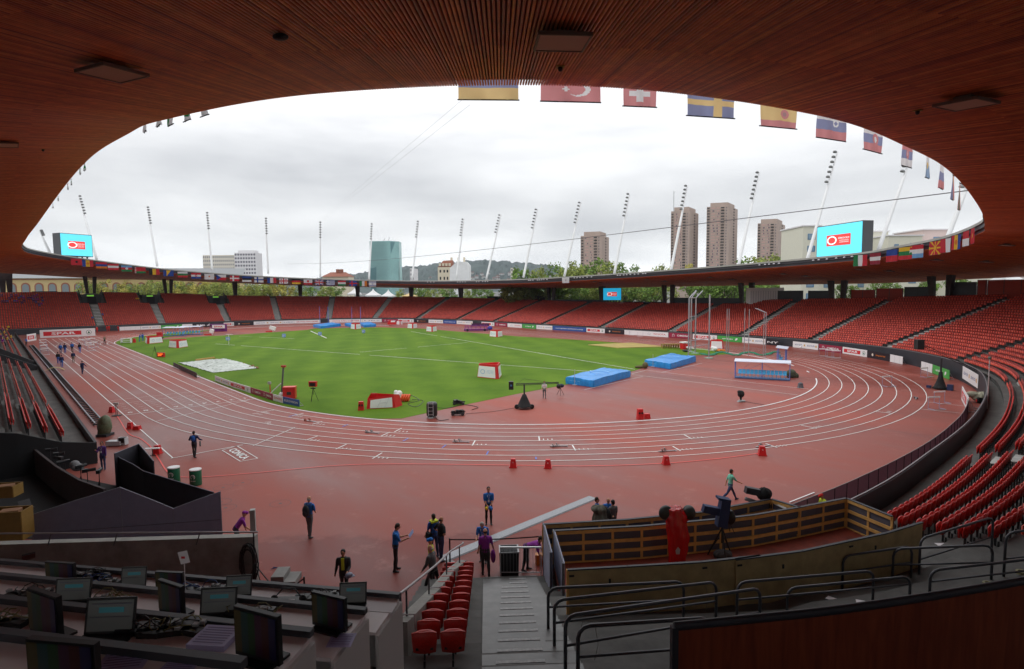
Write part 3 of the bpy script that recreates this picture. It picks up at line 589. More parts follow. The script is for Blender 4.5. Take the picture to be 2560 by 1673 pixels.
# unseen wall added behind the near stand to darken the foreground, open on top
ri = sorted([i for i in range(0, n, 12) if -78 < Eang[i] < -12], key=lambda i: -Eang[i]); RW = [(OC[i, 0]-SN[i, 0]*2.5, OC[i, 1]-SN[i, 1]*2.5, OC[i, 2]-2.6) for i in ri]
b = MB(); V = [(x, y, -.1) for x, y, z in RW]+RW; k = len(RW); b.add(V, [(i, i+1, k+i+1, k+i) for i in range(k-1)]); tag(b.build('light_blocker', mat('blocker_dark', (.09, .085, .08), .8)), 'dark unseen wall added behind the camera to cut the light', 'building')
# -- roof columns (pairs of leaning steel fins)
CO22 = np.column_stack([CA+NA*22.6, ANG]); colm = mat('rusty_steel', (.045, .03, .032), .7, var=.3, vs=1.5)
cols = [(5, 690, 0), (22, 690, 0), (217, 695, -1), (233, 695, 1), (414, 700, -1), (425, 700, 1), (587, 706, 0), (750, 714, 0), (894, 718, 0), (1028, 721, 0), (1152, 723, 0), (1265, 722, 0), (1374, 720, -1), (1383, 720, 1), (1505, 718, 0), (1664, 716, -1), (1679, 716, 1), (1857, 712, -1), (1876, 712, 1), (2083, 708, -1), (2107, 708, 1), (2335, 699, -1), (2372, 699, 1)]
for j, (u, v, sd) in enumerate(cols):
 h = hit(u, v, CO22)[-1]; i = int(h[2]); P = np.array(h[1]); t = TA[i]; nv = NA[i]; zb = float(Z0(ANG[i])+SLOPE(ANG[i])*20)-1; zt_ = h[0]+.9
 o = thing('roof_column', '%s dark leaning steel roof column counted from the left' % nm[j], 'column', (P[0], P[1], zb), math.atan2(t[1], t[0]), 'steel columns under the far roof')
 w0, w1 = (.45, .75); H = zt_-zb; lean = (-.5 if sd < 0 else (.35 if sd > 0 else 0)); b = MB()
 V = [(-w0-0, -.4, 0), (w0, -.4, 0), (w0, .4, 0), (-w0, .4, 0), (-w1-lean*0, -.7, H), (w1, -.7, H), (w1, .7, H), (-w1, .7, H)]
 if sd: V = [(x*.75+(-lean if z > 0 else 0)*1.1, y*.6, z) for x, y, z in V]
 else: V = [(x*1.1, y, z) for x, y, z in V]
 b.add(V, [(3, 2, 1, 0), (4, 5, 6, 7), (0, 1, 5, 4), (1, 2, 6, 5), (2, 3, 7, 6), (3, 0, 4, 7)]); b.build('column_shaft', colm, o)
 b = MB(); b.box((0, 0, .4), (1.5, 1.1, .8)); b.build('column_foot', m_conc, o)
# -- floodlight masts
OFF8 = np.column_stack([EC[::6, 0]+EN[::6, 0]*7, EC[::6, 1]+EN[::6, 1]*7])
OFF8 = np.vstack([OFF8, OFF8[:1]])
mk = 1.0761
MA = [(118, 588, 92, 535, 5), (225, 600, 183, 455, 7), (365, 614, 342, 481, 7), (493, 624, 480, 494, 7), (623, 632, 617, 507, 7), (744, 640, 744, 516, 7), (857, 645, 865, 520, 7), (957, 645, 973, 514, 7), (1060, 643, 1078, 509, 7), (1130, 643, 1164, 499, 7), (1216, 640, 1249, 486, 7), (1311, 637, 1350, 470, 7), (1427, 632, 1463, 450, 7), (1558, 627, 1597, 431, 7), (1714, 618, 1764, 400, 7), (1873, 605, 1946, 352, 7), (2038, 582, 2130, 325, 7), (2200, 547, 2266, 385, 7)]
m_mast = mat('mast_white', (.78, .79, .8), .35)
lb = MB(); lb.lathe([(.1, .25), (.42, .1), (.5, -.18), (.46, -.22), (.1, -.2)], n=10); lampm = lb.mesh('floodlight', mat('flood_housing', (.2, .205, .21), .4, .3))
for j, (bu, bv, tu, tv, nl) in enumerate(MA):
 bu, bv, tu, tv = bu*mk, bv*mk, tu*mk, tv*mk
 hh = hit(bu, bv, OFF8); h = hh[-1]; i = int(h[2]); B = np.array([*h[1], h[0]-.6]); nv = EN[(i*6) % n]
 d = ray(tu, tv); # in the vertical plane through B containing the outward normal
 M = np.array([d, -np.r_[nv, 0], -np.array([0, 0, 1.])]).T; t, ao, az = np.linalg.solve(M, B-CP); lean = ao/max(az, .1)
 if az < 8 or az > 45 or abs(lean) > .75: # fall back: fixed height, read the sideways lean only
  az = 19.; D = (B[:2]-CP[:2]); T_ = CP+d*(np.linalg.norm(D)/np.linalg.norm(d[:2])); T_ = np.array([T_[0], T_[1], T_[2]])
 else: T_ = CP+d*t
 o = thing('floodlight_mast', '%s tall white leaning floodlight mast counted from the left' % nm[j], 'floodlight mast', B, 0, 'white floodlight masts on the stadium roof')
 v = Vector(T_-B); b = MB(); b.tube([(0, 0, 0), v*.08, v*.5, v], [.33, .33, .28, .15], 8); b.build('mast_pole', m_mast, o, True)
 side = Vector((-nv[0], -nv[1], 0))
 fb = MB()
 for k_ in range(nl):
  f = 1-.045*k_-.005; p = v*f; lo = link('floodlight', lampm, o); lo.location = p+side*.75; lo.rotation_euler = (R(18)*side.y, -R(18)*side.x, 0); lo.scale = (.78,)*3
  fb.tube([p, p+side*.7], .05, 4)
 fb.build('lamp_arms', m_mast, o)
print('struct done')
# -- perimeter boards
BC = CA-NA*1.1; BCZ = BC
LOGO = {'SPAR': ('w', 'SPAR'), 'OMEGA': ('m', 'OMEGA'), 'TOYOTA': ('w', 'TOYOTA'), 'erdgas': ('g', 'erdgas'), 'imperial': ('k', 'imperial')}
m_navy = mat('board_navy', srgb(45, 85, 155), .5); m_kb = mat('board_black', srgb(28, 22, 32), .5)
def ring_mb(r0, r1, n=20, c=(0, 0), y=0, sx=1, a0=0, a1=2*math.pi):
 b = MB(); A = np.linspace(a0, a1, n+1); V = []
 for a in A: V += [(c[0]+sx*r0*math.cos(a), y, c[1]+r0*math.sin(a)), (c[0]+sx*r1*math.cos(a), y, c[1]+r1*math.sin(a))]
 b.add(V, [(2*i, 2*i+1, 2*i+3, 2*i+2) for i in range(n)]); return b
def board(u0, u1, kind, text, label, h=1.0, curve=None, zb=.04, v=None, col=None):
 """sponsor board standing on the rubber; a facing panel plus rear frame, print as children"""
 C = BC if curve is None else curve
 i0 = hit(u0, 830, C[40:])[-1][2]+40 if curve is None else u0; i1 = hit(u1, 830, C[40:])[-1][2]+40 if curve is None else u1
 f = lambda q: np.array([np.interp(q, np.arange(len(C)), C[:, 0]), np.interp(q, np.arange(len(C)), C[:, 1])])
 A, B = f(i0), f(i1)
 return board_ab(A, B, kind, text, label, h, zb)
def board_ab(A, B, kind, text, label, h=1.0, zb=.04):
 # keep text readable from the field side (camera)
 A, B = np.array(A)[:2], np.array(B)[:2]; d = B-A; Lw = np.linalg.norm(d); c = (A+B)/2; d = d/Lw; nrm = np.array([d[1], -d[0]])
 if nrm@(CP[:2]-c) < 0: d = -d; nrm = -nrm
 rz = math.atan2(d[1], d[0]); Lw -= .05
 m = {'w': m_white, 'm': m_maroon, 'g': m_green, 'k': m_kb, 'b': m_navy, 'p': m_purple, 'n': m_red}[kind]
 o = thing('advertising_board', label, 'advertising board', (c[0], c[1], zb), rz, 'sponsor boards round the field')
 b = MB(); b.box((0, 0, h/2), (Lw, .05, h)); b.build('panel', m, o)
 b = MB()
 for x in np.linspace(-Lw/2+.2, Lw/2-.2, max(2, int(Lw/2.5))): b.box((x, .28, .02), (.06, .5, .04)); b.tube([(x, .5, .04), (x, .04, h*.8)], .02, 4)
 b.build('stand_frame', m_steel, o)
 y = -.03
 if text == 'SPAR':
  rep = 2 if Lw > 14 else 1; w_ = Lw/rep
  for r in range(rep):
   x0 = -Lw/2+w_*(r+.5); bb = MB(); bb.box((x0-w_*.1, y, h*.5), (w_*.68, .012, h*.52)); bb.build('logo_block', m_redprint, o)
   lettering(o, 'SPAR', h*.34, m_white, (x0-w_*.08, y-.012, h*.5), 0, w_*.44, .03)
   bb = ring_mb(h*.25, h*.29, 18, (x0+w_*.38, h*.5), y-.004); bb.add([(x0+w_*.38-h*.15, y-.004, h*.36), (x0+w_*.38+h*.15, y-.004, h*.36), (x0+w_*.38, y-.004, h*.68)], [(0, 1, 2)]); bb.build('round_emblem', mat('fir_green', srgb(40, 110, 80), .5), o)
 elif text == 'OMEGA':
  lettering(o, 'OMEGA', h*.36, m_white, (Lw*.12, y, h*.5), 0, Lw*.52, .02)
  bb = ring_mb(h*.17, h*.24, 16, (-Lw*.30, h*.54), y, 1, R(-55), R(235)); bb.box((-Lw*.30-h*.2, y, h*.3), (h*.16, .004, h*.07)); bb.box((-Lw*.30+h*.2, y, h*.3), (h*.16, .004, h*.07)); bb.build('omega_sign', m_white, o)
 elif text == 'TOYOTA':
  lettering(o, 'TOYOTA', h*.34, m_redprint, (Lw*.20 if Lw < 9 else Lw*.31, y, h*.5), 0, Lw*.42 if Lw < 9 else Lw*.27, .01)
  bb = ring_mb(h*.19, h*.23, 18, (-Lw*.22 if Lw < 9 else Lw*.08, h*.5), y, 1.5); bb.build('oval_emblem', m_grey if False else m_greytext, o)
  if Lw > 9:
   for k_ in (-.46, -.38): bb = ring_mb(.2, .22, 4, (Lw*k_, h*.5), y, 1, R(45), R(405)); bb.build('square_print', m_greytext, o)
 elif text == 'erdgas':
  lettering(o, 'erdgas', h*.36, m_white, (-Lw*.08, y, h*.5), 0, Lw*.44, .02)
  bb = MB(); a = np.linspace(0, 2*math.pi, 14, endpoint=False); bb.add([(Lw*.27+h*.34*math.cos(t_)*(1 if math.cos(t_) > 0 else .5), y, h*.5+h*.2*math.sin(t_)+h*.12*math.cos(t_)) for t_ in a], [tuple(range(14))]); bb.build('leaf_emblem', m_white, o)
 elif text == 'imperial':
  lettering(o, 'imperial', h*.3, m_orange, (Lw*.1, y, h*.5), 0, Lw*.42, .01); bb = MB(); a = np.linspace(0, 2*math.pi, 16, endpoint=False); bb.add([(-Lw*.26+h*.2*math.cos(t_), y, h*.5+h*.2*math.sin(t_)) for t_ in a], [tuple(range(16))]); bb.build('round_emblem', mat('cream', srgb(225, 215, 200), .5), o)
 elif text == 'PUMA':
  lettering(o, 'PUMA', h*.5, m_white, (-Lw*.06, y, h*.5), 0, Lw*.46, .06)
  bb = MB(); X = Lw*.32; bb.add([(X-.5, y, h*.45), (X-.1, y, h*.55), (X+.35, y, h*.85), (X+.5, y, h*.88), (X+.3, y, h*.6), (X+.32, y, h*.2), (X+.18, y, h*.42), (X-.1, y, h*.35), (X-.3, y, h*.12), (X-.22, y, h*.36)], [tuple(range(10))]); bb.build('leaping_cat', m_white, o)
 elif text == 'zurich':
  for k_, tx in ((-.27, 'zürich'), (.22, 'zürich')): lettering(o, tx, h*.3, m_bluetext, (Lw*k_, y, h*.55), 0, Lw*.3)
  bb = MB(); bb.box((-Lw*.03, y, h*.5), (Lw*.05, .006, h*.3)); bb.box((Lw*.42, y, h*.5), (Lw*.05, .006, h*.3)); bb.build('crest_print', mat('amber_print', srgb(205, 160, 80), .5), o)
 elif text:
  cm = m_white if kind in 'bkmgpn' else (m_redprint if 'SWISS' in text else m_greytext)
  lettering(o, text, h*.34, cm, (0, y, h*.5), 0, Lw*.82, .01)
 else:
  bb = MB()
  for x in np.arange(-Lw/2+1.2, Lw/2, 1.3): bb.box((x, y, h/2), (.02, .004, h*.9))
  bb.build('panel_seams', m_greytext, o)
 return o
BD = [(299, 352, 'w', '', 'blank white banner fabric left of the tricolour boards on the left bend'), (352, 403, 'w', 'zurich', 'white city board between the blank banner and the green board'), (403, 456, 'g', 'erdgas', 'green board with white word behind the left dugouts'), (456, 482, 'w', 'zurich', 'short white board between the green one and the black cat board'),
      (482, 530, 'k', 'PUMA', 'black board with bold white word and leaping cat'), (560, 586, 'w', 'SPAR', 'small red and white board right of the purple booth'), (587, 634, 'k', 'imperial', 'black board with orange word on the far left bend'), (635, 708, 'w', 'zurich', 'long white city board right of the black orange-lettered one'), (708, 736, 'w', 'UBS', 'white board reading UBS left of the fan corner board'), (736, 802, 'w', 'UBS SWISS FAN CORNER', 'white board reading UBS Swiss Fan Corner'),
      (824, 907, 'w', 'SWISS FAN CORNER', 'white Swiss Fan Corner board behind the blue vault mats'), (907, 955, 'w', 'UBS', 'white UBS board left of the first maroon board'), (956, 995, 'm', 'OMEGA', 'maroon board, leftmost of the five maroon ones'), (996, 1035, 'w', 'SPAR', 'red and white board right of the leftmost maroon board'), (1037, 1071, 'k', 'imperial', 'black board behind the two far white cubes'), (1072, 1108, 'w', 'zurich', 'white city board between black and navy boards'), (1109, 1141, 'b', 'european-athletics.org', 'short navy board left of the purple trolley'), (1142, 1182, 'w', 'zurich', 'white board partly behind the purple trolley'), (1204, 1236, 'w', 'SPAR', 'red and white board just right of the purple trolley'), (1237, 1268, 'm', 'OMEGA', 'second maroon board from the left'),
      (1269, 1305, 'w', 'TOYOTA', 'short white car maker board left of a green board'), (1306, 1340, 'g', 'erdgas', 'green board in the middle of the far straight'), (1341, 1381, 'w', 'zurich', 'white city board left of the long blue board'), (1382, 1465, 'b', 'european-athletics.org', 'long blue board on the far straight'), (1466, 1512, 'w', 'SPAR', 'red and white board right of the long blue board'), (1513, 1560, 'k', 'imperial', 'black board left of the longest white board'), (1561, 1671, 'w', 'TOYOTA', 'longest white board with red word at its right end'), (1672, 1731, 'm', 'OMEGA', 'maroon board left of the hammer cage'), (1732, 1793, 'w', 'SPAR', 'red and white board behind the hammer cage'), (1794, 1855, 'g', 'erdgas', 'green board right of the hammer cage'), (1856, 1915, 'w', 'zurich', 'white city board behind the thin posts'), (1916, 1950, 'k', 'NY', 'black board with big white letters behind the net posts'),
      (1983, 2047, 'w', 'zurich', 'white city board on the right bend'), (2048, 2107, 'm', 'OMEGA', 'maroon board on the right bend'), (2108, 2170, 'w', 'SPAR', 'red and white board on the right bend'), (2171, 2227, 'k', 'imperial', 'dark board with orange word on the right bend'), (2228, 2260, 'w', '', 'blank white board ending the right bend row'), (2307, 2335, 'w', '', 'blank white board left of the crane pedestal'), (2336, 2379, 'g', 'erdgas', 'green board behind the crane pedestal')]
for u0, u1, k_, tx, lab in BD: board(u0, u1, k_, tx, lab, h=1.05)
board_ab(G(100, 846), G(239, 840), 'w', 'SPAR', 'long white board with red word twice at the end of the home straight', h=1.9)
board_ab(G(68, 855), G(91, 851), 'w', 'SPAR', 'small tilted red and white board at the far left corner', h=1.6)
P0 = CA; h1 = hit(2410, 950, CA[40:])[-1][2]+40; h2 = hit(2451, 960, CA[40:])[-1][2]+40
f_ = lambda q: CA[int(q)]-NA[int(q)]*.24
board_ab(f_(h1), f_(h2), 'w', 'zurich', 'large white city panel hung on the dark parapet at right', h=1.35, zb=.45)
# low strip of boards on the grass edge
E1 = [G(538, 953), G(575, 967), G(627, 984), G(656, 993), G(683, 1002), G(708, 1009), G(749, 1018)]
for (a, c, k_, tx, lab) in [(0, 1, 'w', 'zurich', 'low white strip board at the left end of the finish boards'), (1, 2, 'w', 'SPAR', 'low strip board with red block right of the white strip'), (2, 3, 'm', 'OMEGA', 'first low maroon strip board by the finish'), (3, 4, 'm', 'OMEGA', 'second low maroon strip board by the finish'), (4, 5, 'w', 'SWISS', 'low strip board left of the blue finish board'), (5, 6, 'b', 'EUROVISION', 'low blue strip board at the right end of the finish boards')]:
 board_ab(E1[a], E1[c], k_, tx, lab, h=.62)
board_ab(G(434, 917), G(492, 945), 'k', '', 'low dark brown strip board seen edge-on beside the sand pit cover', h=.6)
# -- flags
FC = {}
def fm(c, near=False):
 k_ = '%02x%02x%02x' % c+('n' if near else '')
 if k_ not in FC: FC[k_] = mat('flag_'+k_, tuple(x*.7+.3 for x in srgb(*c)) if near else srgb(*c), .8, trans=.85 if near else .5)  # near flags mixed with white: sky light through the cloth painted in
 return FC[k_]
W_, R_, B_, Y_, G_, K_, O_, LB = (235, 235, 238), (205, 45, 60), (45, 75, 160), (235, 190, 50), (40, 130, 75), (30, 28, 30), (225, 130, 50), (120, 175, 225)
DR = (150, 40, 60)
H3 = lambda a, b, c: (lambda x, y: a if y > 2/3 else (b if y > 1/3 else c))
V3 = lambda a, b, c: (lambda x, y: a if x < 1/3 else (b if x < 2/3 else c))
def cross(bg, c, c2=None):
 return lambda x, y: (c2 if c2 and abs(x-.36) < .05 else c) if abs(x-.36) < .09 else ((c2 if c2 and abs(y-.5) < .06 else c) if abs(y-.5) < .11 else bg)
def crest(f, c, x0=.5, y0=.5, r=.17, c2=None): return lambda x, y: ((c2 or c) if ((x-x0)*1.4)**2+(y-y0)**2 < (r*.5)**2 else c) if ((x-x0)*1.4)**2+(y-y0)**2 < r*r else f(x, y)
def turk(x, y):
 X = (x-.36)*1.4; Yy = y-.5
 if X*X+Yy*Yy < .27**2 and (X-.07)**2+Yy*Yy > .215**2: return W_
 if abs(X-.3) < .035 and abs(Yy) < .09 or abs(X-.3) < .09 and abs(Yy) < .03: return W_
 return R_
def swiss(x, y): return W_ if (abs(x-.5) < .10 and abs(y-.5) < .32) or (abs(y-.5) < .10 and abs(x-.5) < .32) else R_
def mace(x, y):
 a = math.atan2(y-.5, (x-.5)*1.4); return Y_ if (math.hypot((x-.5)*1.4, y-.5) < .15 or abs(((a/(math.pi/4))+.5) % 1-.5) < .17) else R_
def greece(x, y): return (W_ if (abs(x-.18) < .04 or abs(y-.72) < .05) else B_) if x < .37 and y > .45 else (B_ if int(y*9) % 2 == 0 else W_)
def uk(x, y):
 if abs(x-.5) < .06 or abs(y-.5) < .1: return R_
 if abs(x-.5) < .1 or abs(y-.5) < .17: return W_
 dd = min(abs(y-x), abs(y-1+x)); return R_ if dd < .04 else (W_ if dd < .11 else B_)
def czech(x, y): return B_ if x < .5-abs(y-.5) else (W_ if y > .5 else R_)
def georgia(x, y):
 if abs(x-.5) < .07 or abs(y-.5) < .1: return R_
 return R_ if (abs(abs(x-.5)-.27) < .03 and abs(abs(y-.5)-.28) < .09) or (abs(abs(x-.5)-.27) < .07 and abs(abs(y-.5)-.28) < .04) else W_
def bosnia(x, y): return Y_ if (x > .3 and x < .75 and (x-.3)*2.2 < y) else B_
def israel(x, y): return B_ if abs(abs(y-.5)-.33) < .06 else (B_ if .1 < math.hypot((x-.5)*1.4, y-.5) < .16 else W_)
def belarus(x, y): return (W_ if int(x*60+y*20) % 2 else R_) if x < .12 else (R_ if y > .35 else G_)
MACE = mace
# u centre, width (photo px), pattern, label colour words
FLf = [(190, 22, crest(lambda x, y: R_, K_), 'dark red flag with black emblem left end of the far row'), (218, 23, crest(V3(B_, Y_, R_), O_), 'blue yellow red flag second from left'), (252, 22, H3(R_, B_, O_), 'red blue orange striped flag on the far left roof edge'), (282, 22, H3(R_, W_, R_), 'red white red striped flag on the far left roof edge'), (315, 22, crest(H3(LB, R_, G_), W_), 'light blue red green flag with white emblem'), (349, 24, belarus, 'red and green flag with patterned hoist band'), (384, 23, V3(K_, Y_, R_), 'black yellow red upright striped flag'), (420, 22, bosnia, 'blue flag with a yellow triangle'), (455, 23, H3(W_, G_, R_), 'white green red striped flag on the left roof edge'), (489, 23, crest(H3(R_, W_, B_), R_, c2=W_), 'red white blue flag with a red checked shield'), (522, 22, crest(lambda x, y: W_, O_, .5, .55, .14), 'white flag with small orange emblem'), (552, 23, czech, 'white and red flag with blue wedge'), (585, 22, cross(R_, W_), 'red flag with white offset cross'), (616, 22, H3(B_, K_, W_), 'blue black white striped flag'), (646, 21, cross(W_, B_), 'white flag with blue offset cross'), (678, 21, V3(B_, W_, R_), 'blue white red upright striped flag'),
       (708, 21, georgia, 'white flag with red cross and four small crosses'), (739, 21, H3(K_, R_, Y_), 'black red yellow striped flag'), (769, 20, crest(lambda x, y: W_ if y > .33 else R_, R_, .5, .65, .2), 'white flag with red castle and red base'), (797, 19, uk, 'blue flag with red and white diagonal crosses'), (826, 20, greece, 'blue and white many-striped flag with a white cross'), (855, 19, H3(R_, W_, G_), 'red white green striped flag on the middle roof edge'), (883, 19, cross(B_, R_, R_), 'blue flag with red offset cross edged white'), (909, 19, V3(G_, W_, O_), 'green white orange upright striped flag'), (932, 19, israel, 'white flag with two blue bands and blue star'),
       (2157, 30, V3(G_, W_, R_), 'green white red upright striped flag under the big screen'), (2196, 27, H3(DR, W_, DR), 'dark red flag with a narrow white band'), (2238, 30, lambda x, y: B_ if y > .5 else R_, 'blue over red flag, rippled'), (2271, 26, H3(Y_, G_, R_), 'yellow green red striped flag on the right roof edge'), (2299, 26, H3(R_, W_, LB), 'red white light blue striped flag'), (2347, 30, MACE, 'red flag with yellow sun rays'), (2373, 24, lambda x, y: W_ if x < .5 else R_, 'white and red halved flag'), (2401, 23, crest(V3(B_, Y_, R_), O_), 'blue yellow red flag with emblem near the right roof tip'), (2426, 17, lambda x, y: R_ if y > .5 else W_, 'red over white flag near the right roof tip'), (2443, 16, crest(lambda x, y: R_, Y_), 'red flag with gold emblem at the right roof tip')]
def flag(P, n2, wid, hgt, f, label, seed=0, res=(36, 24), amp=.06):
 """cloth hung from the fascia at P (top centre); n2 outward normal"""
 t2 = np.array([-n2[1], n2[0]]); c = np.array(P[:2]); o = thing('national_flag', label, 'flag', P, math.atan2(t2[1], t2[0]), 'flags hung round the roof edge')
 # local x along t2, local y = outward; image left must be fly start: flip so it reads from the field side
 flip = 1 if (t2@(np.array([RT[0], RT[1]]))) > 0 else -1
 nx, ny = res; V = []; F = []; cols = []; mi = []; r2 = random.Random(seed); ph = r2.random()*6
 for j in range(ny+1):
  for i in range(nx+1):
   x = i/nx; y = j/ny; V.append(((x-.5)*wid*flip, amp*(1-y)*math.sin(x*9+ph+y*2)+amp*.5*(1-y)*math.sin(x*23+ph)-.0, -(1-y)*hgt))
 for j in range(ny):
  for i in range(nx):
   c_ = f((i+.5)/nx, (j+.5)/ny)
   if c_ not in cols: cols.append(c_)
   F.append((j*(nx+1)+i, j*(nx+1)+i+1, (j+1)*(nx+1)+i+1, (j+1)*(nx+1)+i)); mi.append(cols.index(c_))
 me = bpy.data.meshes.new('cloth'); me.from_pydata(V, [], F)
 for c_ in cols: me.materials.append(fm(c_, res[0] > 50))
 me.polygons.foreach_set('material_index', mi); me.polygons.foreach_set('use_smooth', [True]*len(F)); me.update(); link('cloth', me, o)
 b = MB(); b.tube([(-wid/2-.03, 0, -hgt), (wid/2+.03, 0, -hgt)], .022, 5); b.build('bottom_rod', m_dark, o); b = MB(); b.tube([(-wid/2-.03, 0, 0), (wid/2+.03, 0, 0)], .022, 5); b.build('top_rod', m_dark, o)
 return o
for j, (u, wpx, f, lab) in enumerate(FLf):
 h = hit(u, 690, ECi)
 h = h[-1] if u < 2400 else [q for q in h][-1]; i = int(h[2]*6) % n; p = EC[i]-np.r_[EN[i]*.62, -.85]; dz = proj(p)[0, 2]; t3 = abs(ET[i]@RT[:2]); wid = min(2.7, wpx/FPX*dz/max(t3, .35))
 flag(p, EN[i], wid, 1.75, f, lab, j, res=(30, 18))
# near flags, hanging just beyond the slat ends
FLn = [(1149, 1299, 250, lambda x, y: Y_ if y < .5 else B_, 'large yellow and blue flag above the middle of the opening'), (1362, 1512, 255, lambda x, y: turk(1-x, y), 'large red flag with white crescent and star'), (1579, 1664, 267, swiss, 'large red flag with white cross above the opening'), (1744, 1873, 293, lambda x, y: cross(B_, Y_)(1-x, y), 'large blue flag with yellow cross'), (1928, 2035, 319, crest(lambda x, y: R_ if (y < .25 or y > .75) else Y_, R_, .66, .5, .17, DR), 'large yellow and red flag with a crest'), (2072, 2169, 349, crest(H3(W_, B_, R_), W_, .66, .6, .13, B_), 'white blue red flag with small white shield'), (2188, 2268, 379, crest(H3(W_, B_, R_), R_, .62, .5, .25, W_), 'white blue red flag with red shield and white double cross'), (2287, 2334, 417, crest(H3(R_, B_, W_), R_, .55, .52, .25, W_), 'red blue white flag with red shield'), (2350, 2372, 445, crest(lambda x, y: W_ if y > .5 else LB, Y_, .5, .5, .14), 'white and light blue flag near the right curve'), (2380, 2409, 472, H3(W_, B_, R_), 'plain white blue red flag near the right curve'), (2412, 2428, 500, V3(B_, Y_, R_), 'narrow blue yellow red flag on the right curve'), (2428, 2440, 525, lambda x, y: G_ if x < .4 else R_, 'green and red flag on the right curve')]
for j, (u0, u1, vb, f, lab) in enumerate(FLn):
 uc = (u0+u1)/2; h = hit(uc, vb-40, ECi)[0]; i = int(h[2]*6) % n; p = EC[i]-np.r_[EN[i]*.62, 0]; dz = proj(p)[0, 2]
 t3 = max(.25, abs(ET[i]@RT[:2]/1)); wid = min(2.05, (u1-u0)/FPX*dz/t3); zb_ = at_h(p, vb); top = p[2]+.42
 flag((p[0], p[1], top), EN[i], wid, max(.6, top-zb_), f, lab, 50+j, res=(56, 40), amp=.045)
# edge-on flags along the home side edge
for j, (u, vb) in enumerate([(470, 276), (425, 287), (385, 296), (355, 315), (325, 330), (190, 452), (180, 462), (160, 492), (152, 500), (130, 530), (118, 548)]):
 h = [q for q in hit(u, vb, ECi) if q[1][1] < -44 and q[1][0] > -60]
 if not h: continue
 h = h[0]; i = int(h[2]*6) % n; p = EC[i]-np.r_[EN[i]*.62, -.42]
 flag(p, EN[i], .6, .45+.04*(j % 3), [H3(R_, W_, W_), H3(W_, G_, W_), V3(G_, W_, W_), cross(W_, G_)][j % 4], '%s edge-on flag along the left roof edge, counted from the top' % nm[j], 90+j, res=(16, 10))
# -- screens
def logo_face(o, w_, h_, y, sc=1.):
 b = MB(); b.box((0, y, 0), (w_*.52*sc, .02, h_*.34*sc)); b.build('logo_plate', mat('screen_red', srgb(226, 62, 60), .4, emit=.55), o)
 mw = mat('screen_white', (.9, .9, .9), .4, emit=.7)
 b = ring_mb(h_*.098*sc, h_*.135*sc, 26, (-w_*.14*sc, 0), y-.03, 1.55); b.build('stadium_ring', mw, o)
 lettering(o, 'ZÜRICH 2014', h_*.062*sc, mw, (w_*.115*sc, y-.03, h_*.06*sc), 0, w_*.235*sc, .01); lettering(o, 'EUROPEAN ATHLETICS', h_*.034*sc, mw, (w_*.125*sc, y-.03, -h_*.02*sc), 0, w_*.2*sc); lettering(o, 'CHAMPIONSHIPS', h_*.034*sc, mw, (w_*.125*sc, y-.03, -h_*.075*sc), 0, w_*.2*sc)
m_scr = mat('screen_cyan', srgb(92, 206, 226), .4, emit=.78); m_scr2 = mat('screen_cyan_deep', srgb(30, 160, 205), .4, emit=.8); m_case = mat('screen_case', (.065, .068, .075), .6)
def screen(A, B, z0, z1, depth, label, ms, legs=True):
 A, B = np.array(A)[:2], np.array(B)[:2]; d = B-A; w_ = np.linalg.norm(d); d /= w_; c = (A+B)/2; h_ = z1-z0; rz = math.atan2(d[1], d[0])
 o = thing('video_screen', label, 'video screen', (c[0], c[1], z0), rz); 
 b = MB(); b.box((0, depth/2, h_/2), (w_, depth, h_)); b.build('case', m_case, o)
 b = MB(); b.box((0, -.03, h_/2), (w_*.97, .05, h_*.95)); dsp = b.build('display', ms, o)
 n0 = set(bpy.data.objects); logo_face(dsp, w_, h_, -.07)
 for k_ in set(bpy.data.objects)-n0: k_.location = (0, 0, h_/2)
 if legs:
  b = MB()
  for x in np.linspace(-w_*.4, w_*.4, 6): b.box((x, depth*.4, -.35), (.3, .3, .7))
  b.build('feet', m_dark, o)
 return o
def scr_px(uL, uR, vT, vB, zb, D, yawoff):
 pass
# right screen: near/far edges from photo corner rays at chosen distances along the roof
def edge_pt(u, v, z):
 return G(u, v, z)
zr = 15.6+.9
hR = hit(2105, 640, ECi)[-1]; 
def quad_screen(uc, vc_b, vc_t, wpx_l, wpx_r, face_ang, base, dep, label, ms):
 """screen centred at base, facing face_ang; width solved so that it spans wpx_l..wpx_r"""
 d = np.array([-math.sin(face_ang), math.cos(face_ang)])    # along the face
 if d@RT[:2] < 0: d = -d
 def solve(u):
  r_ = ray(u, 600)[:2]; M = np.array([r_, -d]).T; t, s_ = np.linalg.solve(M, base[:2]-CP[:2]); return base[:2]+d*s_
 A, B = solve(wpx_l), solve(wpx_r); zb_ = at_h(A, vc_b[0]); zt_ = at_h(A, vc_t[0]); zb2 = at_h(B, vc_b[1]); zt2 = at_h(B, vc_t[1])
 print(label, A, B, zb_, zt_, zb2, zt2)
 return screen(A, B, (zb_+zb2)/2, (zt_+zt2)/2, dep, label, ms)
bR = EC[int(hR[2]*6) % n]+np.r_[EN[int(hR[2]*6) % n]*1.2, 0]
quad_screen(0, (644, 636), (570, 548), 2042, 2157, R(240), bR, 1.9, 'big cyan screen with red logo standing on the right roof', m_scr)
hL = hit(185, 640, ECi)[-1]; bL = EC[int(hL[2]*6) % n]+np.r_[EN[int(hL[2]*6) % n]*1.2, 0]
quad_screen(0, (638, 644), (581, 589), 150, 230, R(26), bL, 3.0, 'smaller cyan screen with red logo on the far left roof', m_scr)
iS = hit(1530, 750, CO22)[-1]; pS = np.array(iS[1])-NA[int(iS[2])]*1.5
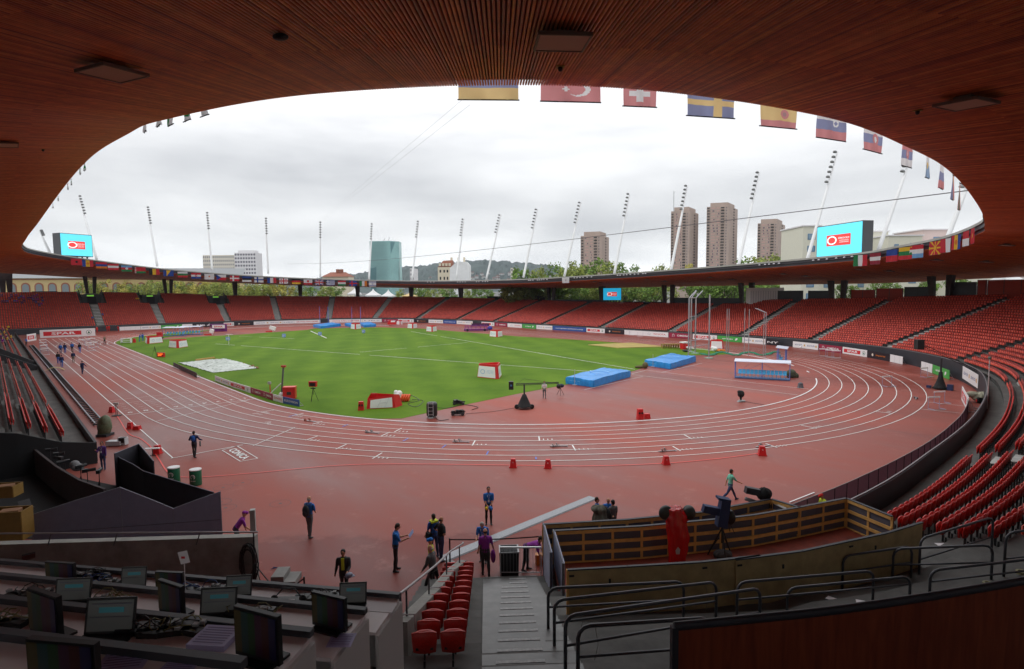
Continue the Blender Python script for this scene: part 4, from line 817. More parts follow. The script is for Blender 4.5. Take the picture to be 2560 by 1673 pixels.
quad_screen(0, (751, 751), (720, 720), 1508, 1554, math.atan2(CP[1]-pS[1], CP[0]-pS[0]), pS, .6, 'deep blue screen standing behind the top seat row of the far stand', m_scr2)
# hanging white cloth on the far fascia
h = hit(1418, 690, ECi)[-1]; i = int(h[2]*6) % n; flag(EC[i]-np.r_[EN[i]*.62, -1.1], EN[i], 2.6, 1.5, crest(lambda x, y: W_, (190, 180, 190), .5, .5, .12), 'plain whitish banner hung alone on the middle far roof edge', 77, res=(20, 12))
# overhead cables
def wire(pts, r, label):
 b = MB(); b.tube(pts, r, 4, cap=False); tag(b.build('camera_cable', mat('cable_grey', (.10, .10, .11), .5)), label, 'cable')
def on(C, u, v): h = hit(u, v, C); return np.array([*h[-1][1], h[-1][0]])
a_ = on(ECi, 700, 712); c_ = on(ECi, 2452, 474); m_ = (a_+c_)/2
a_ = np.array([*hit(718, 658, OFF8)[-1][1], 0]); a_[2] = at_h(a_, 660); c_ = np.array([93.5, 0., 0]); c_ = np.array([*hit(2440, 476, ECi)[0][1], 0]); c_[2] = at_h(c_, 474)
wire([a_+(c_-a_)*t+np.array([0, 0, -1.2*math.sin(math.pi*t)]) for t in np.linspace(0, 1, 12)], .035, 'long dark camera cable crossing the sky to the right roof tip')
for k_, (u0, v0, u1, v1) in enumerate([(790, 560, 1155, 250), (800, 556, 1175, 262)]):
 a_ = CP+ray(u0, v0)*150; c_ = CP+ray(u1, v1)*21
 wire([a_, c_], .004, ['left', 'right'][k_]+' one of two hair-thin pale cables rising to the upper middle')
# -- people
m_skin = mat('skin', srgb(196, 140, 112), .6); m_hair_b = mat('brown_hair', srgb(48, 32, 22), .7); m_hair_g = mat('grey_hair', srgb(170, 165, 158), .7); m_hair_k = mat('black_hair', srgb(20, 17, 16), .6); m_shoe = mat('dark_shoes', (.012, .012, .014), .5)
CLO = {'blue': srgb(38, 110, 190), 'navy': srgb(24, 38, 78), 'royal': srgb(35, 90, 170), 'purple': srgb(140, 45, 150), 'dpurple': srgb(75, 40, 110), 'black': (.012, .012, .014), 'charcoal': (.035, .035, .038), 'jeans': srgb(48, 62, 98), 'grey': srgb(90, 90, 92), 'khaki': srgb(115, 108, 92), 'mint': srgb(110, 195, 170), 'lime': srgb(200, 215, 50), 'red': srgb(205, 40, 35), 'white': srgb(220, 220, 220), 'yellow': srgb(225, 195, 50), 'lightblue': srgb(90, 150, 200)}
def cm(n_): return mat('cloth_'+n_, CLO[n_], .85, var=.14, vs=9)
def V3_(x, y, z): return Vector((x, y, z))
def body_mesh(pose, shirt, pants, vox, sleeve='short', jacket=0., fem=0, shoe='dark', neck=None):
 """one continuous figure: primitives fused by a voxel remesh, faces coloured by the nearest source primitive"""
 P = dict(lean=3, hipL=4, hipR=-4, kneeL=4, kneeR=4, armL=(4, 8, 12, 0), armR=(4, 8, 12, 0), head=0, spread=.0, side=0); P.update(pose)
 b = MB(); lab = []
 def part(l, f):
  k0 = len(b.v); f(); lab.extend([l]*(len(b.v)-k0))
 def loft(S, l, n_=12):   # sections: centre, rx, ry, axis
  def f():
   vs = []; fs = []
   for c, rx, ry, ax in S:
    ax = ax.normalized(); xx = Vector((1, 0, 0)); xx = (xx-ax*xx.dot(ax)).normalized(); yy = ax.cross(xx)
    for k in range(n_): h = 2*math.pi*k/n_; vs.append(c+xx*rx*math.cos(h)+yy*ry*math.sin(h))
   for i in range(len(S)-1):
    for k in range(n_): fs.append((i*n_+k, i*n_+(k+1) % n_, (i+1)*n_+(k+1) % n_, (i+1)*n_+k))
   fs.append(tuple(range(n_))[::-1]); fs.append(tuple((len(S)-1)*n_+k for k in range(n_))); b.add(vs, fs)
  part(l, f)
 def limb(A, B, ra, rb, l, mid=None):
  d = B-A; pts = [A+d*t for t in (-.02, .12, .35, .6, .85, 1.02)]; rr = [ra*.8, ra, ra*(mid or 1.0), (ra+rb)/2, rb*1.02, rb*.9]
  part(l, lambda: b.tube(pts, rr, 10)); part(l, lambda: b.ell(A, (ra*.92,)*3, 10, 6)); part(l, lambda: b.ell(B, (rb*.95,)*3, 10, 6))
 rad = math.radians; ln_ = rad(P['lean']); up = Vector((math.sin(rad(P['side'])), math.sin(ln_), math.cos(ln_))).normalized(); pel = Vector((0, 0, .93)); j = {}
 feet = []
 for s_, hp, kn in ((-1, P['hipL'], P['kneeL']), (1, P['hipR'], P['kneeR'])):
  h = pel+Vector((s_*.088, 0, -.03)); a = rad(hp); c = rad(hp-kn); sp = s_*(.03+P['spread'])
  k_ = h+Vector((sp, math.sin(a), -math.cos(a)))*.43; an = k_+Vector((sp*.6, math.sin(c), -math.cos(c)))*.42; feet.append((h, k_, an, s_, c))
 low = min(f[2].z for f in feet)-.075; dz = Vector((0, 0, -low)); pel = pel+dz
 pw = 1.0+.06*fem
 for h, k_, an, s_, c in feet:
  h, k_, an = h+dz, k_+dz, an+dz; limb(h, k_, .088*pw, .062, 'p', 1.0); limb(k_, an, .061, .047, 'p', 1.08)
  part('p', lambda: b.ell(an, (.052, .055, .05), 10, 6))
  fd = Vector((s_*.18, math.cos(max(-.9, min(.2, c*.8))), math.sin(max(-.9, min(.2, c*.8))))).normalized(); part('s', lambda: b.tube([an+Vector((0, 0, -.035))-fd*.07, an+Vector((0, 0, -.04)), an+Vector((0, 0, -.05))+fd*.09, an+Vector((0, 0, -.055))+fd*.17], [.036, .042, .04, .026], 8))
 jk = jacket; W = 1-.1*fem
 loft([(pel-up*.10, .15*pw, .105, up), (pel-up*.02, .165*pw, .115, up), (pel+up*.06, .152, .105, up)], 'p')
 loft([(pel-up*(.03+jk*.35), .165+jk*.1, .12+jk*.08, up), (pel+up*.08, .155*W+jk*.1, .115+jk*.06, up), (pel+up*.2, .15*W+jk*.06, .11+jk*.03, up), (pel+up*.34, .175*W+jk*.04, .122+jk*.02, up), (pel+up*.44, .19*W, .115, up), (pel+up*.505, .15*W, .09, up), (pel+up*.54, .07, .06, up)], 't', 14)
 nk = pel+up*.52; hd = rad(P['lean']*.6+P['head']); hu = Vector((up.x, math.sin(hd), math.cos(hd))).normalized(); hc = nk+hu*.175; yaw = rad(P.get('hyaw', 0)); fx = Vector((math.cos(yaw), math.sin(yaw), 0)); fy = hu.cross(fx).normalized(); fx = fy.cross(hu).normalized(); HM = Matrix((fx, fy, hu)).transposed()
 part('k', lambda: b.tube([nk-hu*.03, nk+hu*.05, hc-hu*.04], [.062, .054, .056], 10))
 part('k', lambda: b.ell(hc, (.076, .093, .115), 14, 10, M=HM)); part('k', lambda: b.ell(hc+HM@V3_(0, .025, -.06), (.055, .062, .055), 10, 8, M=HM))
 part('k', lambda: b.tube([hc+HM@V3_(0, .09, .01), hc+HM@V3_(0, .112, -.025)], [.010, .016], 6))                    # nose
 for s_ in (-1, 1): part('k', lambda: b.ell(hc+HM@V3_(s_*.078, -.005, -.01), (.012, .02, .03), 6, 5, M=HM))       # ears
 part('h', lambda: b.ell(hc+HM@V3_(-.03, .088, .018), (.011, .008, .006), 6, 4, M=HM)); part('h', lambda: b.ell(hc+HM@V3_(.03, .088, .018), (.011, .008, .006), 6, 4, M=HM)); part('m', lambda: b.ell(hc+HM@V3_(0, .09, -.055), (.022, .007, .006), 6, 4, M=HM))
 for s_, (fl, ab, el, inn) in ((-1, P['armL']), (1, P['armR'])):
  sh = pel+up*.455+Vector((s_*.185*W, 0, 0)); a, q = rad(fl)+0*ln_, rad(ab)
  ud = Vector((s_*math.sin(q), math.cos(q)*math.sin(a), -math.cos(q)*math.cos(a))); eb = sh+ud*.285
  a2 = a+rad(el); i2 = rad(inn); fd = Vector((s_*math.sin(q-i2), math.cos(q-i2)*math.sin(a2), -math.cos(q-i2)*math.cos(a2))); wr = eb+fd*.25
  limb(sh, eb, .058+jk*.08, .043+jk*.1, 't'); limb(eb, wr, .041 if sleeve == 'short' else .046+jk*.06, .028 if sleeve == 'short' else .036, 'k' if sleeve == 'short' else 't')
  if sleeve == 'short': limb(sh+ud*.0, sh+ud*.20, .064, .06, 't')
  hd_ = fd; side = hd_.cross(Vector((0, 0, 1)));  side = side.normalized() if side.length > .1 else Vector((0, 1, 0)); nrm_ = side.cross(hd_)
  part('k', lambda: b.tube([wr, wr+hd_*.04, wr+hd_*.085], [.026, .036, .032], 8))
  for f_ in range(4):
   o_ = side*(-.027+.018*f_); L_ = (.062, .072, .066, .05)[f_]; part('k', lambda: b.tube([wr+hd_*.075+o_, wr+hd_*(.075+L_*.55)+o_*1.05, wr+hd_*(.075+L_)+o_*1.05-nrm_*.012], [.0105, .0095, .008], 6))
  part('k', lambda: b.tube([wr+hd_*.03-side*.028, wr+hd_*.065-side*.05, wr+hd_*.09-side*.052], [.013, .011, .009], 6))
  j['L' if s_ < 0 else 'R'] = wr+hd_*.1
 me = b.mesh('body', m_skin); ob = bpy.data.objects.new('tmp', me); COL.objects.link(ob); md = ob.modifiers.new('r', 'REMESH'); md.mode = 'VOXEL'; md.voxel_size = vox
 sm = ob.modifiers.new('s', 'SMOOTH'); sm.factor = .5; sm.iterations = 2
 dg = bpy.context.evaluated_depsgraph_get(); nm_ = bpy.data.meshes.new_from_object(ob.evaluated_get(dg)); bpy.data.objects.remove(ob)
 mats = {'k': 0, 't': 1, 'p': 2, 's': 3, 'h': 4, 'm': 5}; nm_.materials.clear()
 for m in (m_skin, cm(shirt), cm(pants), m_shoe, m_hair_b, mat('lips', srgb(150, 85, 75), .6)): nm_.materials.append(m)
 kd = kdtree.KDTree(len(b.v))
 for i_, v in enumerate(b.v): kd.insert(v, i_)
 kd.balance(); nm_.polygons.foreach_set('material_index', [mats[lab[kd.find(p.center)[1]]] for p in nm_.polygons]); nm_.polygons.foreach_set('use_smooth', [True]*len(nm_.polygons)); nm_.update()
 j['head'] = hc; j['HM'] = HM; j['pel'] = pel; j['up'] = up; return nm_, j
def hair_mb(j, style):
 b = MB(); hc, HM = j['head'], j['HM']; V = []
 if style == 'cap':
  b.ell(hc+HM@V3_(0, -.008, .045), (.086, .1, .082), 12, 8, M=HM); b.tube([hc+HM@V3_(0, .06, .045), hc+HM@V3_(0, .15, .035)], [.07, .055], 8); return b
 if style == 'bald': b.ell(hc+HM@V3_(0, -.028, -.012), (.081, .078, .06), 12, 8, M=HM); return b
 b.ell(hc+HM@V3_(0, -.018, .028), (.084, .093, .098), 14, 9, M=HM); b.ell(hc+HM@V3_(0, -.04, -.02), (.078, .068, .085), 12, 8, M=HM)
 if style == 'long': b.ell(hc+HM@V3_(0, -.055, -.07), (.08, .05, .11), 12, 8, M=HM); b.ell(hc+HM@V3_(0, -.03, .01), (.095, .095, .1), 12, 8, M=HM)
 if style == 'tail': b.tube([hc+HM@V3_(0, -.1, .02), hc+HM@V3_(0, -.16, -.04), hc+HM@V3_(0, -.13, -.13)], [.03, .03, .012], 8)
 return b
PB = {}
def person(P, face, label, shirt='blue', pants='charcoal', hair='brown', style='short', H=1.78, pose={}, vox=.016, group=None, lanyard=False, hood=None, **kw):
 me, j = body_mesh(pose, shirt, pants, vox, **kw)
 o = thing('person', label, 'person', P, math.atan2(face[1], face[0])-math.pi/2, group); o.scale = (H/1.78,)*3
 link('body', me, o); hm = {'brown': m_hair_b, 'grey': m_hair_g, 'black': m_hair_k}.get(hair) or cm(hair)
 hair_mb(j, style).build('cap' if style == 'cap' else 'hair', hm, o, True)
 if lanyard:
  b = MB(); pl, up = j['pel'], j['up']; f_ = Vector((0, 1, 0)); c_ = pl+up*.25+f_*.135
  b.tube([pl+up*.52+Vector((-.06, .03, 0)), pl+up*.42+Vector((-.05, .135, 0)), c_, pl+up*.42+Vector((.05, .135, 0)), pl+up*.52+Vector((.06, .03, 0))], .006, 4); b.box(tuple(c_-up*.06+f_*.006), (.075, .006, .11)); b.build('lanyard', m_white, o)
 o['_j'] = 0; del o['_j']; return o, j
def fdir(du, dv=0):      # ground direction: du to photo right, dv away from camera
 r = RT[:2]/np.linalg.norm(RT[:2]); f = FW[:2]/np.linalg.norm(FW[:2]); d = r*du+f*dv; return d/np.linalg.norm(d)
def head_at(u, v, h): return np.array([*G(u, v, h)[:2], 0])
sit = dict(lean=12, hipL=85, hipR=85, kneeL=88, kneeR=88, armL=(35, 6, 40, 10), armR=(35, 6, 40, 10))
bp_, _ = person(G(775, 1343), fdir(.35, 1), 'man seen from behind in blue shirt with a dark backpack, alone on the red floor', pants='grey', hair='grey', style='bald', pose=dict(hipL=8, hipR=-7, armL=(-5, 8, 20, 0), armR=(15, 5, 40, 30)), H=1.84)
def local(o, p): return o.matrix_basis @ Vector(p)
bp = thing('backpack', 'dark grey backpack worn by the lone man in blue', 'backpack', (0, 0, 0)); bp.matrix_world = Matrix.Translation(tuple(bp_.location))@Matrix.Rotation(bp_.rotation_euler.z, 4, 'Z')
b = MB(); b.ell((0, -.21, 1.24), (.17, .11, .26), 14, 10); b.ell((0, -.28, 1.15), (.12, .07, .14), 12, 8); b.build('bag_body', mat('pack_cloth', (.03, .032, .04), .85), bp, True); b = MB()
for s_ in (-1, 1): b.tube([(s_*.1, -.16, 1.46), (s_*.13, .0, 1.53), (s_*.13, .125, 1.42), (s_*.16, .08, 1.2), (s_*.13, -.13, 1.1)], .016, 5)
b.build('shoulder_strap', m_black, bp)
o, j = person(G(990, 1427), fdir(1, .25), 'man in blue shirt reading a pale blue sheet', hair='brown', lanyard=True, H=1.88, pose=dict(head=22, hipL=3, hipR=-2, armL=(25, 4, 75, 8), armR=(28, 4, 78, 8)), pants='charcoal')
b = MB(); pp = bpy.data.objects.new('paper_sheet', None); hL_ = (j['L']+j['R'])/2*(1.88/1.78); ppb = MB(); ppb.add([(-.17, -.0, -.02), (.17, 0, -.02), (.17, .16, .2), (-.17, .16, .2), (-.17, .004, -.022), (.17, .004, -.022), (.17, .164, .198), (-.17, .164, .198)], [(0, 1, 2, 3), (7, 6, 5, 4), (0, 4, 5, 1), (2, 6, 7, 3)]); po = ppb.build('paper_sheet', mat('pale_blue_paper', srgb(150, 170, 215), .6)); po.location = local(o, hL_/(1.88/1.78)*1.0); po.rotation_euler.z = o.rotation_euler.z; tag(po, 'pale blue sheet held by the reading man in blue', 'paper')
o, j = person(head_at(858, 1369, 1.78), fdir(.05, -1), 'man in dark jacket over a green shirt walking towards the desks', shirt='charcoal', pants='charcoal', hair='black', sleeve='long', jacket=.12, pose=dict(hipL=18, kneeL=12, hipR=-14, kneeR=10, armL=(10, 6, 70, 10), armR=(-8, 12, 12, 0), head=8))
b = MB(); b.box((0, .145, 1.25), (.1, .03, .42)); b.build('shirt_front', cm('lime'), o)
hb_ = MB(); hb_.ell((0, 0, 0), (.11, .14, .09), 12, 8); hb_.box((.0, .03, -.05), (.2, .3, .02)); q = hb_.build('helmet', mat('helmet_grey', srgb(120, 125, 145), .35), None, True); q.location = local(o, j['L']+Vector((-.08, .02, -.05))); tag(q, 'grey helmet carried under the arm of the jacketed man', 'helmet')
o, j = person(head_at(1084, 1284, 1.78), fdir(-.6, .8), 'man in blue with yellow collar vest and black shoulder bag, back to camera', hair='brown', pants='jeans', shirt='royal', pose=dict(armL=(8, 10, 20, 0)))
b = MB(); b.box((0, -.0, 1.47), (.3, .24, .07)); b.build('vest_collar', cm('lime'), o)
b = MB(); b.box((0, 0, 0), (.14, .3, .26), taper=.85); b.tube([(0, -.12, .12), (.16, -.05, .55), (0, .12, .12)], .014, 4); q = b.build('shoulder_bag', m_blackcloth); q.location = local(o, (-.27, -.05, .95)); q.rotation_euler.z = o.rotation_euler.z; tag(q, 'black bag hanging at the hip of the man in blue and yellow', 'bag')
person(G(1103, 1402), fdir(.75, .65), 'balding man in black shirt with hands on hips', shirt='black', pants='jeans', hair='black', style='bald', H=1.8, pose=dict(armL=(-20, 38, 70, 85), armR=(-20, 38, 70, 85), hipL=5, hipR=-3))
o, j = person(head_at(1078, 1346, 1.66), fdir(-.9, -.2), 'person in bright yellow vest and blue cap half hidden behind the grey-jacketed man', shirt='lime', pants='charcoal', hair='blue', style='cap', H=1.7)
o, j = person(head_at(1082, 1360, 1.76), fdir(-.8, .35), 'man in a long grey jacket walking left beside the handrail', shirt='grey', pants='black', hair='grey', style='bald', sleeve='long', jacket=.2, pose=dict(hipL=26, kneeL=10, hipR=-18, kneeR=18, armL=(14, 8, 20, 0), armR=(25, 8, 35, 0), lean=9))
o, j = person(G(1222, 1311), fdir(.12, -1), 'dark haired man in blue with a lanyard holding a blue cap before him', hair='black', lanyard=True, pants='black', H=1.78, pose=dict(armL=(14, 2, 28, 30), armR=(14, 2, 28, 30), hipL=2, hipR=-2))
cb = MB(); cb.ell((0, 0, 0), (.13, .09, .1), 10, 7); q = cb.build('blue_hat', cm('blue'), None, True); q.location = local(o, (j['L']+j['R'])/2+Vector((-.06, .04, -.03))); tag(q, 'blue cap held in front by the man with the lanyard', 'cap'); cb = MB(); cb.ell((0, 0, 0), (.08, .07, .08), 10, 7); q = cb.build('held_scarf', cm('yellow'), None, True); q.location = local(o, (j['L']+j['R'])/2+Vector((.12, .05, -.02))); tag(q, 'small yellow cloth held beside the blue cap', 'cloth')
person(head_at(1207, 1297, 1.74), fdir(-.15, -1), 'white haired person in blue looking down behind the purple shirt', hair='grey', lanyard=True, pants='charcoal', H=1.74, pose=dict(head=35, lean=8, armR=(20, 5, 60, 10)))
o, j = person(head_at(1213, 1322, 1.78), fdir(-.1, 1), 'person in purple shirt seen from behind at the top of the stairs', shirt='purple', pants='charcoal', hair='brown', style='bald', H=1.8, pose=dict(hipL=4, hipR=-8, kneeR=10, armR=(5, 14, 14, 0)))
cb = MB(); cb.ell((0, 0, 0), (.12, .08, .26), 10, 8); q = cb.build('cloth_bag', cm('purple'), None, True); q.location = local(o, (.28, 0, .7)); tag(q, 'purple cloth bag hanging from the hand of the person in purple', 'bag')
person(G(1316, 1426), fdir(.9, -.15), 'person in purple bending forward behind the barrier', shirt='purple', pants='charcoal', hair='brown', H=1.76, pose=dict(lean=72, head=-20, hipL=4, hipR=-6, armL=(22, 5, 15, 0), armR=(14, 5, 20, 0)))
person(head_at(588, 1290, 1.45), fdir(.85, .4), 'person in purple shirt and purple cap stooping beside the pole sensor', shirt='purple', pants='charcoal', hair='purple', style='cap', H=1.74, pose=dict(lean=38, head=-10, hipL=14, hipR=6, kneeL=25, kneeR=18, armR=(20, 6, 25, 0)))
person(G(1825, 1252), fdir(1, .12), 'woman in mint green shirt striding right behind the blue camera', shirt='mint', pants='jeans', hair='brown', style='short', H=1.72, fem=1, pose=dict(hipL=30, kneeL=6, hipR=-28, kneeR=22, armL=(-28, 6, 18, 0), armR=(42, 6, 22, 0), lean=5))
person(head_at(1491, 1242, 1.78), fdir(1, -.2), 'man in blue shirt at the left of the trio by the platform', hair='brown', lanyard=False, pose=dict(armR=(20, 8, 30, 0)))
person(head_at(1521, 1242, 1.76), fdir(-.2, -1), 'man in blue facing the camera between two others by the platform', hair='brown', style='bald', lanyard=True, H=1.76, pose=dict(head=15, armL=(20, 8, 60, 10)))
person(head_at(1533, 1250, 1.74), fdir(-.5, .85), 'man in grey with rolled sleeves at the right of the trio', shirt='grey', pants='charcoal', hair='black', H=1.76)
person(head_at(2069, 1230, 1.6), fdir(-.75, -.1), 'person in yellow vest with orange cap crouched behind the board screen at right', shirt='lime', pants='black', hair='red', style='cap', H=1.62, pose=dict(lean=30, armL=(45, 5, 40, 0)))
o, j = person(G(487, 1143), fdir(-.1, 1), 'photographer in navy jacket seen from behind on the outer lanes', shirt='navy', pants='charcoal', hair='brown', H=1.74, sleeve='long', jacket=.12, pose=dict(hipL=10, hipR=-10, kneeR=12, armL=(10, 30, 60, 20), armR=(10, 32, 60, 20)))
b = MB(); b.ell((0, -.17, 1.3), (.15, .09, .2), 12, 8); q = b.build('rucksack', cm('royal'), None, True); q.location = o.location; q.rotation_euler.z = o.rotation_euler.z; q.scale = (.97,)*3; tag(q, 'blue rucksack on the back of the navy photographer', 'backpack')
b = MB(); b.tube([(.33, .1, 1.0), (.42, -.12, .75)], .05, 6); q = b.build('long_lens', m_black); q.location = o.location; q.rotation_euler.z = o.rotation_euler.z; tag(q, 'long dark lens hanging at the right of the navy photographer', 'camera lens')
person(head_at(254, 1101, 1.80), fdir(.15, -1), 'woman in dark purple jacket with a lanyard by the grey screens at left', shirt='dpurple', pants='jeans', hair='brown', style='long', H=1.74, sleeve='long', jacket=.12, fem=1, lanyard=True, pose=dict(armR=(30, 6, 95, 10)))
# the walking group on the home straight
FG = [(152, 884, 'royal', 'jeans', 'left one of two walkers at the back of the far group'), (163, 883, 'navy', 'royal', 'second walker from left at the back of the far group'), (181, 880, 'royal', 'black', 'third walker from left at the back of the far group'), (200, 882, 'black', 'royal', 'rightmost walker at the back of the far group'), (146, 909, 'black', 'royal', 'leftmost walker at the front of the far group'), (155, 918, 'navy', 'royal', 'front walker of the far group, nearest the camera'), (184, 907, 'navy', 'khaki', 'walker with light shoes in the middle of the far group')]
for u, v, a, c, lab in FG: person(G(u, v), fdir(-.6, 1), lab, shirt=a, pants=c, sleeve='long', jacket=.1, vox=.03, H=1.8, group='people walking up the home straight', pose=dict(hipL=15, hipR=-12, kneeR=10))
person(G(207, 935), fdir(-.2, .9), 'lone photographer with a dark bag on the home straight, nearer than the group', shirt='navy', pants='navy', sleeve='long', jacket=.12, vox=.026, H=1.75, pose=dict(hipL=6, hipR=-14, kneeR=20, armR=(-10, 30, 40, 0)))
person(G(262, 861), fdir(.8, -.4), 'person in light top at the far end of the home straight', shirt='khaki', pants='black', vox=.03)
person(G(349, 854), fdir(.6, .6), 'left official in blue behind the white cube at the left grass corner', shirt='royal', pants='royal', vox=.03, sleeve='long', pose=dict(lean=20))
person(G(357, 853), fdir(-.5, .6), 'right official in blue behind the white cube at the left grass corner', shirt='royal', pants='royal', vox=.03, sleeve='long')
person(G(1361, 996), fdir(0, -1), 'person in pale shirt standing behind the camera crane', shirt='white', pants='grey', vox=.022, H=1.75, pose=dict(lean=8))
person(G(66, 866), fdir(1, 0), 'person in blue leaning on the wall at the far left corner', shirt='royal', pants='charcoal', vox=.03)
# red-clad helpers behind the far left hurdles, and spectators in the stands
for k_, (u, v) in enumerate([(243, 832), (268, 829), (273, 828), (284, 826), (290, 827), (296, 829)]): person(G(u, v), fdir(.4*(-1)**k_, -1), '%s helper in red by the steps of the left bend, counted from the left' % nm[k_], shirt='red', pants='red', vox=.035, sleeve='long', H=1.72, group='helpers in red on the left bend')
protoS = []
for a, c, hh in (('dpurple', 'jeans', 'brown'), ('purple', 'charcoal', 'yellow'), ('royal', 'charcoal', 'black'), ('yellow', 'navy', 'brown')):
 me, j = body_mesh(sit, a, c, .035); protoS.append((me, hair_mb(j, 'short').mesh('hair', {'brown': m_hair_b, 'black': m_hair_k}.get(hh) or cm(hh)), a))
pl_ = {'dpurple': 'dark purple', 'purple': 'purple', 'royal': 'blue', 'yellow': 'yellow'}
def sitter(x, y, z, rz, k_, where, grp):
 me, hm, a = protoS[k_]; o = thing('person', 'seated person in %s %s' % (pl_[a], where), 'person', (x, y, z), rz, grp); link('body', me, o); link('hair', hm, o)
prS = proj(SE[:, :3]); r3 = random.Random(3)
cand = [i for i in range(len(SE)) if 0 < prS[i, 0] < 108 and 742 < prS[i, 1] < 776 and prS[i, 2] > 150 and SE[i, 1] > -60]; r3.shuffle(cand); cand = [i for i in cand if abs((prS[i, 1]-744)-.12*prS[i, 0]) < 17][:34]
for i in cand: sitter(SE[i, 0], SE[i, 1], SE[i, 2]-.02, SE[i, 3], r3.choice([0, 0, 0, 1, 1, 2]), 'high in the red seats at far left', 'volunteers seated high on the far left')
cand = [i for i in range(len(SE)) if 0 < prS[i, 0] < 75 and 815 < prS[i, 1] < 870 and SE[i, 1] < -50]; r3.shuffle(cand)
for i in cand[:13]: sitter(SE[i, 0], SE[i, 1], SE[i, 2], SE[i, 3], r3.choice([0, 3, 2, 1]), 'in the low rows by the far left corner', 'spectators in the low left rows')
for (u, v) in ((238, 799), (245, 799), (339, 753), (349, 753)):
 i = int(np.argmin((prS[:, 0]-u)**2+(prS[:, 1]-v)**2+np.where(prS[:, 2] < 150, 1e6, 0))); sitter(SE[i, 0], SE[i, 1], SE[i, 2], SE[i, 3], 2 if v > 780 else 3, 'on the left bend, %s' % {238: 'left of a low pair', 245: 'right of a low pair', 339: 'left of the gateway', 349: 'under the gateway sign'}[u], 'lone spectators on the left bend')
print('people done')
# -- things on the field
def cube_board(u, v, w_, h_, yaw, label, txt=True, three=True):
 """red timing cube with tilted white faces"""
 w_ *= 1.36; h_ *= 1.13; P = G(u, v); o = thing('infield_cube', label, 'advertising cube', P, yaw-R(55 if three else 0), 'red and white three-sided cubes on the grass'); k = .86
 A = [(-w_/2, -w_*.18), (w_/2, -w_*.18), (.0, w_*.62)]; cx = sum(a[0] for a in A)/3; cy = sum(a[1] for a in A)/3
 n_ = 3; V = [(x, y, 0) for x, y in A]+[(cx+(x-cx)*k, cy+(y-cy)*k, h_) for x, y in A]
 ch = []
 def cut(A, t): # chamfer corners
  r_ = []
  for i in range(3):
   a, p_, q_ = np.array(A[i]), np.array(A[i-1]), np.array(A[(i+1) % 3]); r_ += [a+(p_-a)*t, a+(q_-a)*t]
  return r_
 B = cut([np.array(a) for a in A], .11); T = [np.array([cx, cy])+(q-np.array([cx, cy]))*k for q in B]; b = MB(); m6 = 6
 b.add([(*q, 0) for q in B]+[(*q, h_) for q in T]+[(*(np.array([cx, cy])+(q-np.array([cx, cy]))*.9), h_) for q in T]+[(*(np.array([cx, cy])+(q-np.array([cx, cy]))*.9), h_-.3) for q in T], [(i, (i+1) % 6, 6+(i+1) % 6, 6+i) for i in range(6)]+[(6+i, 6+(i+1) % 6, 12+(i+1) % 6, 12+i) for i in range(6)]+[(12+i, 12+(i+1) % 6, 18+(i+1) % 6, 18+i) for i in range(6)]+[tuple(range(18, 24))])
 b.build('shell', m_red, o)
 for i in (1, 3, 5):
  a, c = B[i], B[(i+1) % 6]; at, ct = T[i], T[(i+1) % 6]; b = MB(); nn = np.array([(c-a)[1], -(c-a)[0]]); nn = nn/np.linalg.norm(nn)
  if nn@((a+c)/2-np.array([cx, cy])) < 0: nn = -nn
  q = lambda s, t: (*((a+(c-a)*s)*(1-t)+(at+(ct-at)*s)*t+nn*.02), h_*t)
  b.add([q(.02, .06), q(.98, .06), q(.98, .84), q(.02, .84)], [(0, 1, 2, 3)]); pnl = b.build('white_face', m_white, o)
  if txt:
   c0, c1, c2_ = Vector(q(0, .5)), Vector(q(1, .5)), Vector(q(0, .9)); ex = (c1-c0).normalized(); ez = (Vector(q(.5, .9))-Vector(q(.5, .1))).normalized(); ey = ez.cross(ex)
   mid = Vector(q(.5, .45)); out_ = Vector((*nn, 0)); fx = ex if ex.cross(ez).dot(out_)*-1 > 0 else ex
   M = Matrix((ex, -out_, ez)).transposed(); b = MB(); rb = ring_mb(h_*.13, h_*.16, 20, (0, 0), 0, 1.3); wL = (c1-c0).length; sg = 1 if (ex.cross(Vector((0, 0, 1)))).dot(out_) > 0 else -1
   b.add([M@Vector((x-sg*wL*.22, -.0, z))+mid+out_*.03 for x, _, z in rb.v], rb.f)
   for kk_, (tx, zz) in enumerate((('Zürich 2014', .1), ('European Athletics', .0), ('Championships', -.08))):
    V_, F_ = text_mb(tx, h_*.06, 0, wL*.36); b.add([M@Vector((sg*(x+wL*.2), 0, z+h_*zz))+mid+out_*.03 for x, z in V_], F_)
   b.build('print', mat('pale_blue_print', srgb(120, 170, 215), .5), pnl)
 return o
yaw0 = math.atan2(RT[1], RT[0])
cube_board(1225, 944, 2.75, 1.5, yaw0+R(18), 'large three-sided red and white cube alone on the near grass')
cube_board(441, 869, 2.9, 1.35, yaw0+R(20), 'three-sided cube on the left grass by the red clock')
cube_board(1238, 842, 2.6, 1.35, yaw0+R(0), 'three-sided cube on the far grass under the long blue board')
cube_board(1077, 829, 2.4, 1.35, yaw0+R(5), 'three-sided cube on the far grass left of the purple trolley')
cube_board(1029, 821, 2.4, 1.35, yaw0+R(5), 'three-sided cube on the far grass below the black board')
cube_board(887, 823, 2.5, 1.45, yaw0+R(5), 'three-sided cube in front of the blue vault mats')
cube_board(376, 858, 3.2, 1.3, yaw0+R(2), 'three-sided cube at the left grass corner with two officials')
cube_board(1792, 872, 1.9, 1.4, yaw0+R(30), 'three-sided cube right of the hammer cage net', txt=False)
cube_board(998, 812, 1.6, 1.2, yaw0+R(10), 'small red and white cube beside the red trolley on the far track', txt=False)
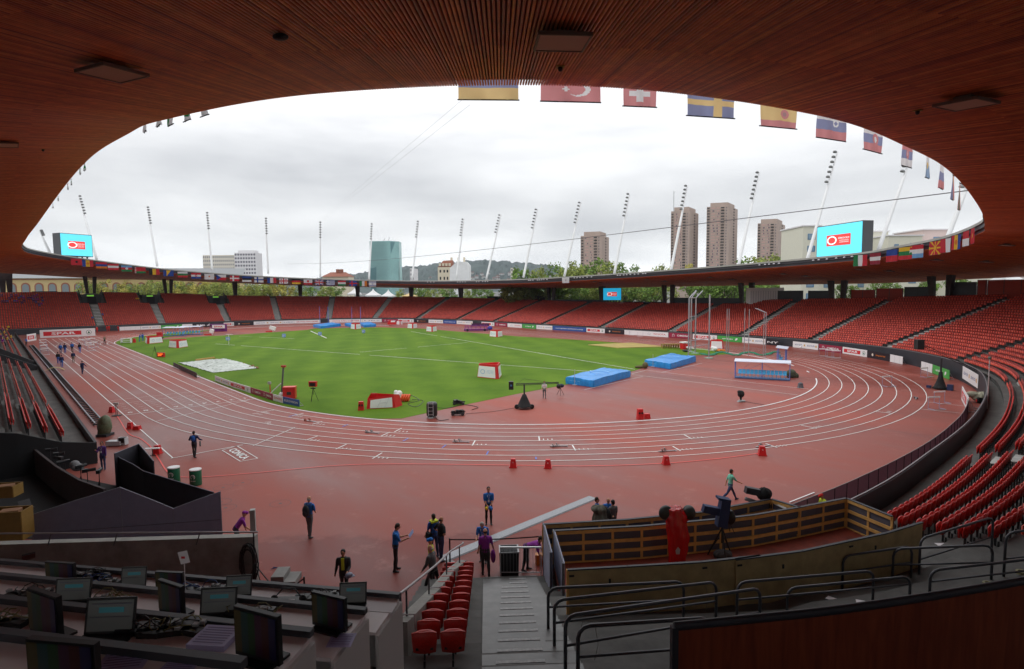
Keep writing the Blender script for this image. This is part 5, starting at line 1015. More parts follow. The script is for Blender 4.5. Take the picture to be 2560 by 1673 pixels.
# the opened cube with a big white face and red troughs
P = G(952, 1022); o = thing('infield_cube', 'opened red cube with a large white face showing thin grey lines', 'advertising cube', P, yaw0+R(9)); b = MB()
b.add([(-1.25, 0, 0), (1.3, .1, 0), (1.9, 1.2, 0), (-1.0, 1.1, 0), (-1.15, .12, .95), (1.15, .2, 1.2), (1.65, 1.1, 1.05), (-.9, 1.0, 1.3)], [(0, 1, 5, 4), (1, 2, 6, 5), (2, 3, 7, 6), (3, 0, 4, 7)]); b.add([(-1.1, .2, .5), (1.1, .3, .5), (1.6, 1.05, .5), (-.85, .95, .5)], [(0, 1, 2, 3)]); b.box((-.6, .7, 1.15), (.5, .12, .35)); b.build('shell', m_red, o)
b = MB(); b.add([(-.95, -.02, .08), (1.05, .06, .08), (1.0, .13, .98), (-.9, .08, .80)], [(0, 1, 2, 3)]); f = b.build('white_face', m_white, o); b = MB(); b.tube([(-.3, .0, .1), (.05, .06, .85)], .008, 4); b.tube([(.35, .0, .1), (.75, .08, .95)], .008, 4); b.tube([(-.05, .03, .5), (.5, .06, .55)], .008, 4); b.build('print', m_greytext, f)
def speaker(P, yaw, label, h_=.75, gr='red speaker boxes', blk=True):
 o = thing('speaker_box', label, 'speaker', P, yaw, gr); b = MB(); b.box((0, 0, h_/2), (.5, .42, h_), taper=.8); b.build('cabinet', m_red, o)
 if blk:
  for x in (-.11, .11): b = MB(); b.lathe([(.085, 0), (.085, .02)], n=12); q = b.build('cone', m_black, o); q.rotation_euler.x = R(90); q.location = (x, -.19, h_*.62)
 return o
speaker(G(903, 1026), yaw0+R(5), 'red twin-cone speaker left of the opened cube', .8)
speaker(G(1600, 1048), yaw0+R(10), 'red twin-cone speaker standing inside the bend kerb', .85); 
o = speaker(G(1617, 1046), yaw0+R(10), 'low red box lying right of the twin-cone speaker in the bend', .4, blk=False)
def lane_box(u, v, label, s_=1., emb=True):
 P = G(u, v); o = thing('lane_marker', label, 'lane box', P, yaw0+R(random.uniform(-12, 12)), 'red lane speaker boxes on the outer bend'); b = MB(); h_ = .48*s_
 b.box((0, 0, h_/2+.04), (.40*s_, .36*s_, h_), taper=.66); b.box((0, 0, .03), (.46*s_, .42*s_, .06)); b.build('shell', m_red, o)
 q = lettering(o, 'OMEGA', .055*s_, m_white, (0, -.165*s_, .2*s_), 0, .2*s_, .01); q.rotation_euler.x = R(-6); rb = ring_mb(.028*s_, .04*s_, 10, (0, .33*s_), -.15*s_); rb.build('omega_sign', m_white, o); return o
lane_box(1283, 1168, 'left red lane box of the pair on the outer line'); lane_box(1370, 1170, 'right red lane box of the pair on the outer line'); lane_box(1665, 1161, 'red lane box on the outer line, middle of the bend'); lane_box(1905, 1138, 'red lane box on the outer line right of the bend', 1.15)
lane_box(394, 1134, 'red lane box at the corner of the start area', 1.1); lane_box(326, 1072, 'red lane box beside the green covered camera', 1.0); lane_box(280, 1031, 'red lane box at the finish line edge', 1.0)
speaker(G(343, 1074), yaw0, 'small red starting gear lying beside a lane box', .3, blk=False)
# red cable tape along the outer line
tp = MB(); pth = spline([G(*q)[:2] for q in [(292, 1040), (300, 1052), (322, 1085), (352, 1098), (378, 1120), (398, 1150), (430, 1188), (505, 1193), (640, 1183), (840, 1165), (1000, 1161), (1280, 1164), (1470, 1166), (1665, 1159), (1800, 1147), (1900, 1134)]], 8, False); strip(tp, pth, .08, .028); tag(tp.build('red_cable_tape', mat('red_tape', srgb(235, 70, 60), .5)), 'bright red tape running along the outer lane from box to box', 'tape')
# starting blocks
b = MB(); b.box((0, 0, .03), (.95, .07, .05)); b.tube([(-.46, -.12, .02), (-.46, .12, .02)], .02, 5); b.build; bar = b.mesh('rail', m_steel)
b = MB(); 
for x, s_ in ((.1, -1), (.32, 1)): b.box((x, s_*.09, .11), (.05, .11, .17), M=Matrix.Rotation(R(28), 3, 'Y')); b.tube([(x-.06, s_*.09, .15), (x-.16, s_*.07, .04)], .014, 4)
ped = b.mesh('foot_pads', mat('pad_grey', srgb(130, 125, 125), .6)); ped_r = b.mesh('foot_pads', mat('pad_rust', srgb(140, 70, 55), .6))
for k_, (u, v, lab) in enumerate([(774, 1054, 'rust coloured starting blocks, leftmost set in the bend'), (930, 1083, 'starting blocks in the second marked lane of the bend'), (1152, 1106, 'starting blocks right of the red-clay ones, third set'), (1397, 1117, 'starting blocks in the middle of the near bend'), (1668, 1129, 'starting blocks behind a red box in the near bend'), (1908, 1117, 'starting blocks close behind the right red box'), (2290, 997, 'starting blocks at the far right of the bend')]):
 P = G(u, v); t = np.array([-(P[1]), P[0]-CX]); o = thing('starting_block', lab, 'starting blocks', P, math.atan2(t[1], t[0])+math.pi, 'starting blocks in the bend'); link('rail', bar, o); link('foot_pads', ped_r if k_ == 0 else ped, o); o.scale = (1.25,)*3
# hurdles
b = MB(); b.box((0, 0, 1.02), (1.2, .05, .13)); hb1 = b.mesh('top_bar', m_white); b = MB()
for x in (-.55, .55): b.tube([(x, 0, .04), (x, 0, 1.0)], .022, 5); b.tube([(x, 0, .04), (x, -.68, .04)], .025, 5)
hf = b.mesh('hurdle_frame', mat('hurdle_blue', srgb(160, 162, 190), .4, .3)); b = MB(); b.tube([(-.55, -.68, .04), (.55, -.68, .04)], .03, 5); hbx = b.mesh('foot_bar', m_alu)
HUR = [(2334, 1022, 10, 'front hurdle of the pair outside the right bend'), (2348, 1007, 10, 'rear hurdle of the pair outside the right bend'), (2217, 965, 8, 'hurdle standing on the right bend lanes'), (2310, 942, 20, 'hurdle outside the bend left of the crane pedestal')]
HUR += [(u, 839.5, 60, '%s blue hurdle stored before the twin red-lettered board' % nm[k_]) for k_, u in enumerate([127, 145, 160, 172, 190, 208, 224, 232])]
HUR += [(107, 862, 60, 'uppermost hurdle of the left file by the rail'), (108, 869, 60, 'second hurdle of the left file by the rail'), (110, 877, 60, 'third hurdle of the left file by the rail'), (111, 887, 60, 'nearest hurdle of the left file by the rail')]
HUR += [(u, v, 55, '%s far hurdle across the lanes of the left bend' % nm[k_]) for k_, (u, v) in enumerate([(200, 852), (213, 851), (205, 861), (218, 860), (230, 858), (222, 870), (236, 868), (228, 876)])]
HUR += [(u, v, -20, '%s hurdle in a row along the far track, counted from the left' % nm[k_]) for k_, (u, v) in enumerate([(1556, 833), (1580, 838), (1601, 842), (2058, 889), (2074, 892), (2090, 894)])]
for u, v, a, lab in HUR:
 o = thing('hurdle', lab, 'hurdle', G(u, v), yaw0+R(a), 'hurdles on the track'); link('top_bar', hb1, o); link('hurdle_frame', hf, o); link('foot_bar', hbx, o)
# high-jump mats
m_mat = mat('mat_blue', srgb(38, 140, 215), .35, var=.18, vs=1.6, bump=.5); m_matlt = mat('mat_print', srgb(150, 210, 245), .5)
def jump_mat(c1, c2, c3, h_, label, txt=True):
 A, B, C = [np.array(G(*q)[:2]) for q in (c1, c2, c3)]; D = A+C-B; c = (A+C)/2; o = thing('landing_mat', label, 'landing mat', (c[0], c[1], 0)); Q = [A-c, B-c, C-c, D-c]
 nx = 26; V = []; F = []
 def P_(s, t): return Q[0]*(1-s)*(1-t)+Q[1]*s*(1-t)+Q[2]*s*t+Q[3]*(1-s)*t
 r_ = np.random.default_rng(int(abs(c[0])*10)); ph = r_.random(6)*6
 for j_ in range(nx+1):
  for i_ in range(nx+1):
   s_, t_ = i_/nx, j_/nx; p = P_(s_, t_); e_ = min(s_, 1-s_, t_, 1-t_); z = h_+.07*min(1, e_*6)+.035*math.sin(7*s_+ph[0]+3*t_)+.03*math.sin(13*t_-5*s_+ph[1])+.018*math.sin(31*s_+9*t_+ph[2])-(.05 if e_ == 0 else 0); V.append((*p, z))
 for j_ in range(nx):
  for i_ in range(nx): F.append((j_*(nx+1)+i_, j_*(nx+1)+i_+1, (j_+1)*(nx+1)+i_+1, (j_+1)*(nx+1)+i_))
 b = MB(); b.add(V, F); rim = [j_ for j_ in range(nx+1)]+[(k_+1)*(nx+1)-1 for k_ in range(1, nx+1)]+[nx*(nx+1)+k_ for k_ in range(nx-1, -1, -1)]+[k_*(nx+1) for k_ in range(nx-1, 0, -1)]
 m_ = len(rim); VV = []; 
 for k_, q in enumerate(rim):
  x, y, z = V[q]; out_ = 1+.012*math.sin(k_*1.7+ph[3])+.01; VV += [(x, y, z), (x*out_, y*out_, h_*.5), (x, y, .02)]
 b.add(VV, [(3*k_+a, 3*((k_+1) % m_)+a, 3*((k_+1) % m_)+a+1, 3*k_+a+1) for k_ in range(m_) for a in (0, 1)]); b.build('cover', m_mat, o, True)
 if txt:
  fr = Q[1]-Q[0]; L_ = np.linalg.norm(fr); rz = math.atan2(fr[1], fr[0]); mid = (Q[0]+Q[1])/2; nn = np.array([fr[1], -fr[0]])/L_
  lettering(o, 'mondosport', .2, m_matlt, (*(mid+nn*.06-fr*.2), h_*.55), rz, 1.7)
  rb = ring_mb(.75, .85, 30, (0, 0), 0, 1.5, R(30), R(330)); bb = MB(); bb.add([(x, z, h_+.2) for x, _, z in rb.v], rb.f); bb.build('faint_ring', m_matlt, o)
  for k_, (s_, side_) in enumerate(((.45, 1),)):
   b = MB(); p = Q[0]+fr*.35+nn*.1; b.tube([(*p, 0), (*p, h_+.9)], .025, 6); b.box((*p, .05), (.5, .3, .05)); b.build('upright', m_alu, o)
 return o
jump_mat((1415, 960), (1483, 969), (1576, 943), .85, 'nearer blue wrapped high-jump mat with faint ring print', True)
jump_mat((1612, 914), (1676, 924), (1739, 905), .85, 'farther blue wrapped high-jump mat left of the hammer cage', True)
jump_mat((783, 818), (803, 822), (852, 816), .8, 'left blue vault mat on the far bend', False); jump_mat((862, 815), (880, 819), (895, 817), .8, 'small middle blue vault mat on the far bend', False); jump_mat((898, 813), (910, 819), (940, 817), .8, 'right blue vault mat on the far bend', False)
for u, v, vt, lab in [(800, 812, 766, 'leftmost tall blue vault upright'), (821, 813, 767, 'second tall blue vault upright from the left'), (880, 812, 767, 'third tall blue vault upright'), (902, 812, 767, 'rightmost tall blue vault upright')]:
 P = G(u, v); b = MB(); z = at_h(P, vt); b.tube([(0, 0, 0), (0, 0, z)], .08, 6); o = thing('vault_upright', lab, 'vault upright', P, 0, 'vault uprights on the far bend'); b.build('pole', mat('pale_blue_metal', srgb(110, 125, 200), .4, .2), o); b = MB(); b.box((0, 0, .15), (.9, .5, .3)); b.build('base_box', m_blue, o)
# dugout shelters
def shelter(L_, seats_, label, P, yaw, big=True, col=m_blue):
 o = thing('dugout_shelter', label, 'dugout', P, yaw); b = MB(); fr = mat('shelter_frame', srgb(118, 136, 205), .4, .2) if big else col
 for x in (-L_/2, 0, L_/2):
  b.tube([(x, -.5, .0), (x, -.5, 2.0)], .045, 6); b.tube([(x, .55, .1), (x, .55, 1.9)], .04, 6); b.tube([(x, -.5, .12), (x, .55, .12)], .04, 5)
 for s_ in (-1, 1): b.tube([(s_*L_/2, .55, .3), (s_*.1, .55, 1.7)], .018, 4)
 b.tube([(-L_/2, .55, .3), (-L_/2+1.6, .55, 1.7)], .015, 4); b.build('frame', fr, o)
 b = MB(); b.add([(-L_/2-.1, -.75, 1.98), (L_/2+.1, -.75, 1.98), (L_/2+.1, .75, 2.14), (-L_/2-.1, .75, 2.14), (-L_/2-.1, -.75, 2.04), (L_/2+.1, -.75, 2.04), (L_/2+.1, .75, 2.2), (-L_/2-.1, .75, 2.2)], [(3, 2, 1, 0), (4, 5, 6, 7), (0, 1, 5, 4), (1, 2, 6, 5), (2, 3, 7, 6), (3, 0, 4, 7)]); b.build('roof_sheet', mat('milky_roof', srgb(205, 210, 225), .4), o)
 b = MB(); b.box((0, -.1, .1), (L_, 1.2, .12)); b.build('floor_plate', mat('shelter_floor', srgb(60, 95, 140), .5), o)
 for k_ in range(seats_):
  x = -L_/2+.3+(L_-.6)*(k_+.5)/seats_; b = MB(); b.box((0, 0, .55), (.4, .38, .06)); b.box((0, .2, .78), (.4, .06, .46), M=Matrix.Rotation(R(-8), 3, 'X')); b.box((0, .05, .33), (.06, .06, .4)); q = b.build('bucket_seat', mat('seat_cyan', srgb(85, 190, 238), .4), o); q.location.x = x; q.location.y = .1
 return o
A_, B_2 = G(1838, 944), G(1974, 951); c = (A_+B_2)/2; dv = B_2-A_; shelter(np.linalg.norm(dv[:2]), 12, 'long dugout with twelve cyan seats under a milky roof in the bend', (*c[:2], 0), math.atan2(dv[1], dv[0]))
shelter(3.4, 6, 'small blue dugout turned sideways behind the long one', G(1955, 905), yaw0+R(62))
shelter(5.2, 6, 'left one of two far cyan-seated dugouts by the green board', G(437, 840), yaw0-R(2)); shelter(5.2, 6, 'right one of two far cyan-seated dugouts by the black cat board', G(478, 837), yaw0-R(2))
o = thing('coach_booth', 'small purple booth with white front board on the far left track', 'booth', G(547, 829), yaw0, ); b = MB(); b.box((0, .3, 1.0), (4.2, .08, 2.0))
for x in (-2.1, -.7, .7, 2.1): b.tube([(x, -.4, 0), (x, -.4, 1.9)], .05, 5); b.tube([(x, -.4, .5), (x, .3, .5)], .04, 4)
b.box((0, 0, 1.95), (4.3, 1, .06)); b.build('booth_frame', m_purple, o); b = MB(); b.box((.2, -.45, 1.35), (3.4, .05, .9)); q = b.build('front_board', m_white, o); lettering(q, 'SPAR', .45, m_redprint, (.2, -.5, 1.35), 0, 2.4, .02)
# purple trolley on the far track
o = thing('hurdle_trolley', 'purple hurdle trolley with posts parked on the far track', 'trolley', G(1190, 828), yaw0+R(6)); b = MB(); b.box((0, 0, .55), (6.2, 1.6, .14)); b.box((0, 0, 1.0), (5.4, .1, .1)); b.box((0, -.6, .3), (6.2, .1, .3))
for x in (-2.8, -2, -1.2, 0, 1.2, 2.2, 2.8): b.tube([(x, -.5, .2), (x, -.5, 1.7)], .05, 5); b.tube([(x, .5, .2), (x, .5, 1.6)], .05, 5)
b.tube([(-2.8, -.5, 1.5), (2.8, -.5, 1.5)], .05, 5); b.tube([(-2.8, .5, 1.2), (2.8, .5, 1.2)], .05, 5); b.build('trolley_frame', m_purple, o); b = MB(); b.box((1.2, .6, 1.6), (4.6, .1, .7)); b.build('side_board', mat('violet_board', srgb(75, 25, 70), .5), o)
for x in (-2.2, 2.2): b = MB(); b.lathe([(.32, -.1), (.32, .1)], n=12); q = b.build('wheel', m_black, o); q.rotation_euler.x = R(90); q.location = (x, -.8, .32)
b = MB(); b.ell((3.6, 0, .7), (.7, .6, .55)); b.build('blue_sack', mat('sack_blue', srgb(60, 60, 150), .8), o, True)
# hammer cage and net posts
o = thing('hammer_cage', 'tall grey throwing cage frame with net arms beside the far mat', 'throwing cage', (0, 0, 0)); m_cage = mat('cage_grey', srgb(165, 162, 166), .4, .4); CG = [(1725, 893), (1742, 878), (1730, 889), (1773, 896)]; b = MB(); pts = []
for (u, v), vt in zip([(1721, 894), (1738, 884), (1727, 880), (1772, 896)], [745, 745, 745, 736]):
 P = G(u, v); z = min(at_h(P, vt), 10.5); pts.append((P, z)); b = MB(); b.tube([(P[0], P[1], 0), (P[0], P[1], z)], .11, 8); b.build('post', m_cage, o)
b = MB(); T0 = [Vector((p[0], p[1], z)) for p, z in pts]
for k_ in (0, 1):
 q = T0[k_]; far_ = Vector((*(G(*((1721, 894), (1738, 884))[k_])[:2]+np.array(fdir(1, 1.2))*2.6), q.z+1.1)); b.tube([q, far_], .09, 6)
b.tube([T0[0], T0[1]], .07, 6); b.tube([T0[0]-Vector((0, 0, 2.9)), T0[1]-Vector((0, 0, 2.9))], .06, 6)
for dz_ in (6.6, 7.5): b.tube([T0[0]-Vector((0, 0, dz_)), T0[3]-Vector((0, 0, dz_-.0))], .05, 6)
b.tube([T0[2], T0[2]+Vector((*(fdir(1, 1.2)*1.8), 1.0))], .07, 5); b.build('cross_bars', m_cage, o); b = MB(); q = T0[3]; b.box((q.x, q.y, q.z-.9), (.16, .16, 1.4)); b.build('pulley_sleeve', m_white, o)
b = MB()
for p, z in pts: b.box((p[0], p[1], .06), (.9, .9, .1)); b.tube([(p[0], p[1], .1), (p[0]+.9, p[1]-.5, .1)], .05, 4)
b.build('ground_feet', mat('pale_green_metal', srgb(150, 180, 165), .5), o)
for k_, (u, v, vt, u2, v2) in enumerate([(1816, 884, 772, 1821, 884), (1860, 885, 771, 1871, 891), (1908, 893, 781, 1913, 896)]):
 P = G(u, v); z = at_h(P, vt); o = thing('net_post', ['left', 'middle', 'right, angled-top'][k_]+' pair of thin grey net posts right of the hammer cage', 'net posts', P, 0, 'net posts by the throwing circle'); Pq = G(u2, v2)-P
 for q in (np.zeros(3), Pq): b = MB(); b.tube([(q[0], q[1], 0), (q[0], q[1], z)], .06, 6); b.build('post', m_cage, o)
 if k_ == 2: b = MB(); a_ = fdir(-1, .6)*1.3; b.tube([(0, 0, z), (a_[0], a_[1], z+.6)], .06, 5); b.tube([(Pq[0], Pq[1], z), (Pq[0]+a_[0], Pq[1]+a_[1], z+.6)], .06, 5); b.tube([(0, 0, z), (Pq[0], Pq[1], z)], .05, 5); b.build('angled_arm', m_cage, o)
netg = MB(); 
for k_ in range(60): a_ = k_*.17; p = G(1755+k_*3.2, 885+4*math.sin(k_*.3), 0); netg.ell((p[0], p[1], .06), (.5+.2*math.sin(k_), .35, .09+.05*math.sin(k_*2.1)), 6, 4)
tag(netg.build('folded_net', mat('net_green', srgb(35, 120, 90), .8), None, True), 'dark green net folded in a line along the throwing circle', 'net')
# yellow pads and low trestle by the throwing area
b = MB(); A = [G(*q) for q in [(1470, 863), (1545, 871), (1662, 868), (1580, 858)]]; b.add([(p[0], p[1], .12) for p in A]+[(p[0], p[1], .0) for p in A], [(0, 1, 2, 3)]+[(i, (i+1) % 4, 4+(i+1) % 4, 4+i) for i in range(4)]); tag(b.build('yellow_run_mat', mat('straw_yellow', srgb(168, 148, 84), .8, var=.15, vs=.6)), 'straw yellow flat mat on the grass edge left of the cage', 'mat')
o = thing('trestle', 'low yellow slatted trestle right of the straw mat', 'trestle', G(1675, 871), yaw0+R(4)); b = MB(); b.box((0, 0, .75), (3.2, .8, .08))
for x in np.linspace(-1.5, 1.5, 8): b.box((x, 0, .36), (.08, .7, .7))
b.build('slats', mat('ochre_wood', srgb(150, 125, 55), .7), o)
for u, v, lab, c_, s_ in [(1725, 874, 'white sheet crumpled on the red chute left of the cage', m_white, (.9, .6, .5)), (1786, 878, 'white bundle with orange feet right of the cage', m_white, (.9, .6, .75)), (1800, 879, 'orange bag at the foot of the white bundle', m_orange, (1.2, .5, .35)), (1712, 880, 'dark gear pile left of the cage', m_black, (.7, .5, .35)), (2002, 872, 'small white bird-like marker on the far lanes', m_white, (.2, .2, .5))]:
 P = G(u, v); b = MB(); r_ = random.Random(u)
 for k_ in range(6): b.ell((r_.uniform(-.5, .5)*s_[0], r_.uniform(-.5, .5)*s_[1], s_[2]*(.35+.4*r_.random())), (s_[0]*.5, s_[1]*.5, s_[2]*.45), 8, 6)
 o = b.build('gear_bundle', c_, None, True); o.location = tuple(P); tag(o, lab, 'gear')
o = thing('red_chute', 'red wedge chute standing left of the hammer cage', 'chute', G(1715, 873), yaw0+R(20)); b = MB(); b.add([(-.9, -.5, 0), (.9, -.5, 0), (.9, .5, 0), (-.9, .5, 0), (-.9, -.5, 1.3), (.9, -.5, .4), (.9, .5, .4), (-.9, .5, 1.3)], [(0, 1, 5, 4), (1, 2, 6, 5), (2, 3, 7, 6), (3, 0, 4, 7), (4, 5, 6, 7)]); b.build('shell', m_red, o); b = MB(); b.box((-.3, 0, 1.2), (1.3, 1.1, .2)); b.build('white_cover', m_white, o)
# covered sand pit
o = thing('sand_pit_cover', 'wrinkled white plastic sheet weighted down over the sand pit', 'tarpaulin', (0, 0, 0)); Q = [np.array(G(*q)[:2]) for q in [(446, 908), (532, 933), (648, 921), (560, 898)]]; b = MB(); nx = 40; V = []; rr = np.random.default_rng(4)
for j_ in range(nx+1):
 for i_ in range(nx+1):
  s_, t_ = i_/nx, j_/nx; p = Q[0]*(1-s_)*(1-t_)+Q[1]*s_*(1-t_)+Q[2]*s_*t_+Q[3]*(1-s_)*t_; hmp = .55*math.exp(-((s_-.42)**2+(t_-.62)**2)*14); V.append((p[0]+rr.normal()*.04, p[1]+rr.normal()*.04, .05+hmp+rr.random()*.10*(1 if .02 < s_ < .98 else .3)))
b.add(V, [(j_*(nx+1)+i_, j_*(nx+1)+i_+1, (j_+1)*(nx+1)+i_+1, (j_+1)*(nx+1)+i_) for j_ in range(nx) for i_ in range(nx)]); b.build('sheet', mat('plastic_sheet', srgb(205, 212, 205), .35, c2=srgb(150, 160, 150), vs=.9), o); b = MB()
for k_, (u, v) in enumerate([(500, 899), (540, 898), (552, 899), (600, 907), (610, 909), (590, 905), (628, 916), (640, 918), (632, 914), (644, 920), (450, 915), (456, 920)]): p = G(u, v, .12); b.box((p[0], p[1], .14), (.5, .22, .1), rz=k_*.7)
b.build('brick_weight', mat('brick_brown', srgb(140, 95, 60), .8), o)
o = thing('timber_beam', 'yellow timber beam lying on the edge of the sand pit sheet', 'beam', G(513, 901), 0); A_, B_2 = G(490, 903), G(536, 897); d_ = B_2-A_; o.rotation_euler.z = math.atan2(d_[1], d_[0]); b = MB(); b.box((0, 0, .25), (np.linalg.norm(d_), .25, .2)); b.build('beam', m_wood, o)
# timing camera mast at the finish
P = G(704, 996); o = thing('finish_camera_mast', 'leaning grey photo-finish mast with an angled white strut on the infield edge', 'camera mast', P, 0); ztop = at_h(P, 918); r_ = fdir(1, 0)
b = MB(); b.tube([(0, 0, .3), (r_[0]*.30, r_[1]*.30, ztop)], [.09, .09], 8); b.build('mast', mat('mast_grey', srgb(95, 98, 100), .5), o); b = MB(); b.tube([(-r_[0]*1.55, -r_[1]*1.55, .1), (0, 0, 1.5)], .05, 6); b.build('strut', m_white, o)
b = MB(); b.box((r_[0]*.32, r_[1]*.32, ztop+.08), (.42, .25, .2), yaw0); b.build('camera_head', mat('head_orange', srgb(185, 70, 50), .5), o); b = MB(); b.ell((0, 0, .35), (.3, .25, .3)); b.build('foot_wrap', m_white, o, True); b = MB(); b.box((-.05, .1, .06), (.7, .5, .1), yaw0); b.build('base', m_dark, o)
o = thing('timing_box', 'red cubic timing cabinet behind the low blue finish board', 'cabinet', G(725, 997), yaw0+R(8)); b = MB(); b.box((0, 0, .62), (1.15, .8, 1.1)); b.build('cabinet', m_red, o); b = MB(); b.box((0, 0, 1.2), (1.2, .84, .05)); b.build('lid', mat('lid_red', srgb(225, 70, 60), .4), o); b = MB(); b.box((0, -.41, .6), (.4, .02, .3)); b.build('vent', m_dark, o)
o = thing('photocell_post', 'short red and white photocell post left of the leaning mast', 'post', G(676, 989), yaw0); b = MB(); b.tube([(0, 0, 0), (0, 0, 1.2)], .05, 6); b.build('post', m_red, o); b = MB(); b.box((-.05, 0, 1.3), (.3, .2, .24)); b.build('sensor', mat('sensor_grey', srgb(170, 170, 165), .5), o)
def tripod(o, h_, sp=.45, r_=.02, m=m_black):
 b = MB()
 for k_ in range(3): a_ = k_*2.094+.5; b.tube([(0, 0, h_), (sp*math.cos(a_), sp*math.sin(a_), 0)], r_, 5)
 b.tube([(0, 0, h_*.5), (0, 0, h_+.05)], r_*1.2, 5); b.build('tripod', m, o)
o = thing('display_stand', 'red display on a black tripod on the near left grass', 'display', G(784, 1004), yaw0-R(8)); tripod(o, 1.35); b = MB(); b.box((0, 0, 1.72), (.72, .3, .52), taper=1.06); b.build('display_case', m_red, o); b = MB(); b.box((0, -.16, 1.68), (.58, .02, .32)); b.build('dark_screen', m_black, o); b = MB(); b.box((0, .0, 1.3), (.5, .1, .1)); b.build('mount_bracket', m_dark, o)
o = thing('red_clock', 'small red digital clock standing low on the left grass edge', 'clock', G(403, 893), yaw0-R(20)); b = MB(); b.box((0, 0, .4), (1.5, .3, .75)); b.build('case', m_red, o); lettering(o, '20"', .45, mat('led_orange', srgb(255, 120, 40), .4, emit=1.2), (0, -.17, .42), 0, 1.1, .03)
o = thing('tripod_stand', 'thin dark tripod behind the red digital clock', 'tripod', G(388, 892), 0); tripod(o, 1.7, .5)
# TV gear on the near infield
o = thing('camera_crane', 'black camera crane with a long lattice arm and skirted pedestal by the near mat', 'camera crane', G(1311, 1022), 0); rt = RT[:2]/np.linalg.norm(RT[:2]); rtv = Vector((rt[0], rt[1], 0)); fwv = Vector((FW[0], FW[1], 0)).normalized()
b = MB(); b.lathe([(.75, 0.22), (.62, .3), (.3, 1.0), (.16, 1.3)], n=10); b.build('skirt', m_blackcloth, o, True)
for s_ in (-1, 1): b = MB(); b.lathe([(.2, -.1), (.22, 0), (.2, .1)], n=12); q = b.build('wheel', m_black, o); q.rotation_euler = (R(90), 0, yaw0); q.location = rtv*s_*.68+Vector((0, 0, .2))
b = MB(); b.tube([(0, 0, 1.25), (0, 0, 2.2)], .07, 8); b.build('column', m_dark, o)
zA = 2.15; b = MB(); A_, B_2 = -rtv*.75+Vector((0, 0, zA-.05)), rtv*3.1+fwv*.3+Vector((0, 0, zA+.05))
for dz_, dy_ in ((0, 0), (.18, 0), (.09, .14)): b.tube([A_+Vector((0, 0, dz_))+fwv*dy_, B_2+Vector((0, 0, dz_*.6))+fwv*dy_], .022, 4)
for k_ in range(22): t_ = k_/22; p = A_.lerp(B_2, t_); q = A_.lerp(B_2, t_+1/22); b.tube([p, q+Vector((0, 0, .17))], .012, 4); b.tube([p+Vector((0, 0, .17)), q], .012, 4)
b.tube([A_+Vector((0, 0, .1)), Vector((0, 0, zA+.55)), B_2], .012, 4); b.build('lattice_arm', m_black, o)
b = MB(); c_ = A_-rtv*.42; b.box(tuple(c_+Vector((0, 0, .02))), (.42, .5, .72), yaw0); b.build('counterweight', m_black, o); b = MB(); q = c_-fwv*.27+Vector((0, 0, .05)); rb = ring_mb(0, .1, 14, (0, 0), 0, .8); b.add([q+rtv*x+Vector((0, 0, z)) for x, _, z in rb.v], rb.f); b.build('blue_badge', mat('badge_blue', srgb(70, 125, 165), .4), o)
b = MB(); b.ell(tuple(B_2+Vector((0, 0, -.25))), (.22, .2, .24)); b.build('camera_head', m_black, o, True)
for u, v, lab, k_ in [(1332+165, 990, 'dark camera on a small stand at the crane tip beside the mat', 0), (2187+0, 0, '', 1)]:
 if k_ == 0:
  o = thing('stand_camera', lab, 'camera', G(1401, 988), yaw0); tripod(o, .75, .4); b = MB(); b.ell((.1, 0, .95), (.28, .22, .2)); b.box((-.15, 0, 1.0), (.4, .2, .2)); b.build('camera_cover', mat('dark_blue_cover', srgb(25, 35, 60), .7), o, True)
def cart(u, v, label, seed, s_=1.):
 P = G(u, v); r_ = random.Random(seed); o = thing('camera_cart', label, 'camera gear', P, yaw0); b = MB(); b.box((0, 0, .16*s_), (1.0*s_, .5*s_, .08*s_)); 
 for k_ in range(7): b.box((r_.uniform(-.4, .4)*s_, r_.uniform(-.2, .2)*s_, (.25+.12*r_.random())*s_), (.25*s_, .2*s_, .2*s_), rz=r_.random()*3)
 b.tube([(-.6*s_, 0, .2*s_), (.6*s_, .1, .3*s_)], .04*s_, 5); b.build('chassis', m_black, o)
 for x in (-.4, .4):
  for y in (-.28, .28): b = MB(); b.lathe([(.13*s_, -.04), (.13*s_, .04)], n=10); q = b.build('wheel', m_dark, o); q.rotation_euler.x = R(90); q.location = (x*s_, y*s_, .13*s_)
 return o
cart(1147, 1012, 'low black camera dolly on the grass behind the cables', 1); cart(1145, 1038, 'low black camera dolly on the red rubber among cables', 2, 1.05)
o = thing('cable_drum_cart', 'upright cable drum on a silver hand truck at the grass corner', 'hand truck', G(1077, 1045), yaw0+R(10)); b = MB()
for x in (-.2, .2): b.tube([(x, -.2, .05), (x, -.05, 1.35)], .02, 5)
for z in (.3, .6, .9, 1.2): b.tube([(-.2, -.18+.1*z, z), (.2, -.18+.1*z, z)], .018, 4)
b.box((0, -.3, .05), (.45, .25, .02)); b.build('truck_frame', m_alu, o); b = MB(); b.lathe([(.42, 0), (.46, .1), (.46, 1.0), (.38, 1.15)], (.12, .35, .1), 14); b.build('drum_cover', mat('black_bag', (.015, .015, .016), .35), o, True)
for x in (-.22, .22): b = MB(); b.lathe([(.12, -.03), (.12, .03)], n=10); q = b.build('wheel', m_black, o); q.rotation_euler.y = R(90); q.location = (x, -.12, .12)
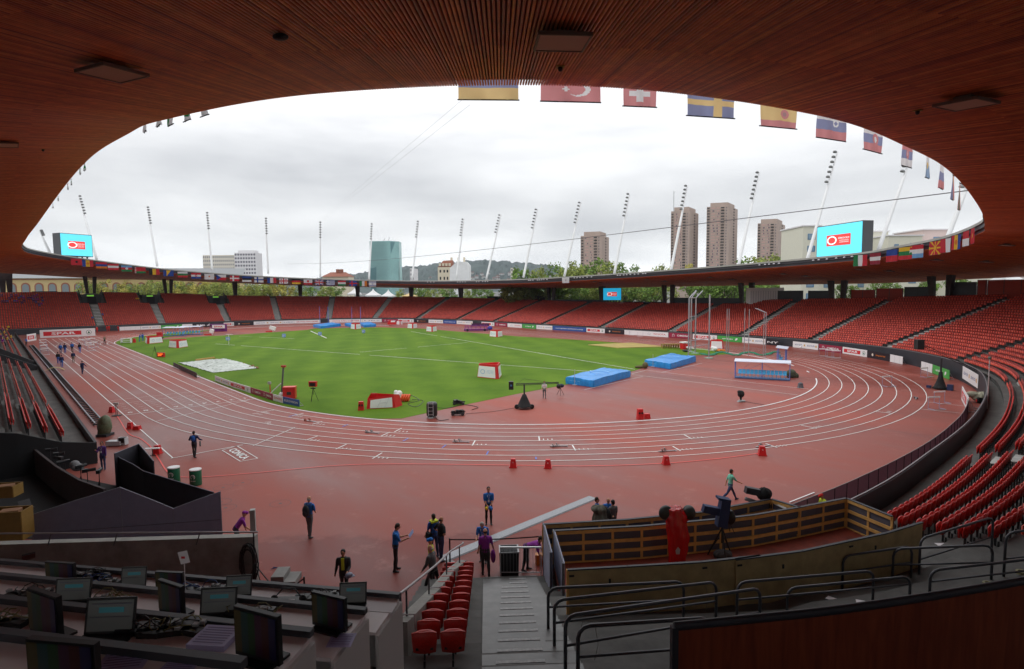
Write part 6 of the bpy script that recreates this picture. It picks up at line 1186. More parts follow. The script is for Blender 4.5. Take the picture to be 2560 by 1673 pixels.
o = thing('covered_camera', 'small camera wrapped in a black bag standing alone in the bend', 'camera', G(1852, 1005), yaw0); b = MB(); b.ell((0, 0, .75), (.33, .28, .34)); b.ell((-.15, 0, .95), (.2, .2, .15)); b.tube([(0, 0, .2), (0, 0, .6)], [.07, .16], 8); b.build('bag', m_blackcloth, o, True); b = MB(); b.box((0, 0, .1), (.6, .4, .16), taper=.5); b.ell((.1, 0, .1), (.35, .25, .1)); b.build('plastic_foot', mat('clear_plastic', srgb(140, 145, 145), .3), o)
o = thing('grey_gear_box', 'small grey hooded box on the right part of the bend', 'box', G(2001, 970), yaw0); b = MB(); b.box((0, 0, .25), (.5, .4, .5), taper=.75); b.ell((0, 0, .45), (.22, .2, .15)); b.build('hood', mat('hood_grey', srgb(95, 98, 104), .6), o)
o = thing('covered_gear', 'dark green tarpaulin bundle behind the right end of the long dugout', 'gear', G(1978, 944), yaw0); b = MB(); b.ell((0, 0, .4), (.6, .5, .6)); b.ell((.4, 0, .2), (.5, .4, .4)); b.build('cover', mat('olive_tarp', srgb(72, 78, 60), .8, var=.3), o, True)
o = thing('brown_bundle', 'brown netting bundle with dark tail left of the farther mat', 'gear', G(1613, 921), yaw0); b = MB(); b.ell((0, 0, .4), (.4, .4, .45)); b.ell((-.7, .1, .18), (.7, .3, .2)); b.build('netting', mat('net_brown', srgb(95, 85, 55), .9, var=.4, vs=12), o, True)
# cables lying about
m_cab = m_black; cb = [((2040, 1090), (1960, 1075), (1880, 1095), (1840, 1125)), ]
def cable(pts, r, m, label, z=.03): 
 P = spline([G(*q, 0) for q in pts], 8, False); b = MB(); b.tube([(p[0], p[1], z) for p in P], r, 4, cap=False); tag(b.build('cable', m), label, 'cable', 'cables on the ground')
cable([(1004, 985), (1030, 990), (1048, 1002), (1020, 1010), (1040, 1018), (1058, 1003), (1030, 1000)], .03, m_cab, 'black cable loops on the grass right of the opened cube'); cable([(1090, 1020), (1120, 1021), (1160, 1013), (1195, 1019), (1180, 1025)], .03, m_cab, 'black cable from the dolly across the red rubber'); cable([(1088, 1045), (1100, 1052), (1122, 1049)], .025, m_cab, 'short black cable right of the hand truck'); cable([(1165, 1035), (1230, 1030), (1290, 1020)], .018, mat('cable_thin', (.1, .06, .055), .6), 'thin cable between the dollies and the crane'); cable([(1860, 1004), (1880, 1008), (1910, 1013)], .02, m_cab, 'thin cable trailing from the bagged camera')
o = thing('orange_hose_roll', 'orange corrugated hose rolled behind the opened cube', 'hose', G(1005, 1004), yaw0); b = MB()
for k_ in range(4): a_ = np.linspace(0, 6.3, 16); b.tube([(k_*.22+.25*math.cos(t_)*.3, .35*math.sin(t_), .35+.3*math.cos(t_)) for t_ in a_], .09, 6)
b.build('hose', mat('hose_orange', srgb(225, 90, 40), .5), o, True)
o = thing('white_sack', 'white sack leaning on the right end of the opened cube', 'sack', G(993, 1000), yaw0); b = MB(); b.ell((0, 0, .4), (.38, .3, .42)); b.ell((.2, .1, .62), (.3, .25, .3)); b.ell((-.1, 0, .75), (.22, .2, .22)); b.build('sack', m_white, o, True)
# small far items on the grass
for u, v, lab in [(570, 853, 'left small blue football-like marker on the grass'), (710, 845, 'second small blue marker on the far grass'), (800, 840, 'third small blue marker on the far grass'), (909, 834, 'rightmost small blue marker on the far grass')]:
 b = MB(); b.box((0, 0, .55), (.7, .5, .7)); b.tube([(0, 0, 0), (0, 0, .3)], .1, 6); o = thing('distance_marker', lab, 'marker', G(u, v), yaw0, 'blue distance markers on the grass'); b.build('marker_box', mat('marker_blue', srgb(120, 150, 210), .5), o); lettering(o, '50', .35, m_white, (0, -.27, .55), 0)
for pts, lab in [(((572, 861), (578, 836)), 'white javelin-like pole standing on the left grass'), (((777, 829), (816, 846.5)), 'white pole lying on the far grass')]:
 A_, B_2 = G(*pts[0]), G(*pts[1]); b = MB()
 if 'standing' in lab: z = at_h(A_, 836); b.tube([tuple(A_), (A_[0]+.3, A_[1], z)], .05, 5); b.box((A_[0]+.6, A_[1], z), (1.4, .1, .1), yaw0)
 else: b.tube([(A_[0], A_[1], .1), (B_2[0], B_2[1], .1)], .09, 5)
 tag(b.build('white_pole', m_white), lab, 'pole')
for u, v, lab, w_ in [(530, 838, 'white covered device on the far left grass edge', .9), (682, 830, 'white tilted panel with red foot on the far grass edge', 1.6)]:
 o = thing('measuring_device', lab, 'device', G(u, v), yaw0); b = MB(); b.box((0, 0, 1.0), (w_, .5, .9), M=Matrix.Rotation(R(18), 3, 'Y')); b.tube([(0, 0, 0), (0, 0, .8)], .1, 5); b.build('white_cover', m_white, o); b = MB(); b.box((-.9, 0, .15), (1.8, .5, .25)); b.build('red_foot', m_red, o)
o = thing('red_cart', 'red and white cart on the far track left of the small cube', 'cart', G(980, 813), yaw0); b = MB(); b.box((0, 0, .55), (2.6, 1, .7)); b.box((-.6, 0, 1.2), (.9, .8, .6)); b.build('cart_body', m_red, o); b = MB(); b.box((.3, 0, 1.1), (1.1, .9, .35)); b.build('white_load', m_white, o)
o = thing('shrub_pile', 'dark green gear pile with a red box right of the left grass corner', 'gear', G(392, 850), yaw0); b = MB(); b.ell((0, 0, .5), (1.6, .6, .5)); b.ell((-1.0, 0, .4), (.8, .5, .5)); b.build('cover', mat('deep_green_tarp', srgb(50, 75, 48), .85, var=.3), o, True); b = MB(); b.box((.6, .2, 1.2), (1.1, .6, 1.0)); b.build('red_case', m_red, o)
o = thing('white_rack', 'white barrier rack at the left grass corner', 'rack', G(316, 858), yaw0); b = MB()
for z in (.2, .6, 1.0): b.box((0, 0, z), (2.2, .5, .08))
for x in (-1, 1): b.box((x, 0, .5), (.08, .5, 1.0))
b.build('rack_frame', m_white, o); speaker(G(336, 857), yaw0, 'small red box between the rack and the left corner cube', .9, blk=False)
# grey cable ramp on the floor
b = MB(); A_, B_2 = G(1105, 1400)[:2], G(1482, 1245)[:2]; d_ = (B_2-A_)/np.linalg.norm(B_2-A_); q_ = np.array([d_[1], -d_[0]])*.28; V = []
for p, s_ in ((A_, 1), (B_2, 1)): V += [(*(p-q_), 0.), (*(p-q_*.85), .05), (*(p+q_*.85), .05), (*(p+q_), 0.)]
b.add(V, [(i, i+1, 5+i, 4+i) for i in range(3)]+[(0, 3, 2, 1), (4, 5, 6, 7)]); tag(b.build('cable_ramp', mat('checker_plate', (.30, .31, .33), .5, .5, var=.25, vs=18)), 'long grey metal cable ramp running diagonally over the red floor', 'cable ramp')
# camera rail along the home straight
o = thing('camera_rail', 'long straight grey camera rail laid beside the home straight', 'rail', (0, 0, 0)); x0, x1 = -52, 45.5
for y in (-49.95, -49.35): b = MB(); b.box(((x0+x1)/2, y, .22), (x1-x0, .1, .12)); b.build('rail', mat('rail_grey', (.22, .23, .26), .4, .5), o)
b = MB()
for x in np.arange(x0+.3, x1, 1.0): b.box((x, -49.65, .12), (.14, .8, .1))
tag(b.build('sleepers', m_dark, o), kind='stuff')
o = thing('covered_rail_camera', 'rail camera under a green grey cover at the near end of the rail', 'camera', G(263, 1090), yaw0); b = MB(); b.ell((0, 0, .75), (.5, .45, .78)); b.ell((.12, -.05, 1.1), (.35, .4, .5)); b.tube([(-.15, 0, 0), (-.05, 0, .7)], .38, 8); b.build('cover', mat('sage_cover', srgb(112, 122, 100), .6, c2=srgb(70, 80, 45), vs=2.2, bump=.5), o, True); b = MB(); b.box((0, 0, .1), (.8, .9, .18)); b.build('dolly', m_dark, o)
o = thing('rail_buffer', 'white cased motor at the end of the camera rail', 'machine', G(288, 1114), yaw0); b = MB(); b.box((0, 0, .2), (1.0, .5, .3)); b.box((.5, .1, .3), (.5, .4, .5)); b.build('case', mat('case_white', srgb(195, 198, 200), .4), o); b = MB(); b.box((.55, 0, .4), (.35, .35, .35)); b.build('motor', m_black, o)
o = thing('foam_arch', 'pale yellow foam strip arched across the camera rail', 'foam strip', G(137, 927), 0); A_, B_2 = G(113, 929), G(161, 926); d_ = B_2-A_; o.rotation_euler.z = math.atan2(d_[1], d_[0]); o.location = tuple((A_+B_2)/2); Lf = np.linalg.norm(d_[:2]); b = MB(); V = []
for t_ in np.linspace(-1, 1, 12): z = .12+.4*(1-t_*t_); V += [(t_*Lf/2, -.18, z), (t_*Lf/2, .18, z), (t_*Lf/2, .18, z-.08), (t_*Lf/2, -.18, z-.08)]
b.add(V, [(4*i+a, 4*i+4+a, 4*i+4+(a+1) % 4, 4*i+(a+1) % 4) for i in range(11) for a in range(4)]); b.build('strip', mat('foam_yellow', srgb(205, 190, 140), .8), o)
# timing stand at the finish line edge
o = thing('timing_stand', 'white-headed timing lamp stand beside the finish line', 'stand', G(292, 1040), yaw0); b = MB(); b.tube([(-.06, 0, .05), (-.06, 0, 1.0)], .025, 5); b.tube([(.06, 0, .05), (.06, 0, 1.0)], .025, 5); b.build('legs', m_dark, o); b = MB(); b.box((0, 0, 1.08), (.4, .12, .16)); b.box((0, 0, .88), (.3, .1, .08)); b.build('lamp_head', mat('head_grey', srgb(175, 175, 170), .4), o); b = MB(); b.box((0, 0, .05), (.6, .5, .05)); b.build('base', m_dark, o)
o = thing('bench_frame', 'small white topped bench beside the corner lane box', 'bench', G(382, 1140), yaw0+R(8)); b = MB(); b.box((0, 0, .5), (.9, .2, .05)); b.build('top', m_white, o); b = MB(); b.tube([(0, 0, 0), (0, 0, .5)], .03, 5); b.box((0, 0, .02), (.5, .06, .04)); b.build('leg', m_dark, o)
for u, v, lab in [(436, 1206, 'left green drum with a white emblem, partly behind the screen'), (490, 1212, 'right green drum with a white emblem, fully visible')]:
 o = thing('green_drum', lab, 'drum', G(u, v), yaw0, 'green advertising drums'); b = MB(); b.lathe([(.30, 0), (.31, .03), (.31, .83), (.30, .86)], n=20); b.build('barrel', mat('drum_green', srgb(20, 100, 70), .4), o, True); b = MB(); b.lathe([(.315, .84), (.315, .89), (.28, .9)], n=20); b.build('rim', m_white, o)
 rb = ring_mb(.10, .13, 16, (0, .52), 0, 1, R(-60), R(240)); b = MB(); 
 for vset, fset in ((rb.v, rb.f), (ring_mb(.05, .075, 14, (.02, .56), 0, .6, R(-90), R(200)).v, ring_mb(.05, .075, 14, (.02, .56), 0, .6, R(-90), R(200)).f)): b.add([(.318*math.sin(x/.31), -.318*math.cos(x/.31), z) for x, _, z in vset], fset)
 V_, F_ = text_mb('Huberstener', .06, .01, .3); b.add([(.32*math.sin(x/.31), -.32*math.cos(x/.31), z+.3) for x, z in V_], F_); b.build('emblem', m_white, o)
print('field done')
# -- beyond the stadium
def at_d(u, D, z=0.):   # point at forward distance D under pixel column u
 d = ray(u, 733); p = CP+d*(D/(d@FW)); return np.array([p[0], p[1], z])
# wooded ridge
ridge = [(560, 712), (760, 702), (873, 688), (918, 682), (997, 673), (1020, 669), (1094, 662), (1140, 659), (1173, 656), (1206, 652), (1250, 654), (1291, 658), (1340, 662), (1385, 667), (1440, 680), (1540, 700), (1700, 715)]
U = np.arange(560, 1701, 6); Vr = np.interp(U, [a for a, _ in ridge], [c for _, c in ridge]); r5 = np.random.default_rng(5); b = MB(); V = []; nd = 14
for i, (u, v) in enumerate(zip(U, Vr)):
 for j in range(nd+1):
  D = 2500+1100*j/nd; zt_ = at_h(at_d(u, 3600), v); z = -5+(zt_+5)*(math.sin(j/nd*math.pi/2))**1.1*(1 if j < nd else 1)+r5.normal()*6*(j/nd > .2); V.append((*at_d(u, D)[:2], z))
m_ = nd+1; b.add(V, [(i*m_+j, (i+1)*m_+j, (i+1)*m_+j+1, i*m_+j+1) for i in range(len(U)-1) for j in range(nd)]); tag(b.build('hills', mat('forest_slope', (.045, .075, .062), .95, c2=(.022, .042, .036), vs=.012), None, False), kind='structure')  # bluish forest colour holds some painted distance haze
bh = MB(); bh.box((0, 0, 4), (12, 9, 8)); bh2 = MB(); bh2.add([(-7, -5, 8), (7, -5, 8), (7, 5, 8), (-7, 5, 8), (-5, 0, 12), (5, 0, 12)], [(0, 1, 5, 4), (1, 2, 5), (2, 3, 4, 5), (3, 0, 4)])
hm1 = bh.mesh('wall', mat('hill_house_wall', (.42, .42, .40), .8)); hm2 = bh2.mesh('roof', mat('hill_house_roof', (.12, .07, .055), .8)); r6 = random.Random(11)
for k_ in range(70):
 u = r6.choice([r6.uniform(1180, 1300), r6.uniform(1180, 1390), r6.uniform(880, 1090)]); D = r6.uniform(2560, 2900); j = (D-2500)/1100*nd; zt_ = at_h(at_d(u, 3600), float(np.interp(u, U, Vr))); z = -5+(zt_+5)*(math.sin(j/nd*math.pi/2))**1.1-2
 o = thing('hillside_house', 'tiny pale house scattered on the wooded slope', 'house', at_d(u, D, z), r6.random()*3, 'houses on the wooded hillside'); link('wall', hm1, o); link('roof', hm2, o); o.scale = (r6.uniform(.8, 1.7),)*3
# glass tower
def block_frame(u0, u1, D, vt, name, label, cat, skew=0.):
 A, B = at_d(u0, D), at_d(u1, D+skew); zt_ = at_h((A+B)/2, vt); d = (B-A)[:2]; L_ = np.linalg.norm(d); o = thing(name, label, cat, (*((A+B)/2)[:2], 0), math.atan2(d[1], d[0])); return o, L_, zt_
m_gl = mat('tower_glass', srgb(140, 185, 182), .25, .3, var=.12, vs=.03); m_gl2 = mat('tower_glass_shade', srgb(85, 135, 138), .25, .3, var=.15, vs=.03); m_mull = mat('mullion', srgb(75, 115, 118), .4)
o, L_, H = block_frame(925, 998, 1316, 603, 'glass_tower', 'faceted blue green glass office tower', 'skyscraper')
w2 = L_/2
b = MB(); b.add([(-w2*.93, 0, 0), (w2*.52, -6, 0), (w2*.52, -6, H), (-w2*.93, 0, H)], [(0, 1, 2, 3)]); b.add([(w2*.52, -6, 0), (w2*.93, 12, 0), (w2*.93, 12, H*.40), (w2*.52, -6, H*.40)], [(0, 1, 2, 3)]); b.add([(w2*.52, -6, H*.40), (w2*.93, 12, H*.40), (w2*.96, 12, H*.62), (w2*.50, -8, H*.60)], [(0, 1, 2, 3)]); b.add([(w2*.50, -8, H*.60), (w2*1.0, 12, H*.62), (w2*1.0, 12, H), (w2*.52, -6, H)], [(0, 1, 2, 3)]); b.add([(-w2*.93, 0, 0), (-w2*.93, 0, H), (-w2, 30, H*.985), (-w2, 30, 0)], [(0, 1, 2, 3)]); b.add([(-w2*.93, 0, H), (w2*.52, -6, H), (w2, 12, H), (w2, 40, H), (-w2, 40, H*.985)], [(0, 1, 2, 3, 4)]); b.add([(-w2, 40, 0), (w2, 40, 0), (w2, 40, H), (-w2, 40, H)], [(0, 1, 2, 3)]); b.add([(w2*.93, 12, 0), (w2, 40, 0), (w2, 40, H), (w2, 12, H)], [(0, 1, 2, 3)]); b.build('glass_skin', m_gl, o)
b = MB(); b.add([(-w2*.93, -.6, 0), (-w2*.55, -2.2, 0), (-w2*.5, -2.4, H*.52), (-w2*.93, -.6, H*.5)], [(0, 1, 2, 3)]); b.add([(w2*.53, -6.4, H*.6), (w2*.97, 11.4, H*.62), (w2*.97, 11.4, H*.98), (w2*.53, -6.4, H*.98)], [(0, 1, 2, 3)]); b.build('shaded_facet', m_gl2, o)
b = MB()
for k_ in range(1, 36): z = H*k_/36; b.box((-w2*.2, -3.9, z), (w2*1.46, .4, .3), -.085)
for x in np.linspace(-w2*.9, w2*.48, 20): b.box((x, -3.6-(x+w2*.2)*.085, H/2), (.25, .3, H))
b.build('mullions', m_mull, o); b = MB(); b.tube([(-2, 10, H), (2, 10, H+7)], .4, 4); b.tube([(w2*.3, 10, H), (w2*.35, 10, H+10)], .4, 4); b.build('roof_crane', m_dark, o)
# generic block with gridded windows, each facade's glazing one part per column
def slab(u0, u1, D, vt, name, label, cat, wall, glass, cols, rows, dep=18, win=(.55, .5), skew=0, z0=0, side=None, pent=None, balc=()):
 o, L_, H = block_frame(u0, u1, D, vt, name, label, cat, skew); b = MB(); b.box((0, dep/2, H/2), (L_, dep, H)); b.build('walls', wall, o)
 cw, rh = L_/cols, (H-z0)/rows
 for c_ in range(cols):
  g = MB(); f = MB(); dk = c_ in balc
  for r_ in range(rows):
   x, z = -L_/2+cw*(c_+.5), z0+rh*(r_+.5)
   if z < 4: continue
   g.box((x, -.02, z), (cw*win[0]*(1.25 if dk else 1), .08, rh*win[1]*(1.2 if dk else 1)))
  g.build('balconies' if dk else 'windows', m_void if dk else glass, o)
 if side:
  g = MB()
  for r_ in range(rows): g.box((L_/2+.02, dep*.5, z0+rh*(r_+.5)), (.08, dep*.12, rh*.45)); g.box((-L_/2-.02, dep*.5, z0+rh*(r_+.5)), (.08, dep*.12, rh*.45))
  g.build('windows', side, o)
 if pent: b = MB(); b.box((0, dep/2, H+pent/2), (L_*.76, dep*.7, pent)); b.build('penthouse', wall, o)
 return o, L_, H
m_w1 = mat('pale_slab', srgb(214, 208, 196), .8); m_w2 = mat('white_slab', srgb(220, 218, 220), .8); m_g1 = mat('window_grey', srgb(120, 122, 125), .3); m_g2 = mat('window_dark', srgb(85, 82, 98), .3)
slab(511, 589, 700, 638, 'office_block', 'wide pale office slab with many rows of small windows', 'building', m_w1, m_g1, 16, 12, win=(.5, .45)); slab(590, 643, 700, 632, 'office_tower', 'white office tower with a darker grid right of the wide slab', 'building', m_w2, m_g2, 8, 13, win=(.62, .5), pent=3)
m_tw = mat('tower_brown', srgb(172, 154, 143), .85, var=.07, vs=.15); m_twp = mat('tower_panel', srgb(190, 155, 145), .7); s = .3151
for k_, (a, c, e_, tp, dp, lab) in enumerate([(640, 805, 863, 445, 24, 'shortest left brown residential tower'), (1350, 1497, 1565, 250, 26, 'tall brown residential tower with an antenna'), (1630, 1807, 1873, 215, 26, 'tallest brown residential tower'), (2032, 2196, 2248, 345, 22, 'brown residential tower right of the tallest, behind trees')]):
 u0, u1, u2 = 1250+a*s, 1250+c*s, 1250+e_*s; D = 600; A, B = at_d(u0, D), at_d(u1, D-6); C_ = at_d(u2, D+22); zt_ = at_h(A, 450+tp*s); o = thing('residential_tower', lab, 'tower block', A, 0, 'brown residential towers'); A2, B2, C2_ = (A-A)[:2], (B-A)[:2], (C_-A)[:2]; D2 = A2+C2_-B2
 b = MB(); b.prism([tuple(A2), tuple(B2), tuple(C2_), tuple(D2)], 0, zt_); b.build('walls', m_tw, o); cen = (A2+C2_)/2; b = MB(); b.prism([tuple(cen+(q-cen)*.78) for q in (A2, B2, C2_, D2)], zt_, zt_+4.2); b.build('penthouse', m_tw, o)
 rows = int(zt_/2.85); dx = B2-A2; L1 = np.linalg.norm(dx); dx = dx/L1; rz = math.atan2(dx[1], dx[0]); nn = np.array([dx[1], -dx[0]]); dy = C2_-B2; L2 = np.linalg.norm(dy); dy = dy/L2; n2 = np.array([dy[1], -dy[0]]); rz2 = math.atan2(dy[1], dy[0])
 rr = random.Random(k_)
 for f0, f1, kind in ((.02, .13, 'b'), (.20, .38, 'w'), (.44, .58, 'w'), (.63, .78, 'b'), (.84, .9, 's')):
  g = MB(); q2 = MB()
  for r_ in range(3, rows):
   z = r_*2.85+1.4; c0 = A2+dx*L1*(f0+f1)/2+nn*.05; wd_ = L1*(f1-f0)
   if kind == 'b': g.box((*c0, z), (wd_, .15, 1.55), rz); q2.box((*(c0+nn*.5), z-.85), (wd_, 1.0, .9), rz)
   elif kind == 'w':
    g.box((*c0, z+.1), (wd_, .12, 1.25), rz)
    if rr.random() < .6: q2.box((*(c0+dx*wd_*rr.uniform(-.3, .3)+nn*.08), z+.1), (wd_*rr.uniform(.2, .5), .1, 1.2), rz)
   else: g.box((*c0, z+.1), (wd_*.6, .12, 1.1), rz)
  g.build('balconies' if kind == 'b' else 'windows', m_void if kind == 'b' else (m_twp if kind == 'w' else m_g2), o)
  if q2.v: q2.build('balcony_parapets' if kind == 'b' else 'window_panes', m_tw if kind == 'b' else m_g2, o)
 g = MB()
 for r_ in range(3, rows): g.box((*(B2+dy*L2*.55+n2*.05), r_*2.85+1.5), (L2*.14, .12, 1.3), rz2)
 g.build('windows', m_void, o)
 if k_ == 1: b = MB(); b.tube([(3, 0, zt_), (3, 0, zt_+20)], .2, 4); b.build('antenna', m_dark, o)
# house wrapped in white sheeting, and the brown roofed building
o, L_, H = block_frame(1096, 1176, 320, 668, 'mansard_house', 'cream mansard house half wrapped in white scaffold sheeting', 'house'); m_cream = mat('cream_wall', srgb(214, 204, 182), .85, var=.06); m_tile = mat('red_tile', srgb(140, 88, 70), .85, var=.2, vs=1.5)
b = MB(); b.box((-L_*.28, 5, H/2), (L_*.44, 12, H)); b.build('walls', m_cream, o); Ht = at_h(at_d(1135, 320), 655); b = MB(); b.add([(-L_*.5, -1, H), (-L_*.06, -1, H), (-L_*.06, 11, H), (-L_*.5, 11, H), (-L_*.34, 1.5, Ht+.8), (-L_*.06, 1.5, Ht+1), (-L_*.06, 9, Ht+1), (-L_*.34, 9, Ht+.8)], [(0, 1, 5, 4), (1, 2, 6, 5), (2, 3, 7, 6), (3, 0, 4, 7), (4, 5, 6, 7)]); rf = b.build('roof', m_tile, o)
for k_ in range(4): b = MB(); x = -L_*(.43-.1*k_); b.box((x, -.5, H+1.3), (1.1, 1.5, 1.5)); q = b.build('dormer', m_cream, rf)
b = MB()
for x in (-.42, -.3, -.2): b.box((L_*x, -1.03, H-2.2), (.8, .06, 1.4)); b.box((L_*x, -1.03, H-6), (.8, .06, 1.6))
b.build('windows', m_void, o); b = MB(); Hs = at_h(at_d(1150, 320), 655); b.add([(-L_*.16, -1.6, 0), (L_*.48, -1.2, 0), (L_*.48, -1.2, H+1), (L_*.40, -1.2, Hs), (L_*.1, -1.6, Hs), (-L_*.12, -1.6, H-.5), (-L_*.16, 12, 0), (L_*.48, 12, 0), (L_*.48, 12, H+1), (L_*.40, 12, Hs), (L_*.1, 12, Hs), (-L_*.12, 12, H-.5)], [(0, 1, 2, 3, 4, 5), (11, 10, 9, 8, 7, 6), (1, 7, 8, 2), (2, 8, 9, 3), (3, 9, 10, 4), (4, 10, 11, 5), (5, 11, 6, 0)]); b.build('scaffold_sheeting', mat('white_sheeting', (.78, .79, .8), .6, var=.05, vs=.5), o)
for x in (-.1, .12, .3): b = MB(); b.box((L_*x, 5, Hs+1), (1.1, 1.1, 3.4)); b.build('chimney', m_cream, o)
o, L_, H = block_frame(806, 874, 350, 692, 'hipped_building', 'long building with a brown hipped tile roof left of the glass tower', 'building'); b = MB(); b.box((0, 6, H/2), (L_*.96, 12, H)); b.build('walls', m_cream, o); b = MB(); Hr = at_h(at_d(840, 350), 680); b.add([(-L_/2, -1, H), (L_/2, -1, H), (L_/2, 13, H), (-L_/2, 13, H), (-L_*.28, 6, Hr), (L_*.28, 6, Hr)], [(0, 1, 5, 4), (1, 2, 5), (2, 3, 4, 5), (3, 0, 4)]); rf = b.build('roof', m_tile, o)
for x in (.0, .14): b = MB(); b.box((L_*x, 5, Hr+.5), (1.8, 1.5, 2.4)); b.build('chimney', m_tile, rf)
slab(1026, 1036, 420, 671, 'white_slab_block', 'narrow white slab building between glass tower and house', 'building', m_w2, m_g1, 2, 9); slab(1277, 1290, 420, 670, 'narrow_grey_block', 'narrow pale building at the left edge of the tree group', 'building', m_w1, m_g1, 2, 9)
# cream and pink apartment block, right
m_cr = mat('apartment_cream', srgb(208, 206, 190), .85, var=.05); m_pk = mat('apartment_pink', srgb(205, 186, 180), .85, var=.05); m_bw = mat('blue_frame', srgb(60, 110, 150), .4); m_pane = mat('pane_blue', srgb(120, 145, 165), .25)
for k_, (u0, u1, D, vt, ml, lab) in enumerate([(2003, 2046, 150, 566, m_cr, 'cream apartment wing left of the big screen'), (2046, 2215, 165, 580, m_cr, 'long cream apartment wing behind the big screen'), (2215, 2300, 155, 590, m_cr, 'cream apartment wing right of the big screen'), (2300, 2372, 160, 575, m_pk, 'pink apartment wing near the right roof tip'), (2372, 2480, 150, 600, m_cr, 'cream apartment wing seen under the roof by the paired columns'), (2480, 2590, 158, 600, m_pk, 'pink apartment wing at the right photo edge')]):
 o, L_, H = block_frame(u0, u1, D, vt, 'apartment_wing', lab, 'apartment block'); b = MB(); b.box((0, 6, H/2), (L_, 12, H)); b.build('walls', ml, o); b = MB(); b.box((0, 6, H+.15), (L_+.6, 12.6, .3)); b.build('roof_slab', m_w2, o); nc = max(1, int(L_/4.3))
 for c_ in range(nc):
  x = -L_/2+L_*(c_+.5)/nc; big = (c_+k_) % 3 != 2; z = H-2.6
  while z > 6:
   b = MB(); b.box((x, -.03, z), (1.9 if big else 1.1, .1, 1.5 if big else 1.0)); q = b.build('window', m_bw, o); b = MB(); b.box((x-.1, -.1, z+.02), (1.5 if big else .85, .06, 1.2 if big else .8)); b.build('pane', m_pane, q); z -= 3.0
# left brick hall with arched windows
o = thing('arched_hall', 'long yellow brick hall with arched windows behind the left trees', 'building', at_d(230, 245), 0); A_, B_2 = at_d(-60, 235), at_d(600, 262); d_ = B_2-A_; L_ = np.linalg.norm(d_[:2]); o.location = tuple((A_+B_2)/2); o.rotation_euler.z = math.atan2(d_[1], d_[0]); Hh = at_h(at_d(150, 240), 695); Hr = at_h(at_d(150, 240), 679)
b = MB(); b.box((0, 7, Hh/2), (L_, 14, Hh)); b.build('walls', mat('yellow_brick', srgb(198, 176, 128), .85, var=.1), o); b = MB(); b.add([(-L_/2-1, -1, Hh), (L_/2+1, -1, Hh), (L_/2+1, 14, Hr+2), (-L_/2-1, 14, Hr+2)], [(0, 1, 2, 3)]); b.build('roof', mat('hall_roof', srgb(135, 138, 140), .7), o); b = MB(); b.box((0, -.1, Hh-.5), (L_, .2, .35)); b.build('brick_band', mat('brick_band', srgb(150, 95, 75), .8), o)
def arch(w_, h_, x, z, y):
 a = np.linspace(0, math.pi, 9); return [(x-w_/2, y, z), (x+w_/2, y, z)]+[(x+w_/2*math.cos(t_), y, z+h_-w_/2+w_/2*math.sin(t_)) for t_ in a]
for x in np.arange(-L_/2+3, L_/2-2, 4.6): 
 b = MB(); P = arch(3.2, 4.4, x, Hh-6.2, -.12); b.add(P, [tuple(range(len(P)))]); q = b.build('window_surround', MC['brick_band'], o); b = MB(); P = arch(2.3, 3.8, x, Hh-6.2, -.2); b.add(P, [tuple(range(len(P)))]); b.build('arched_window', mat('hall_pane', srgb(120, 130, 135), .3), q)
# ---- trees
def tree_meshes(seed, n_cl, col):
 r_ = np.random.default_rng(seed); b = MB(); b.tube([(0, 0, 0), (.1, .05, 2.2), (.05, .1, 4.)], [.28, .22, .14], 7)
 for k_ in range(6): a = k_*1.05+r_.random(); b.tube([(.05, .05, 2.4+.3*k_), (1.0*math.cos(a), 1.0*math.sin(a), 3.6+.35*k_), (1.9*math.cos(a), 1.9*math.sin(a), 4.5+.4*k_)], [.12, .07, .03], 5)
 tr = b.mesh('trunk', mat('bark', (.07, .055, .04), .9, var=.2)); V = []; F = []; M_ = []
 cen = []
 for k_ in range(n_cl):
  while True:
   p = r_.uniform(-1, 1, 3)
   if np.linalg.norm(p) < 1: break
  p = p/max(.35, np.linalg.norm(p))*(.45+.55*r_.random()); cen.append(np.array([p[0]*2.9, p[1]*2.9, 5.6+p[2]*2.5]))
 for c in cen:
  sh = r_.integers(0, 3); R0 = r_.uniform(.55, 1.0)
  for q in range(46):
   d = r_.normal(size=3); d /= np.linalg.norm(d); p = c+d*R0*(.35+.65*r_.random()); a = r_.normal(size=3); a /= np.linalg.norm(a); e2 = np.cross(a, d+.3*r_.normal(size=3)); e2 /= np.linalg.norm(e2); sz = r_.uniform(.10, .24); i0 = len(V)
   V += [tuple(p-a*sz), tuple(p+e2*sz*.8), tuple(p+a*sz), tuple(p-e2*sz*.8)]; F.append((i0, i0+1, i0+2, i0+3)); M_.append(int((sh+r_.integers(0, 2)) % 3))
 me = bpy.data.meshes.new('crown'); me.from_pydata(V, [], F)
 for nm_, f_ in (('dark', .6), ('mid', 1.), ('light', 1.45)):
  m = mat('leaf_%s_%d' % (nm_, int(col[0]*1000)), tuple(c*f_ for c in col), .75, trans=.3); me.materials.append(m)
 me.polygons.foreach_set('material_index', M_); return tr, me
TREES = {'green': [tree_meshes(s_, 26, (.16, .26, .05)) for s_ in (1, 2, 3)], 'yellow': [tree_meshes(s_, 24, (.42, .38, .09)) for s_ in (4, 5)], 'olive': [tree_meshes(s_, 28, (.28, .33, .075)) for s_ in (6, 7)]}
def tree(u, D, vt, kind, label, group, wide=1., k_=0, z0=0):
 P = at_d(u, D, z0); H = at_h(P, vt)-z0; o = thing('tree', label, 'tree', P, (u*1.7) % 6, group); t_ = TREES[kind][k_ % len(TREES[kind])]; link('trunk', t_[0], o); link('crown', t_[1], o); s_ = H/8.2; o.scale = (s_*wide, s_*wide, s_)
r8 = random.Random(8); 
